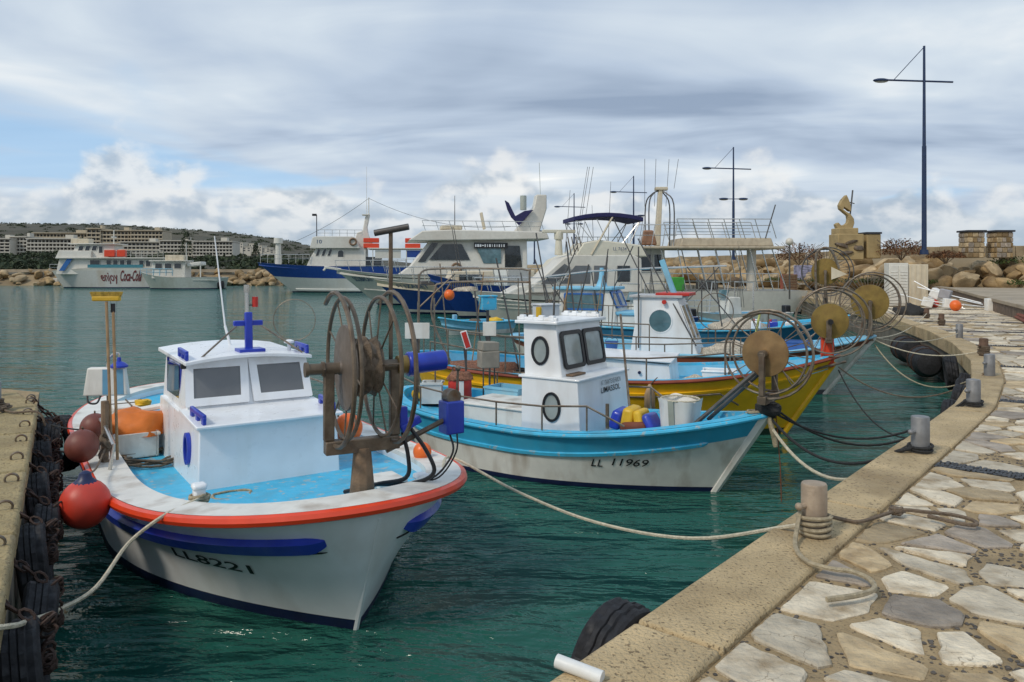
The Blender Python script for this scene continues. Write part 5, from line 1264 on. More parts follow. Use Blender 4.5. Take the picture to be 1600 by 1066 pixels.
# more working clutter on the decks
MB().tube(coil(P2(4.35, -.55, .54), .16, 4, .05, seed=14), .012, 5).build('deck_rope', rope_t, b2)
MB().tube(coil(P3(2.0, .45, .68), .18, 4, .05, seed=15), .013, 5).build('deck_rope', rope_b, b3)
MB().tube(coil(P(1.9, -.55, .72), .15, 3, .03, seed=16), .011, 5).build('deck_rope', rope_t, b1)
for k, (bt, p, r, h, m, lab) in enumerate(((b3, P3(4.35, .35, .62), .14, .26, white_old, 'white bucket on the yellow boat behind its white trunk'), (b4, P4(5.6, -.3, .72), .15, .28, mat('mid_blue_plastic', (.05, .13, .38)), 'blue bucket behind the red topped wheelhouse'),
        (b4, P4(6.2, .1, .72), .16, .24, black, 'black bucket on the after deck of the red topped boat'), (b2, P2(4.2, -.35, .54), .11, .2, mat('bright_green_plastic', (.05, .30, .04), .5), 'small green bucket beside the engine hatch of the turquoise boat'))):
    t = thing('bucket', lab, 'bucket', onto(bt, p)); MB().lathe([(r*.78, 0), (r, h), (r*1.06, h), (r*1.06, h-.02), (r*.97, h-.02), (r*.76, .02), (.001, .02)], n=18).build('body', m, t)
    MB().tube([(r*cos(a*pi/8), 0, h-.02+r*.9*sin(a*pi/8)) for a in range(9)], .006, 5).build('handle', dark_steel, t)
lump('net_heap', 'brown net heap behind the wheelhouse of the red topped boat', 'net', onto(b4, P4(6.9, 0, .74)), (.7, .5, .45), net_m, 71, .4)
lump('net_heap', 'grey net heap on the after deck of the cyan roofed boat', 'net', onto(b5, P5(8.5, 0, .8)), (.6, .5, .5), net_w, 73, .4)
for i, (m, lab) in enumerate(((white_old, 'white fish crate at the bottom of the stack on the cyan roofed boat'), (ltblue, 'pale blue fish crate in the middle of the stack on the cyan roofed boat'), (orange, 'orange fish crate topmost of the stack on the cyan roofed boat'))):
    t = thing('fish_crate', lab, 'crate', onto(b5, P5(8.3, .55, .80+.24*i)), b5.rotation_euler.z, 'stacked fish crates'); crate_mesh(.55, .4, .23).build('body', m, t)
rdc = random.Random(91)
for bt, PP, HH, Lb in ((b3, P3, H3, B3L), (b4, P4, H4, B4L), (b5, P5, H5, B5L)):
    for i in range(7):
        a = rdc.uniform(Lb*.52, Lb*.92); y = rdc.choice((-1, 1))*HH.D(a)*rdc.uniform(.45, .85); z = HH.sheer(a)-.1
        MB().cyl(PP(a, y, z), PP(a+rdc.uniform(-.35, .35), y+rdc.uniform(-.1, .1), z+rdc.uniform(.9, 2.0)), .013, .010, 6).build('pole', rdc.choice((dark_steel, galv, wood)), bt)
    for i in range(3):
        a = rdc.uniform(Lb*.55, Lb*.9); MB().tube(coil(PP(a, rdc.uniform(-.4, .4), HH.sheer(a)-.2), rdc.uniform(.14, .22), 4, .08, seed=i+20), .015, 5).build('deck_rope', rdc.choice((rope_b, rope_t, rope_d)), bt)
    pts = [HH.pt(a, HH.sheer(a), -1, -.05)+V(0, 0, .62) for a in (Lb*.55, Lb*.7, Lb*.85, Lb*.93)]
    rail(bt, pts, [(p, p-V(0, 0, .62)) for p in pts], .014, galv)

# ================================================================== LARGER BOATS BEYOND
def far_hull(b, L, B, z0, zb, rake, bands, cap=white_far, deckm=white_far, lb=None, ts=.75, drop=.35, **k):
    lb = lb or L*.42
    h = Hull(L, B, z0, zb, ls_=L*.45, lb=lb, pb=2.0, qb=.8, ls=L*.3, ts=ts, Bw=B*.88, lbw=L*.45, pbw=1.6, rake=rake, srake=.3, fl=1.15, gx=1.0, N=26, **k)
    rows = [(0, -.4), (0, 0), (0, .12)]; out = [(0, 2, 'bottom_paint', navy)]
    for nm, m, kk in bands: rows.append((kk, 0)); out.append((len(rows)-2, len(rows)-1, nm, m))
    h.build(b, rows, out); h.deck(b, .18, drop, cap, deckm, cap_dz=.015, wall_m=cap); return h
def win(b, x0, x1, z0, z1, y, m=None, fm=None, skew=0., name='window'):
    """window on a side wall, outside facing +y or -y"""
    s_ = 1 if y > 0 else -1
    return window(b, ((x0+x1)/2, y, (z0+z1)/2), (-s_, 0, 0), (0, 0, 1), abs(x1-x0), z1-z0, fm or white_far, m or glass, fw=.05, depth=.03, r=.05, skew=skew, name=name)
def lattice(b, x0, x1, y, z0, z1, n, r, m, name='guard_rail', lean=0., mid=1):
    pts = [(x0, y, z1), (x1, y, z1)]
    return rail(b, pts, [((x0+(x1-x0)*i/n, y, z1), (x0+(x1-x0)*i/n+lean, y, z0)) for i in range(n+1)], r, m, name, mids=[[(x0, y, z0+(z1-z0)*(j+1)/(mid+1)), (x1, y, z0+(z1-z0)*(j+1)/(mid+1))] for j in range(mid)])

# ---- white tour boat with drink lettering, far left
L = 17.5; c1 = boat('tour_boat', 'white two deck tour boat with drink lettering on its side, far left', (-65.3, 109), (-1, -.10), L)
h = far_hull(c1, L, 2.7, 2.75, -.35, 1.6, [('hull', mat('grey_white_hull', (.56, .56, .53), .5, var=.07, dirt=(.36, .25, .12), dscale=.45, damt=.55), .9), ('gunwale_band', white_far, 1)])
X = L/2; A = lambda a: X-a
profile(c1, 'main_house', white_far, [(A(1.5), 1.9), (A(1.9), 4.15), (A(15.8), 4.15), (A(15.8), 1.9)], -2.1, 2.1, .03, .05)
MB().box((A(8.9), 0, 4.2), (14.6, 5.0, .16)).build('upper_deck', white_far, c1, .03)
profile(c1, 'fore_screen', white_far, [(A(1.5), 4.28), (A(1.9), 5.25), (A(6.2), 5.15), (A(6.2), 4.28)], -2.2, 2.2, .03, .04)
profile(c1, 'wheelhouse', white_far, [(A(3.2), 4.28), (A(4.0), 6.1), (A(9.0), 6.1), (A(9.3), 4.28)], -1.7, 1.7, .05, .04)
MB().box((A(6.3), 0, 6.17), (6.6, 3.9, .14)).build('wheelhouse_roof', white_far, c1, .04)
for x in (4.3, 5.2, 6.1): win(c1, A(x), A(x+.7), 5.2, 5.95, 1.64, skew=.3)
win(c1, A(7.0), A(7.6), 4.7, 5.9, 1.64, name='door_window')
for x0, x1 in ((6.0, 7.4), (8.2, 8.9), (9.1, 9.8), (10.0, 10.7), (10.9, 11.6)): win(c1, A(x0), A(x1), 3.05, 3.95, 2.07)
for i in range(3): win(c1, A(12.6+i*.9), A(13.3+i*.9), 3.0, 3.9, 2.07)
MB().box((A(9.6), 2.5, 3.05), (7.4, .06, .45)).build('dodger', mat('teal_canvas', (.05, .20, .25), .8), c1)
MB().prism([(A(2.0), 2.27, 2.4), (A(2.7), 2.27, 2.4), (A(3.8), 2.27, 4.1), (A(3.1), 2.27, 4.1)], (0, .05, 0)).build('gangway_slide', mat('mid_blue_slide', (.02, .12, .36), .5), c1)
lattice(c1, A(.6), A(6.6), 1.9, 2.4, 3.3, 6, .03, steel); lattice(c1, A(9.4), A(16), 2.4, 4.3, 5.2, 9, .03, white_far, mid=2)
for x0, x1 in ((8.1, 9.5), (9.8, 10.9)): MB().box((A((x0+x1)/2), 2.2, 4.85), (x1-x0, .7, .95)).build('life_raft_box', redo, c1, .04)
MB().box((A(4.2), .2, 6.6), (2.4, 1.6, .7)).build('roof_locker', cream, c1, .05); MB().cyl((A(8.4), 0, 6.2), (A(8.4), 0, 8.2), .08, n=8).box((A(8.4), 0, 7.2), (.2, 1.4, .2)).build('mast', white_far, c1)
MB().box((A(12), 0, 5.4), (4.5, 3.5, .1)).build('awning', cream, c1)
h.text(c1, 'enjoy', 7.3, 9.7, 1, -1.75, 1.15, 1, text_red, .015, lift=.04); h.text(c1, 'Coca-Cola', 9.9, 12.9, 1, -1.75, 1.5, 1, text_red, .025, slant=-.45, lift=.04); h.text(c1, 'su', 13.5, 14.5, 1, -1.5, .75, 1, text_red, .012, lift=.04)

# ---- grey workboat alongside it
L = 11; c2 = boat('work_boat', 'grey green workboat with low wheelhouse in front of the lettered tour boat', (-49.6, 102.5), (-1, -.13), L)
h = far_hull(c2, L, 2.1, 1.55, .75, 1.3, [('hull', grey_hull, 1)])
A = lambda a: L/2-a; LL = L; A = (lambda l: (lambda a: l/2-a))(L)
profile(c2, 'wheelhouse', white_far, [(A(1.9), 1.4), (A(2.0), 3.65), (A(6.1), 3.65), (A(6.1), 1.4)], -1.5, 1.5, .04, .04)
MB().box((A(4.0), 0, 3.72), (4.8, 3.4, .13)).build('roof', white_far, c2, .03)
for x in (2.3, 3.5, 4.7): win(c2, A(x), A(x+.95), 2.7, 3.45, 1.44)
MB().box((A(4.6), 0, 4.15), (2.4, 1.8, .75)).build('roof_locker', cream, c2, .05); MB().cyl((A(5.9), .2, 3.7), (A(5.9), .2, 6.2), .06, n=6).build('mast', white_far, c2)
MB().box((A(7.2), 0, 3.3), (1.8, 2.6, .5), rot=(0, .12, 0)).build('canopy', white_far, c2, .1); MB().cyl((A(8.0), 1.2, 1.4), (A(8.0), 1.2, 3.2), .08, n=6).build('canopy_post', white_far, c2)
lattice(c2, A(.5), A(4.5), 1.5, 1.8, 2.7, 5, .03, ltblue); MB().box((A(8.8), 2.03, 1.2), (3.2, .12, .12)).build('rubbing_strake', grey_hull, c2)
MB().lathe([(.35, -.4), (.6, -.3), (.6, .3), (.35, .4)], Matrix.Translation((A(10.6), 1.2, .55)) @ Matrix.Rotation(pi/2, 4, 'Y'), 14).build('stern_fender', rubber, c2)

# ---- small craft along the far shore
for px, py, ln, lab in ((27, 441, 4.6, 'small white motorboat by the rocks at the far left edge'), (86, 442, 3.8, 'small white skiff beside the bow of the lettered tour boat'), (362, 438, 6.0, 'white open boat by the rocks right of the grey workboat')):
    p = at(px, py+4, 0); b = boat('skiff', lab, (p.x-ln/2, p.y), (-1, .1), ln)
    hh = Hull(ln, .9, .6, .3, ls_=2, lb=ln*.5, ls=1.2, ts=.7, Bw=.75, lbw=ln*.5, rake=.5, N=18); hh.build(b, [(0, -.2), (0, 0), (.5, 0), (1, 0)], [(0, 3, 'hull', white_far)]); hh.deck(b, .1, .3, white_far, grey_hull)
    MB().box((-ln*.12, 0, .85), (ln*.2, .8, .6)).build('console', white_far, b, .04); MB().box((-ln*.5-.1, 0, .6), (.3, .3, .8)).build('outboard_motor', black, b, .05)
    if ln > 5: MB().box((-ln*.1, 0, 1.9), (ln*.42, 1.5, .1)).cyl((ln*.05, .6, .6), (ln*.05, .6, 1.9), .05, n=6).cyl((-ln*.25, .6, .6), (-ln*.25, .6, 1.9), .05, n=6).build('canopy', white_far, b)

# ---- blue and white trawler yacht
L = 22; c3 = boat('cruise_boat', 'blue and white cruise boat with high bow and curved radar mast', (-29.2, 88), (-1, -.12), L)
h = far_hull(c3, L, 3.1, 2.95, .45, 4.0, [('hull', mat('dull_white_hull', (.58, .60, .57), .5, var=.05, dirt=(.4, .36, .26), dscale=.4, damt=.4), .54), ('topside', blue_hull, .97), ('gunwale_band', blue_hull, 1)], cap=blue_hull, ts=.8)
A = (lambda l: (lambda a: l/2-a))(L)
for s_ in (-1, 1): h.strake(c3, MATS['dull_white_hull'], .10, .0, 1.0, 20, .25, .12, s_, 'spray_chine')
profile(c3, 'deckhouse', white_far, [(A(5.7), 2.7), (A(6.2), 3.9), (A(6.9), 5.1), (A(12.4), 5.1), (A(12.4), 2.7)], -2.2, 2.2, .06, .06)
profile(c3, 'visor', white_far, [(A(6.2), 5.0), (A(6.5), 6.25), (A(7.0), 6.35), (A(11.0), 6.35), (A(11.8), 5.0)], -2.4, 2.4, .02, .06)
for x in (6.9, 7.55, 8.2): win(c3, A(x), A(x+.40), 4.1, 4.95, 2.02, skew=.35)
window(c3, (A(9.6), 2.02, 4.3), (-1, 0, 0), (0, 0, 1), .8, 1.15, white_far, glass, 'rect', fw=.08, depth=.04, r=.38, name='door')
MB().ring((A(11.0), 2.45, 5.75), (0, 1, 0), .36, .10, 20, 8).build('life_ring', mat('brown_life_ring', (.20, .12, .07), .7), c3)
profile(c3, 'radar_mast', white_far, [(A(10.6), 5.1), (A(11.3), 6.9), (A(11.9), 7.1), (A(12.2), 8.7), (A(12.6), 9.2), (A(12.75), 9.0), (A(12.45), 7.5), (A(12.6), 6.6), (A(13.3), 5.1)], -.45, .45, .04, .08)
MB().cyl((A(12.6), 0, 9.1), (A(12.6), 0, 11.0), .05, n=6).box((A(12.2), 0, 8.95), (.7, 1.3, .12)).cyl((A(12.35), 0, 9.0), (A(12.35), 0, 14.6), .03, .015, 5).build('aerial', white_far, c3)
lattice(c3, A(7.0), A(12.0), 2.2, 6.35, 7.1, 6, .03, steel); lattice(c3, A(.8), A(6.2), 2.2, 3.3, 4.3, 7, .03, steel)
MB().cyl((A(2.4), .3, 2.9), (A(2.4), .3, 5.6), .36, .30, 12).cyl((A(2.4), .3, 5.6), (A(2.4), .3, 6.2), .52, .48, 12).build('vent', white_far, c3)
MB().cyl((A(6.7), .3, 6.3), (A(6.7), .3, 8.9), .05, n=6).box((A(6.45), .3, 8.9), (.5, .2, .25)).build('searchlight', black, c3)
MB().box((A(16.8), 0, 5.0), (8.4, 4.8, .14)).build('aft_roof', white_far, c3, .04)
for x in (13.2, 15, 17, 19, 20.6): MB().cyl((A(x), 2.2, 2.7), (A(x), 2.2, 5), .05, n=6).build('roof_post', white_far, c3)
MB().box((A(14.9), 2.15, 4.35), (2.9, .1, .9)).build('dodger', white_far, c3); MB().box((A(18.3), 2.15, 4.4), (2.6, .1, .8)).build('dodger', blue_hull, c3)
for x in (13.0, 17.7): 
    for j in range(2): MB().box((A(x), 1.6, 5.32+.62*j), (1.75, 1.0, .52)).build('life_raft_box', redo, c3, .05)
MB().box((A(12.9), 1.5, 3.4), (2.6, .2, 1.3)).build('gangway_board', glass, c3)
lattice(c3, A(13.3), A(20.5), 2.3, 2.9, 3.8, 8, .03, steel)
text_plane('lettering', '10', (A(7.0), 2.385, 5.55), (-1, 0, 0), (0, 0, 1), .55, .42, text_grey, c3, .01)
MB().tube(sag((A(12.6), 0, 10.9), (A(-4.5), 0, 3.4), 1.4, 16), .025, 4).tube(sag((A(12.6), 0, 10.9), (A(29), 2, 7.6), 1.2, 16), .025, 4).build('stay_wire', dark_steel, c3)

# ---- white dive catamaran
L = 16.5; c4 = boat('dive_boat', 'white dive catamaran with dark saloon windows and sloping radar arch', (-13.2, 57), (-1, -.16), L)
h = far_hull(c4, L, 2.7, 2.15, .55, 3.2, [('hull', white_far, .9), ('gunwale_band', black, .93), ('gunwale', white_far, 1)], ts=.85)
A = (lambda l: (lambda a: l/2-a))(L)
MB().box((A(-.1), 0, 2.72), (1.2, .7, .18), rot=(0, -.15, 0)).tube([(A(-.6), .3, 2.72), (A(-.75), .3, 2.55)], .09, 8).build('pulpit', white_far, c4, .05)
for s_ in (-1, 1): h.strake(c4, white_far, .45, 0, .5, 9, .12, .08, s_, 'spray_chine')
h.text(c4, 'SCUBACAT', .75, 2.3, .74, -.10, .30, 1, text_grey, .03, lift=.05)
profile(c4, 'saloon', white_far, [(A(4.6), 2.2), (A(5.6), 2.95), (A(7.2), 5.0), (A(14.2), 5.0), (A(14.2), 2.2)], -2.2, 2.2, .06, .06)
profile(c4, 'flybridge', white_far, [(A(5.4), 4.75), (A(6.4), 5.45), (A(8.5), 5.55), (A(15.6), 5.45), (A(15.8), 4.9), (A(6.0), 4.7)], -2.45, 2.45, .02, .08)
def sidequad(b, pts, y, m, t=.03, name='window'):
    s_ = 1 if y > 0 else -1; o = MB().prism([(x, y, z) for x, z in pts], (0, s_*t, 0)).build(name, m, b); return o
sidequad(c4, [(A(6.1), 3.2), (A(6.6), 3.2), (A(7.6), 4.6), (A(7.1), 4.6)], 2.10, glass); sidequad(c4, [(A(6.9), 3.35), (A(9.9), 3.35), (A(9.3), 4.5), (A(7.9), 4.5)], 2.09, glass)
sidequad(c4, [(A(10.9), 3.1), (A(12.2), 3.1), (A(12.2), 4.2), (A(10.4), 4.2)], 2.10, glass_teal); sidequad(c4, [(A(12.5), 2.8), (A(13.8), 2.8), (A(13.6), 4.4), (A(12.5), 4.4)], 2.10, glass)
o = sidequad(c4, [(A(10.2), 4.20), (A(12.7), 4.20), (A(12.7), 4.62), (A(10.2), 4.62)], 2.16, black, name='name_board')
for i, w in enumerate((.10, .14, .12, .16, .10, .06, .12, .05, .08, .05, .10, .06, .08)): MB().box((A(10.32+.175*i), 2.20, 4.41), (w, .01, .20 if i != 3 else .08)).build('name_mark', white, o)
MB().ring((A(8.9), 2.3, 2.75), (0, 1, 0), .32, .09, 18, 8).build('life_ring', mat('brown_life_ring', (.2, .12, .07)), c4)
lattice(c4, A(6.4), A(15.2), 2.2, 5.45, 6.2, 9, .025, steel, lean=-.25)
profile(c4, 'radar_arch', white_far, [(A(13.4), 5.4), (A(15.0), 7.4), (A(15.2), 8.4), (A(16.0), 8.4), (A(16.0), 7.3), (A(15.4), 5.4)], -.5, .5, 0, .08)
MB().cyl((A(14.2), .3, 7.2), (A(14.2), .3, 8.3), .25, n=10).cyl((A(15.6), 0, 8.3), (A(15.5), 0, 10.9), .02, n=5).build('aerial', grey_hull, c4)
MB().prism([(A(13.2), .55, 6.6), (A(13.8), .55, 6.0), (A(14.9), .55, 7.2), (A(14.2), .55, 7.1), (A(13.5), .55, 6.7), (A(13.0), .55, 7.7), (A(12.7), .55, 7.9), (A(12.9), .55, 7.2)], (0, .3, 0)).build('furled_canvas', canvas_b, c4, .05)
MB().box((A(8.6), .8, 5.75), (1.6, 1.6, .35)).build('seat', cream, c4, .1); MB().box((A(11.0), .8, 6.3), (.15, .8, 1.3), rot=(0, .2, 0)).build('console', cream, c4, .05)
lattice(c4, A(.2), A(5.2), 2.0, 2.5, 3.3, 6, .025, steel, lean=-.2)
MB().cyl((A(9.0), -.5, 5.5), (A(9.0), -.5, 8.3), .04, .02, 6).build('antenna', dark_steel, c4)

# ---- cream and blue boat
L = 12; c5 = boat('fishing_boat', 'blue hulled boat with broad cream gunwale and railings, behind the big net reel', (-8.2, 45.6), (-1, -.22), L)
h = far_hull(c5, L, 2.2, 1.65, .40, 2.2, [('hull', white_far, .14), ('topside', blue_hull, .80), ('gunwale_band', cream, 1)], cap=cream, deckm=cream)
A = (lambda l: (lambda a: l/2-a))(L)
h.text(c5, 'ELIZABET', 1.1, 3.0, .83, .0, .22, 1, text_grey, .02, lift=.03)
lattice(c5, A(.6), A(6), 1.8, 1.9, 2.8, 7, .025, steel, lean=-.15); lattice(c5, A(.9), A(6), -1.8, 1.9, 2.8, 7, .025, steel, lean=-.15)
profile(c5, 'cabin', cream, [(A(4.2), 1.5), (A(4.6), 2.55), (A(9.5), 2.6), (A(9.5), 1.5)], -1.4, 1.4, .05, .05); sidequad(c5, [(A(4.9), 1.9), (A(6.3), 1.9), (A(6.3), 2.35), (A(4.9), 2.35)], 1.37, glass)
MB().box((A(3.3), .6, 1.85), (1.2, .8, .25)).build('deck_hatch', dark_steel, c5, .03)
for x, y, tx in ((5.1, .8, 4.55), (5.35, .5, 4.7)): MB().cyl((A(x), y, 1.6), (A(tx), y, 5.2), .035, .02, 6).build('pole', dark_steel, c5)

# ---- deep blue bow
L = 9; c6 = boat('fishing_boat', 'deep blue boat with raked bow and an orange buoy under its rail', (-4.55, 41.2), (-.86, -.5), L)
h = far_hull(c6, L, 1.6, 1.75, .65, 2.0, [('hull', white_far, .16), ('topside', blue_hull, 1)], cap=blue_hull, deckm=ltblue)
A = (lambda l: (lambda a: l/2-a))(L)
lattice(c6, A(.8), A(5), 1.3, 1.9, 2.7, 5, .025, steel, lean=-.15); MB().box((A(5.2), 0, 2.2), (1.4, 1.6, 1.0)).build('cabin', white_far, c6, .05)
q = atd(702, 461, 14.3); buoy('bright orange buoy hung from a bent steel rail, centre of the harbour', q, .098, buoy_or)
t = thing('rail_frame', 'bent steel tube frame holding the bright orange buoy', 'frame', onto(b3, P3(6.55, -.1, .68)))
loc = t.location; R = lambda px, py, d: atd(px, py, d)-loc
MB().tube(smooth_path([V(0, 0, 0), R(676, 500, 14.4), R(680, 452, 14.4), R(690, 443, 14.4), R(740, 440, 14.3), R(818, 441, 14.0), R(828, 447, 13.9), R(828, 500, 13.9), R(828, 596, 13.9)], 5), .022, 6).build('frame_tube', galv, t)
MB().cyl(R(678, 482, 14.4), R(704, 443, 14.35), .018, n=6).build('brace', galv, t)
for i in range(9): MB().cyl(R(706+i*3.4, 441, 14.35), R(705+i*3.4, 451, 14.35), .012, n=5).build('hook', dark_steel, t)
o = lump('net_roll', '', '', R(728, 455, 14.35), (.25, .085, .085), net_w, 51, .3); o.parent = t; del o['label']; del o['category']

# ---- white motor yacht with navy awning
L = 11; c7 = boat('motor_yacht', 'white motor yacht with navy awning over the flybridge', (-2.15, 38.8), (-1, -.15), L)
h = far_hull(c7, L, 1.9, 1.35, .25, 1.3, [('hull', white_far, .78), ('gunwale_band', black, .84), ('gunwale', white_far, 1)], ts=.85)
A = (lambda l: (lambda a: l/2-a))(L)
for zz in (.5, .62): h.strake(c7, white_far, zz, 0, .8, 10, .05, .03, 1, 'hull_step')
profile(c7, 'foredeck_trunk', white_far, [(A(1.4), 1.3), (A(2.4), 1.85), (A(4.0), 2.2), (A(5.4), 2.2), (A(5.4), 1.3)], -1.2, 1.2, .1, .08)
profile(c7, 'cabin', white_far, [(A(2.6), 1.5), (A(4.6), 3.25), (A(5.2), 3.4), (A(8.2), 3.4), (A(8.6), 3.2), (A(8.6), 1.5)], -1.45, 1.45, .05, .06)
sidequad(c7, [(A(3.4), 1.95), (A(4.1), 1.95), (A(4.9), 2.75), (A(4.6), 2.95)], 1.40, glass_grey); sidequad(c7, [(A(4.4), 1.95), (A(5.9), 1.95), (A(5.9), 2.85), (A(5.15), 2.85)], 1.40, glass_grey)
sidequad(c7, [(A(6.1), 1.95), (A(6.75), 1.95), (A(6.75), 2.85), (A(6.1), 2.85)], 1.40, glass_grey); sidequad(c7, [(A(7.3), 2.05), (A(7.95), 2.05), (A(7.95), 2.85), (A(7.3), 2.85)], 1.40, glass)
profile(c7, 'flybridge', mat('cream_gelcoat', (.66, .62, .50), .45, var=.05), [(A(5.2), 3.35), (A(5.6), 4.0), (A(6.4), 4.15), (A(8.6), 3.9), (A(9.0), 3.3)], -1.3, 1.3, .05, .06)
MB().cyl((A(4.6), .0, 3.4), (A(4.6), .0, 4.3), .22, .16, 10).box((A(4.6), 0, 4.62), (1.7, .35, .16)).cyl((A(4.6), 0, 4.2), (A(4.6), 0, 4.6), .24, n=10).build('radar', MATS['cream_gelcoat'], c7, .03)
mb = MB(); g = []
for j in range(7):
    t_ = j/6; x = A(5.1+3.6*t_); z = 5.30+.22*(1-(2*t_-1)**2)
    g += [(x, -1.3, z), (x, 1.3, z), (x, 1.3, z-.22), (x, -1.3, z-.22)]
mb.add(g, [(j*4+k, j*4+(k+1) % 4, j*4+4+(k+1) % 4, j*4+4+k) for j in range(6) for k in range(4)]+[(0, 1, 2, 3), (24, 25, 26, 27)]); mb.build('awning', canvas_b, c7, .03)
for s_ in (-1.2, 1.2):
    for x0, x1 in ((5.2, 6.4), (6.3, 7.0), (8.6, 7.4), (8.6, 7.9), (5.2, 5.5)): MB().cyl((A(x0), s_, 5.2), (A(x1), s_, 3.7), .022, n=5).build('awning_pole', steel, c7)
MB().cyl((A(7.1), 1.25, 5.3), (A(6.0), 1.3, 3.4), .05, n=6).build('awning_strut', cream, c7)
for x in (5.3, 5.4, 5.6): MB().cyl((A(x), .5, 3.5), (A(x+.7), .5, 7.9), .012, n=4).build('fishing_rod', dark_steel, c7)
for x in (5.0, 5.2, 5.4, 5.6): MB().cyl((A(x), 1.2, 3.3), (A(x-.2), 1.2, 4.3), .03, n=6).build('rod_holder', galv, c7)
lattice(c7, A(.1), A(4.8), 1.5, 1.55, 2.25, 7, .022, steel, lean=-.2); lattice(c7, A(.3), A(4.8), -1.5, 1.55, 2.25, 7, .022, steel, lean=-.2)
text_plane('lettering', 'LL 7634', (A(7.1), 1.36, 3.62), (-1, 0, 0), (0, 0, 1), .7, .16, text_grey, c7, .01)
MB().ell((A(.9), 1.55, 1.0), (.28, .14, .14), 10, 6).build('fender', white_far, c7)

# ---- open tour boat with tubular upper deck, right of centre
L = 12.4; c8 = boat('tour_boat', 'open tour boat with tan canopy, tube railings and lattice mast', (5.1, 47.0), (-1, -.03), L)
h = far_hull(c8, L, 2.0, 1.38, .35, 1.3, [('hull', white_far, 1)], ts=.92)
A = (lambda l: (lambda a: l/2-a))(L)
MB().box((A(6.0), 0, 3.95), (9.8, 4.3, .16)).build('canopy', tan_paint, c8, .04); MB().box((A(7.6), 0, 4.28), (5.6, 3.6, .5), top=.95).build('canopy_box', tan_paint, c8, .06)
for s_ in (-1.9, 1.9):
    for x, dx in ((3.6, .5), (4.6, .5), (5.8, .6), (6.8, .6), (8.0, .6), (8.9, .5), (9.6, .7), (10.2, .9)): MB().cyl((A(x), s_, 3.9), (A(x+dx), s_, 1.4), .035, n=6).build('canopy_post', steel, c8)
    lattice(c8, A(4.6), A(10.2), s_*.9, 4.5, 5.65, 6, .03, steel, lean=-.35, mid=2); lattice(c8, A(3.0), A(10.6), s_, 1.5, 2.4, 8, .025, steel)
lattice(c8, A(2.0), A(4.6), 1.7, 4.05, 5.3, 4, .03, steel, lean=.2)
MB().tube([(A(9.9), 1.7, 4.5), (A(10.5), 1.7, 6.5)], .035, 6).build('flag_pole', dark_steel, c8)
MB().cyl((A(9.3), 1.0, 1.3), (A(9.3), 1.0, 3.9), .28, n=12).build('pillar', white_far, c8)
profile(c8, 'wheelhouse', white_far, [(A(1.8), 1.3), (A(2.0), 3.9), (A(4.0), 3.9), (A(4.0), 1.3)], -1.3, 1.3, .03, .04); win(c8, A(2.5), A(3.2), 2.5, 3.6, 1.27); win(c8, A(3.3), A(3.8), 2.5, 3.6, 1.27)
MB().box((A(3.9), .0, 5.9), (.34, .5, 3.6), rot=(0, -.06, 0), top=.7).box((A(4.05), 0, 7.6), (.75, .5, .2)).build('lattice_mast', cream, c8, .04)
for s_ in (-.55, .55):
    for x in (3.2, 4.7): MB().tube(smooth_path([(A(x), s_, 4.0), (A(x), s_, 6.6), (A((x+3.9)/2), s_*.5, 7.3), (A(3.95), 0, 7.5)], 4), .04, 6).build('mast_tube', dark_steel, c8)
for x in (3.0, 3.6, 4.3, 4.8): MB().cyl((A(x), .2, 6.5 if x != 4.8 else 7.6), (A(x+.15*(x-3)), .2, 9.4), .014, n=4).build('aerial', dark_steel, c8)
MB().box((A(6.6), 1.0, 1.75), (1.2, .8, .6)).build('seat_locker', dark_steel, c8, .1); MB().ell((A(8.2), 1.4, 1.9), (.4, .3, .3), 10, 6, jit=.15).build('rope_heap', rope_b, c8)
MB().box((A(3.0), 1.2, 4.55), (1.0, .6, .9), top=.6).build('folded_canvas', mat('brown_canvas', (.28, .15, .09), .9), c8, .1)
MB().box((A(4.6), 1.7, 1.8), (.8, .5, .8)).build('green_locker', mat('bright_green_plastic', (.05, .30, .04), .5), c8, .05); MB().box((A(.9), 1.2, 1.8), (1.6, 1.4, .6)).build('life_raft', ltblue, c8, .15)

# ---- cream cruiser tucked behind the white motor yacht
L = 11; c9 = boat('motor_cruiser', 'cream cruiser with raked windscreen half hidden behind the white motor yacht', (-1.0, 51.5), (-1, -.12), L)
h = far_hull(c9, L, 2.0, 1.6, .3, 1.4, [('hull', white_far, 1)], ts=.85)
A = (lambda l: (lambda a: l/2-a))(L)
profile(c9, 'cabin', MATS['cream_gelcoat'], [(A(2.2), 1.6), (A(3.6), 3.3), (A(5.0), 3.9), (A(8.6), 3.9), (A(9.0), 1.6)], -1.6, 1.6, .05, .08)
sidequad(c9, [(A(3.3), 2.3), (A(4.6), 2.3), (A(5.0), 3.2), (A(4.0), 3.2)], 1.53, glass); sidequad(c9, [(A(5.2), 2.3), (A(8.0), 2.3), (A(7.8), 3.2), (A(5.4), 3.2)], 1.53, glass_grey)
lattice(c9, A(.3), A(5), 1.6, 1.8, 2.7, 7, .025, steel, lean=-.2); lattice(c9, A(5.2), A(8.6), 1.4, 3.95, 4.8, 5, .03, steel)
for x, z, dx in ((4.4, 8.0, .5), (6.6, 7.0, -.2), (7.4, 8.6, .3), (9.2, 6.4, .8)): MB().cyl((A(x), .4, 1.8), (A(x+dx), .4, z), .03, .012, 6).build('mast', dark_steel, c9)
MB().box((A(9.7), 0, 3.4), (1.8, 3.0, .1)).build('awning', canvas_b, c9, .03)
for x in (9.0, 10.4): MB().cyl((A(x), 1.4, 1.6), (A(x), 1.4, 3.4), .03, n=6).build('awning_pole', steel, c9)
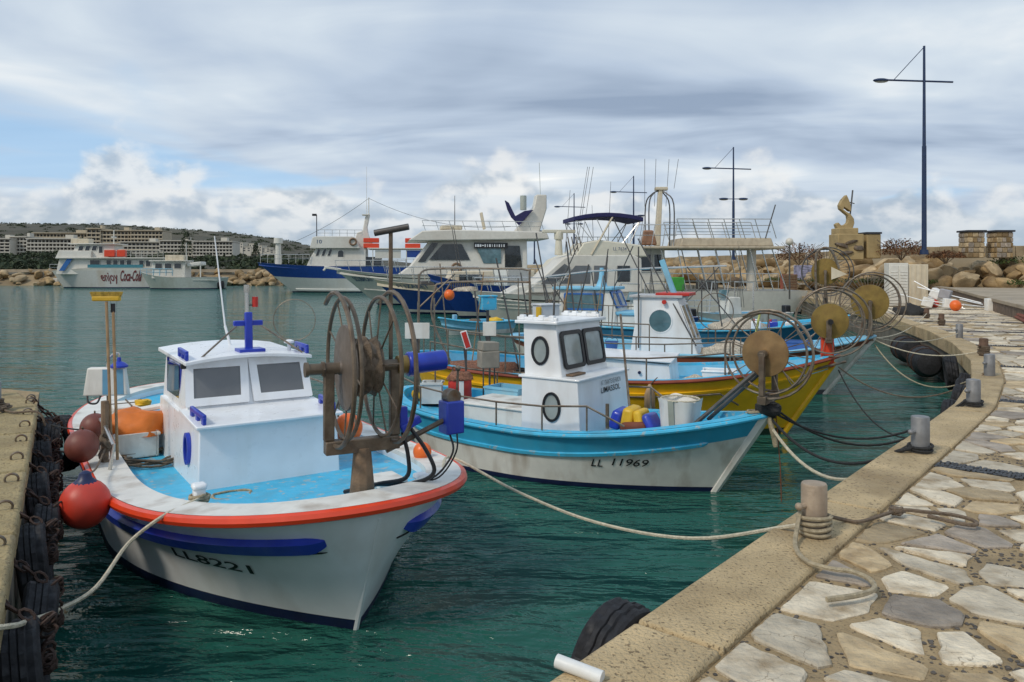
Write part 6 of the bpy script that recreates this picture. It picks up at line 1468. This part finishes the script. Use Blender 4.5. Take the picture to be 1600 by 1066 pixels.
# ---- two small open boats in the gaps of the fleet
for bow, fw_, ln, hm, lab, rods in (((2.6, 29.5), (-.9, -.42), 5.2, blue_hull, 'small dark blue open boat beyond the cyan roofed cabin', 3), ((6.6, 33.0), (-.95, -.3), 6.0, white_old, 'small white open boat with rods below the tour boat canopy', 4)):
    b = boat('open_boat', lab, bow, fw_, ln)
    hh = Hull(ln, .95, .75, .35, ls_=2.4, lb=ln*.5, ls=1.2, ts=.75, Bw=.8, lbw=ln*.5, rake=.6, N=22); hh.build(b, [(0, -.3), (0, 0), (.5, 0), (.8, 0), (1, 0)], [(0, 2, 'bottom_paint', white_old), (2, 4, 'hull', hm)]); hh.deck(b, .12, .3, white_old, ltblue)
    MB().box((-.2, 0, 1.0), (.7, .8, .9), top=.85).build('console', white_far, b, .04); MB().box((.16, 0, 1.6), (.04, .7, .35), rot=(0, -.4, 0)).build('windshield', glass_teal, b)
    MB().tube([(-.9, -.7, .7), (-.9, -.7, 2.1), (-.9, .7, 2.1), (-.9, .7, .7)], .03, 6).tube([(.5, -.6, .7), (.3, -.65, 2.1), (.3, .65, 2.1), (.5, .6, .7)], .03, 6).build('arch', steel, b)
    for i in range(rods): MB().cyl((-.9+.1*i, -.6+.35*i, 1.0), (-1.3+.35*i, -.7+.4*i, 3.3+.2*i), .014, .006, 5).build('fishing_rod', dark_steel, b)
    lattice(b, ln*.12, ln*.42, .55, .85, 1.35, 3, .018, steel); MB().box((-ln/2-.12, 0, .7), (.3, .32, .7)).build('outboard_motor', black, b, .05)

# ================================================================== THINGS ON AND ALONG THE QUAY
def bollard(lab, p, m, r=.075, h=.33, pin=None, turns=None, group='bollards along the quay'):
    t = thing('bollard', lab, 'bollard', p, group=group)
    MB().lathe([(r*1.02, -.02), (r*1.02, h-.012), (r*.95, h-.003), (r*.5, h+.003), (.001, h+.004)], n=22).build('post', m, t)
    d = pin or (-.75, -.35); d = V(d[0], d[1], 0).normalized()
    MB().cyl(V(0, 0, h*.60)+d*r*.8, V(0, 0, h*.60)+d*(r+.045), .017, n=8).ell(V(0, 0, h*.60)+d*(r+.05), .024, 10, 6).build('pin', m, t)
    if turns:
        tm, k = turns
        for i in range(k): 
            rr = r+.018+.004*(i % 2); MB().tube([V(rr*cos(a*pi/10), rr*sin(a*pi/10), .04+.028*i+.010*sin(a*pi/10+i)) for a in range(20)], .013, 6, True).build('rope_turn', tm, t)
    return t
bm_tan = mat('weathered_tan_bollard', (.36, .28, .20), .6, metal=.2, var=.2, vscale=9, dirt=(.16, .10, .06), dscale=5, damt=.7, bump=.2)
bm_grey = mat('galvanised_bollard', (.24, .24, .24), .55, metal=.4, var=.2, vscale=9, dirt=(.12, .10, .08), dscale=5, damt=.6, bump=.15)
bm_rust = mat('rusty_bollard', (.12, .07, .045), .8, var=.3, vscale=9, bump=.3)
kz = QZ+.008
BOL = {}
for k, (px, py, m, lab, tr) in enumerate(((1272, 838, bm_tan, 'tan mooring bollard nearest the camera with rope turns', (rope_t, 4)), (1438, 708, bm_grey, 'grey mooring bollard with black rope, second along the kerb', (rope_d, 2)),
        (1521, 636, bm_grey, 'grey mooring bollard with black rope, third along the kerb', (rope_d, 2)), (1546, 587, bm_grey, 'dark grey bare bollard, fourth along the kerb', None),
        (1537, 556, bm_rust, 'rusty bollard heaped with rope turns behind the fourth grey one', (rope_b, 6)), (1499, 528, bm_grey, 'grey bare bollard with a pale band, beyond the bend of the kerb', None),
        (1471, 508, bm_rust, 'rusty bollard wrapped in brown rope beyond the bend', (rope_b, 5)), (1448, 497, bm_rust, 'small dark rusty bollard farthest along the kerb', (rope_b, 4)))):
    p = at(px, py, kz); BOL[k] = p; bollard(lab, p, m, turns=tr)
p1 = ledge(8.9, .42, QZ+.01); p2 = ledge(10.1, .62, QZ+.01); LB = [p1, p2]
bollard('grey bollard at the left picture edge wrapped in dark rope', p1, bm_grey, turns=(rope_b, 4)); bollard('grey bollard near the end of the left quay', p2, bm_grey)
p3 = ledge(2.35, .40, QZ+.01); bollard('bollard of the left quay below the picture edge holding the pale rope', p3, bm_grey, turns=(rope_w, 2))

# tyres hung as fenders
def tyre_mesh(R=.31, w=.19):
    mb = MB(); n = 48; prof = [(R*.60, -w*.36), (R*.66, -w*.50), (R*.84, -w*.54), (R*.95, -w*.46), (R*.99, -w*.38), (R*.965, -w*.21), (R*1.0, -w*.17), (R*1.0, -w*.03), (R*.965, 0), (R*1.0, w*.03), (R*1.0, w*.17), (R*.965, w*.21), (R*.99, w*.38), (R*.95, w*.46), (R*.84, w*.54), (R*.66, w*.50), (R*.60, w*.36), (R*.62, 0)]
    vs = []; k = len(prof)
    for i in range(n):
        for j, (r, z) in enumerate(prof):
            rr = r-(.012 if (4 <= j <= 12 and i % 3 == (j//5) % 3) else 0); vs.append((rr*cos(2*pi*i/n), rr*sin(2*pi*i/n), z))
    mb.add(vs, [(i*k+j, i*k+(j+1) % k, ((i+1) % n)*k+(j+1) % k, ((i+1) % n)*k+j) for i in range(n) for j in range(k)]); return mb
TYRE = meshof(tyre_mesh(), 'tyre', rubber, ang=25)
chain_m = mat('rusty_chain', (.055, .032, .024), .85, metal=.2, var=.4, vscale=20, bump=.3)
def tyre(lab, p, nn, roll=0., chain_to=None, tilt=0., group=None, sc=1.):
    t = thing('tyre_fender', lab, 'tyre', p, group=group); q = V(nn.x, nn.y, tilt).to_track_quat('Z', 'Y')
    o = shared('tyre', TYRE, t, sc=(sc, sc, sc)); o.rotation_euler = (q @ Euler((0, 0, roll)).to_quaternion()).to_euler()
    if chain_to is not None:
        e = Vector(chain_to)-t.location; s0 = V(0, 0, .22)+V(nn.x, nn.y, 0)*.07; mb = MB(); n = max(3, int((e-s0).length/.055))
        for i in range(n):
            c = s0.lerp(e, (i+.5)/n)+V(.02*sin(i*1.7), .02*cos(i*2.1), .03*sin(i)); d = (e-s0).normalized(); sd = d.orthogonal() if i % 2 else d.cross(d.orthogonal())
            pts = [c+d*.042*cos(a*pi/4)+sd.normalized()*.022*sin(a*pi/4) for a in range(8)]; mb.tube(pts, .009, 5, True)
        # loops of slack chain round the tyre
        for i in range(14):
            a = i*.45; c = V(nn.x, nn.y, 0)*.10+V(ldir.x, ldir.y, 0)*(.10*sin(a*1.3))+V(0, 0, .26-.022*i); d = V(sin(i*2.), cos(i*1.3), sin(i*.7)).normalized(); sd = d.orthogonal()
            mb.tube([c+d*.042*cos(b*pi/4)+sd*.022*sin(b*pi/4) for b in range(8)], .009, 5, True)
        mb.build('chain', chain_m, t)
        MB().ring(e+V(0, 0, .02), V(ldir.x, ldir.y, .3), .045, .009, 16, 6).build('ring', rope_w if False else galv, t)
    return t
names = ['first', 'second', 'third', 'fourth', 'fifth', 'sixth', 'seventh', 'eighth', 'ninth']
s = 2.75
for k in range(9):
    dz = (.02, -.08, .05, -.04, .03, -.06, .0, .04, -.03)[k]
    tyre('black tyre chained to the left quay wall, %s from the camera' % names[k], ledge(s, -.105-.03*(k % 2), .64+dz), lnrm, roll=k*.5, chain_to=ledge(s+.1, .07, QZ+.01), tilt=.12*(-1)**k, group='tyres on the left quay wall', sc=.9); s += .80
tyre('large dark tyre hanging lower at the far end of the left quay', ledge(s-.55, -.26, .50), (lnrm*.8+ldir*.5).normalized(), chain_to=ledge(s-.4, .07, QZ+.01), group='tyres on the left quay wall', sc=1.15)
e, tt, nn = edge_at(2.80); tyre('black tyre showing its tread against the right kerb below the near bollard', V(e.x, e.y, .78)-nn*.19, -nn, roll=.2, tilt=.10)
rd = random.Random(31)
def s_for_y(y):
    s_ = 0
    while edge_at(s_)[0].y < y: s_ += .05
    return s_
for k, y in enumerate((8.6, 9.4, 10.2, 11.0, 11.8, 12.7, 13.6, 15.2)):
    e, tt, nn = edge_at(s_for_y(y)); tyre('black tyre on the right quay wall past the grey bollards, %s from the camera' % names[k], V(e.x, e.y, .58+rd.uniform(-.12, .12))-nn*(.16+rd.uniform(0, .08)), -nn, roll=rd.uniform(0, 3), tilt=rd.uniform(-.2, .2), group='tyres on the right quay wall', sc=rd.uniform(.95, 1.2))
for k, (y, lab) in enumerate(((18.6, 'big black rubber fender on the far bend of the quay wall, nearer one'), (21.4, 'big black rubber fender on the far bend of the quay wall, farther one'))):
    e, tt, nn = edge_at(s_for_y(y)); t = thing('rubber_fender', lab, 'fender', V(e.x, e.y, .45)-nn*.38, math.atan2(tt.y, tt.x), group='big rubber fenders')
    MB().lathe([(.05, -.75), (.25, -.70), (.33, -.5), (.33, .5), (.25, .70), (.05, .75)], Matrix.Rotation(pi/2, 4, 'Y'), 18).build('body', rubber, t); [MB().ring((x_, 0, 0), (1, 0, 0), .34, .02, 20, 5).build('band', chain_m, t) for x_ in (.35, -.35)]
    
# ---- mooring ropes
B0 = BOL[0]; up = lambda p, z: V(p.x, p.y, p.z+z)
pr = on1(1.35, 1.31, .93)
rope('mooring_rope', smooth_path([on1(.72, .66, .96), on1(1.0, 1.0, .93), pr, pr.lerp(B0, .25)+V(0, 0, -.17), pr.lerp(B0, .5)+V(0, 0, -.26), pr.lerp(B0, .75)+V(0, 0, -.20), up(B0, .06)+V(-.10, .02, 0)], 6), .013, rope_w, 'pale rope sagging from the nearest boat to the near bollard')
pq = on1(1.42, -.92, .92)
rim_q = onto(b1, H1.pt(1.05, H1.sheer(1.05)+.03, -1, .05))
rope('mooring_rope', smooth_path([pq+V(.05, 0, 0), pq.lerp(rim_q, .5)+V(0, 0, -.01), rim_q, atd(200, 850, 5.45), atd(150, 918, 5.0), atd(92, 953, 4.55), atd(45, 970, 3.95), atd(5, 980, 3.55), up(p3, .08)], 6), .014, rope_w, 'pale rope from the white post of the nearest boat to the left quay')
MB().tube([V(0, 0, 0), V(0, 0, .001)], .001)
rope('rope_turns', coil(pq+V(0, 0, -.05), .068, 3, .06, seed=3), .012, rope_t, 'turns of rope round the white post on the foredeck')
bw2 = on2(.02, 0, 1.0); B1_, B2_ = BOL[1], BOL[2]
rope('mooring_rope', sag(bw2, up(B1_, .07)+V(-.09, 0, 0), .34, 18), .016, rope_d, 'thick black rope from the turquoise boat to the second bollard')
rope('mooring_rope', sag(bw2+V(0, 0, -.08), up(B1_, .04)+V(-.10, .02, 0), .46, 18), .018, rope_w, 'pale rope hanging lowest from the turquoise bow to the second bollard')
rope('mooring_rope', sag(bw2+V(.03, .05, .05), up(B2_, .08)+V(-.09, 0, 0), .40, 18), .014, rope_d, 'black rope from the turquoise bow to the third bollard')
rope('mooring_rope', sag(bw2+V(.03, .05, .12), up(B2_, .05)+V(-.09, 0, 0), .50, 18), .014, rope_d, 'lower black rope from the turquoise bow to the third bollard')
bw3 = on3(.0, 0, 1.12)
rope('mooring_rope', sag(bw3, up(BOL[3], .08), .45, 18), .011, rope_b, 'thin brown rope from the yellow bow to the fourth bollard')
rope('mooring_rope', sag(bw3+V(0, 0, -.05), up(BOL[2], .10), .75, 18), .011, rope_d, 'slack dark rope from the yellow bow to the third bollard')
bw4 = on4(.0, 0, 1.2)
rope('mooring_rope', sag(bw4, up(BOL[4], .10), .20, 18), .012, rope_w, 'pale rope from the white bow to the rope heaped bollard')
rope('mooring_rope', sag(bw4+V(0, 0, .05), up(BOL[5], .12), .15, 18), .010, rope_w, 'thin pale rope from the white bow to the banded bollard')
rope('mooring_rope', sag(bw4+V(0, 0, -.1), up(BOL[3], .10), .55, 18), .012, rope_t, 'tan rope from the white bow to the fourth bollard')
rope('mooring_rope', sag(on5(0, 0, 1.3), up(BOL[6], .15), .18, 18), .012, rope_t, 'tan rope from the blue boat to the rusty bollard past the bend')
rope('mooring_rope', sag(on4(.2, -.1, 1.25), up(BOL[7], .15), .25, 18), .012, rope_w, 'pale rope from the white bow to the farthest bollard')
rope('hanging_line', [bw2+V(.08, -.05, .0), bw2+V(.13, -.05, -.6), bw2+V(.14, -.06, -1.02)], .006, mat('red_brown_line', (.22, .06, .02), .8), 'thin reddish line hanging from the turquoise bow into the water')
rope('frayed_rope', smooth_path([bw2+V(.0, -.06, -.02), bw2+V(.02, -.09, -.16), bw2+V(.05, -.08, -.26), bw2+V(.06, -.10, -.36)], 4), [.03]*12+[.022], rope_t, 'frayed tan rope end dangling under the turquoise bow')
rope('mooring_rope', smooth_path([up(B1_, .05)+V(-.07, -.02, 0), at(1405, 705, QZ+.03), at(1380, 716, QZ-.10), at(1350, 735, QZ-.22)], 5), .02, rope_d, 'black rope bight hanging over the kerb at the second bollard')
# on the left quay
rope('mooring_rope', sag(up(p1, .12), on1(3.55, -1.36, 1.0), .30, 16), .013, rope_d, 'dark rope from the left quay bollard to the post of the nearest boat')
rope('mooring_rope', sag(up(p2, .15), on1(4.1, -1.37, 1.02), .16, 16), .009, rope_d, 'thin dark rope from the end of the left quay to the nearest boat')
rope('rope_coil', coil(p1+V(.05, -.12, .02), .17, 3.4, .05, seed=8, wob=.3), .014, rope_b, 'tangled brown rope lying round the left quay bollard')
rope('rope_tail', smooth_path([p1+V(.1, -.05, .03), ledge(8.5, .2, QZ+.03), ledge(8.3, -.06, QZ+.02), ledge(8.25, -.12, .7), ledge(8.15, -.14, .45)], 5), .014, rope_b, 'brown rope trailing over the edge of the left quay')
# near bollard: rope ends lying on the paving
g = lambda px, py: at(px, py, QZ+.035)
rope('rope_tail', smooth_path([up(B0, .16)+V(-.09, -.02, 0), up(B0, .10)+V(-.13, -.08, 0), g(1243, 855), g(1262, 878), g(1300, 889), g(1330, 893), g(1358, 905), g(1366, 920), g(1340, 930), g(1292, 937)], 6), .014, rope_t, 'tan rope falling from the near bollard across the flagstones')
rope('rope_tail', smooth_path([up(B0, .12)+V(.08, .03, 0), g(1318, 812), g(1345, 815), g(1385, 803), g(1410, 797), g(1445, 800), g(1490, 805), g(1520, 813), g(1525, 820), g(1500, 818), g(1450, 806)], 6), .013, rope_b, 'brown rope with a knot lying on the flagstones right of the near bollard')
tag(MB().ell((0, 0, 0), (.045, .035, .028), 10, 6, jit=.2).tube(coil((0, 0, -.02), .035, 3, .04, seed=12), .012, 5).build('rope_knot', rope_b), 'knot in the brown rope on the flagstones', 'knot').location = g(1400, 799)
o = MB().tube([(-.10, 0, 0), (.10, 0, 0)], .028, 14).build('pipe_stub', mat('white_pipe', (.72, .72, .69), .5, dirt=(.35, .3, .2), damt=.5)); o.location = at(905, 1046, QZ+.04); o.rotation_euler = (0, .1, -.5); tag(o, 'broken white plastic pipe stub on the kerb edge at the bottom', 'pipe')

# ---- gear stacked on the far quay
q = V(17.6, 34.3, QZ); t = thing('utility_cabinet', 'cream and white utility cabinet with louvred doors on the far quay', 'cabinet', q, -.15)
MB().box((-.42, 0, .95), (.80, .7, 1.9)).build('body', white_far, t, .02); MB().box((.42, .05, .92), (.82, .65, 1.84)).build('side_panel', cream, t, .02)
for sx in (-.62, -.22):
    o = MB().box((sx, -.36, .95), (.36, .03, 1.7)).build('door', white_far, t, .01)
    for j in range(9): MB().box((sx, -.38, .45+.13*j), (.28, .02, .05), rot=(.5, 0, 0)).build('louvre', white_old, o)
for j in range(4): MB().box((.12+.2*j, -.285, .92), (.03, .02, 1.8)).build('rib', cream, t)
def dhan(lab, p, rz, el, bm, L=2.4):
    t = thing('marker_float', lab, 'float', p, rot=(0, -el, rz), group='marker floats stacked on the quay')
    MB().box((0, 0, .19), (.42, .38, .38)).build('foam_block', bm, t, .03); MB().cyl((-L*.55, 0, .2), (L*.45, 0, .2), .022, n=6).build('pole', white, t)
foam_g = mat('grey_polystyrene', (.30, .29, .30), .8, var=.15)
for lab, px, py, d, rz, el, m in (('grey white marker float on top of the pile', 1475, 452, 31.5, 2.4, .25, foam_g), ('white marker float left in the pile', 1447, 449, 32.2, 2.7, .3, foam), ('white marker float high in the pile with pole pointing up left', 1460, 442, 32.6, 2.2, .5, foam), ('white marker float in front of the pile', 1482, 462, 31, 2.9, .1, foam)):
    p = atd(px, py, d); p.z = QZ+(.42 if 'top' in lab or 'high' in lab else .06); dhan(lab, p, rz, el, m)
p = at(1556, 486, QZ); t = thing('foam_block', 'half white half grey foam block at the foot of the low wall', 'block', p, -.25); MB().box((-.22, 0, .24), (.25, .45, .48)).build('white_half', foam, t, .02); MB().box((.20, 0, .24), (.58, .46, .48)).build('grey_half', foam_g, t, .02)
buoy('orange buoy lying with the marker floats on the far quay', at(1493, 486, QZ)+V(0, 0, .21), .21, buoy_or); buoy('red buoy under the marker floats on the far quay', at(1460, 481, QZ)+V(0, 0, .17), .18, buoy_red)
for k, (a, b, lab) in enumerate((((1500, 468), (1568, 483), 'white pole on the quay pointing at the foam block'), ((1505, 476), (1536, 481), 'short white pole beside the orange buoy'), ((1425, 458), (1490, 474), 'long white pole under the red buoy'))):
    p, q = at(*a, QZ+.25), at(*b, QZ+.05); tag(MB().cyl((0, 0, 0), q-p, .03, n=8).build('white_pole', white), lab, 'pole').location = p
for k, y in enumerate((22.6, 23.4)):
    p = V(15.2+.9*k*.5, y, QZ+.06+.1*k); tag(MB().cyl((0, 0, 0), (1.6, 3.0, 0), .06, n=8).build('rusty_pipe', mat('red_rust_pipe', (.20, .06, .035), .8, var=.3)), ('lower' if k == 0 else 'upper')+' rusty pipe lying along the low terrace wall', 'pipe').location = p
p = V(23.3, 61, QZ); t = thing('sign_panel', 'framed picture panel on a low stand on the far quay', 'sign', p, .1)
MB().box((0, 0, 1.35), (1.9, .1, 1.15)).build('panel', mat('lilac_print', (.30, .30, .42), .5, var=.6, vscale=3), t, .01); MB().box((0, 0, .45), (1.7, .5, .12)).build('shelf', white_far, t)
for x in (-.7, .7): MB().cyl((x, 0, 0), (x, 0, .8), .05, n=6).build('leg', white_far, t)
p = V(21.6, 60, QZ); t = thing('wooden_box', 'dark brown slatted box beside the picture panel', 'box', p); 
for j in range(6): MB().box((0, -.4, .1+.2*j), (1.1, .06, .16)).build('slat', timber, t)
MB().box((0, 0, .6), (1.05, .72, 1.2)).build('body', brownred, t)
lump('net_heap', 'dark net heap on the quay edge behind the far net reels', 'net', at(1425, 492, QZ), (.5, .4, .38), rope_d, 61, .6)
for px, d, lab in ((1192, 44, 'thin quay light with white globe left of the picture panel'), (1262, 62, 'thin post light with white globe right beside the picture panel')):
    p = atd(px, 425, d); zb = QZ if d < 50 else 1.05; t = thing('quay_light', lab, 'lamp', (max(p.x, 15.9 if d < 50 else p.x), p.y, zb)); H = (4.1 if d < 50 else 3.6)-zb
    MB().cyl((0, 0, -.1), (0, 0, H), .05, n=8).build('post', dark_steel, t); MB().ell((0, 0, H+.15), .22, 12, 8).build('globe', mat('frosted_globe', (.6, .56, .48), .4), t)
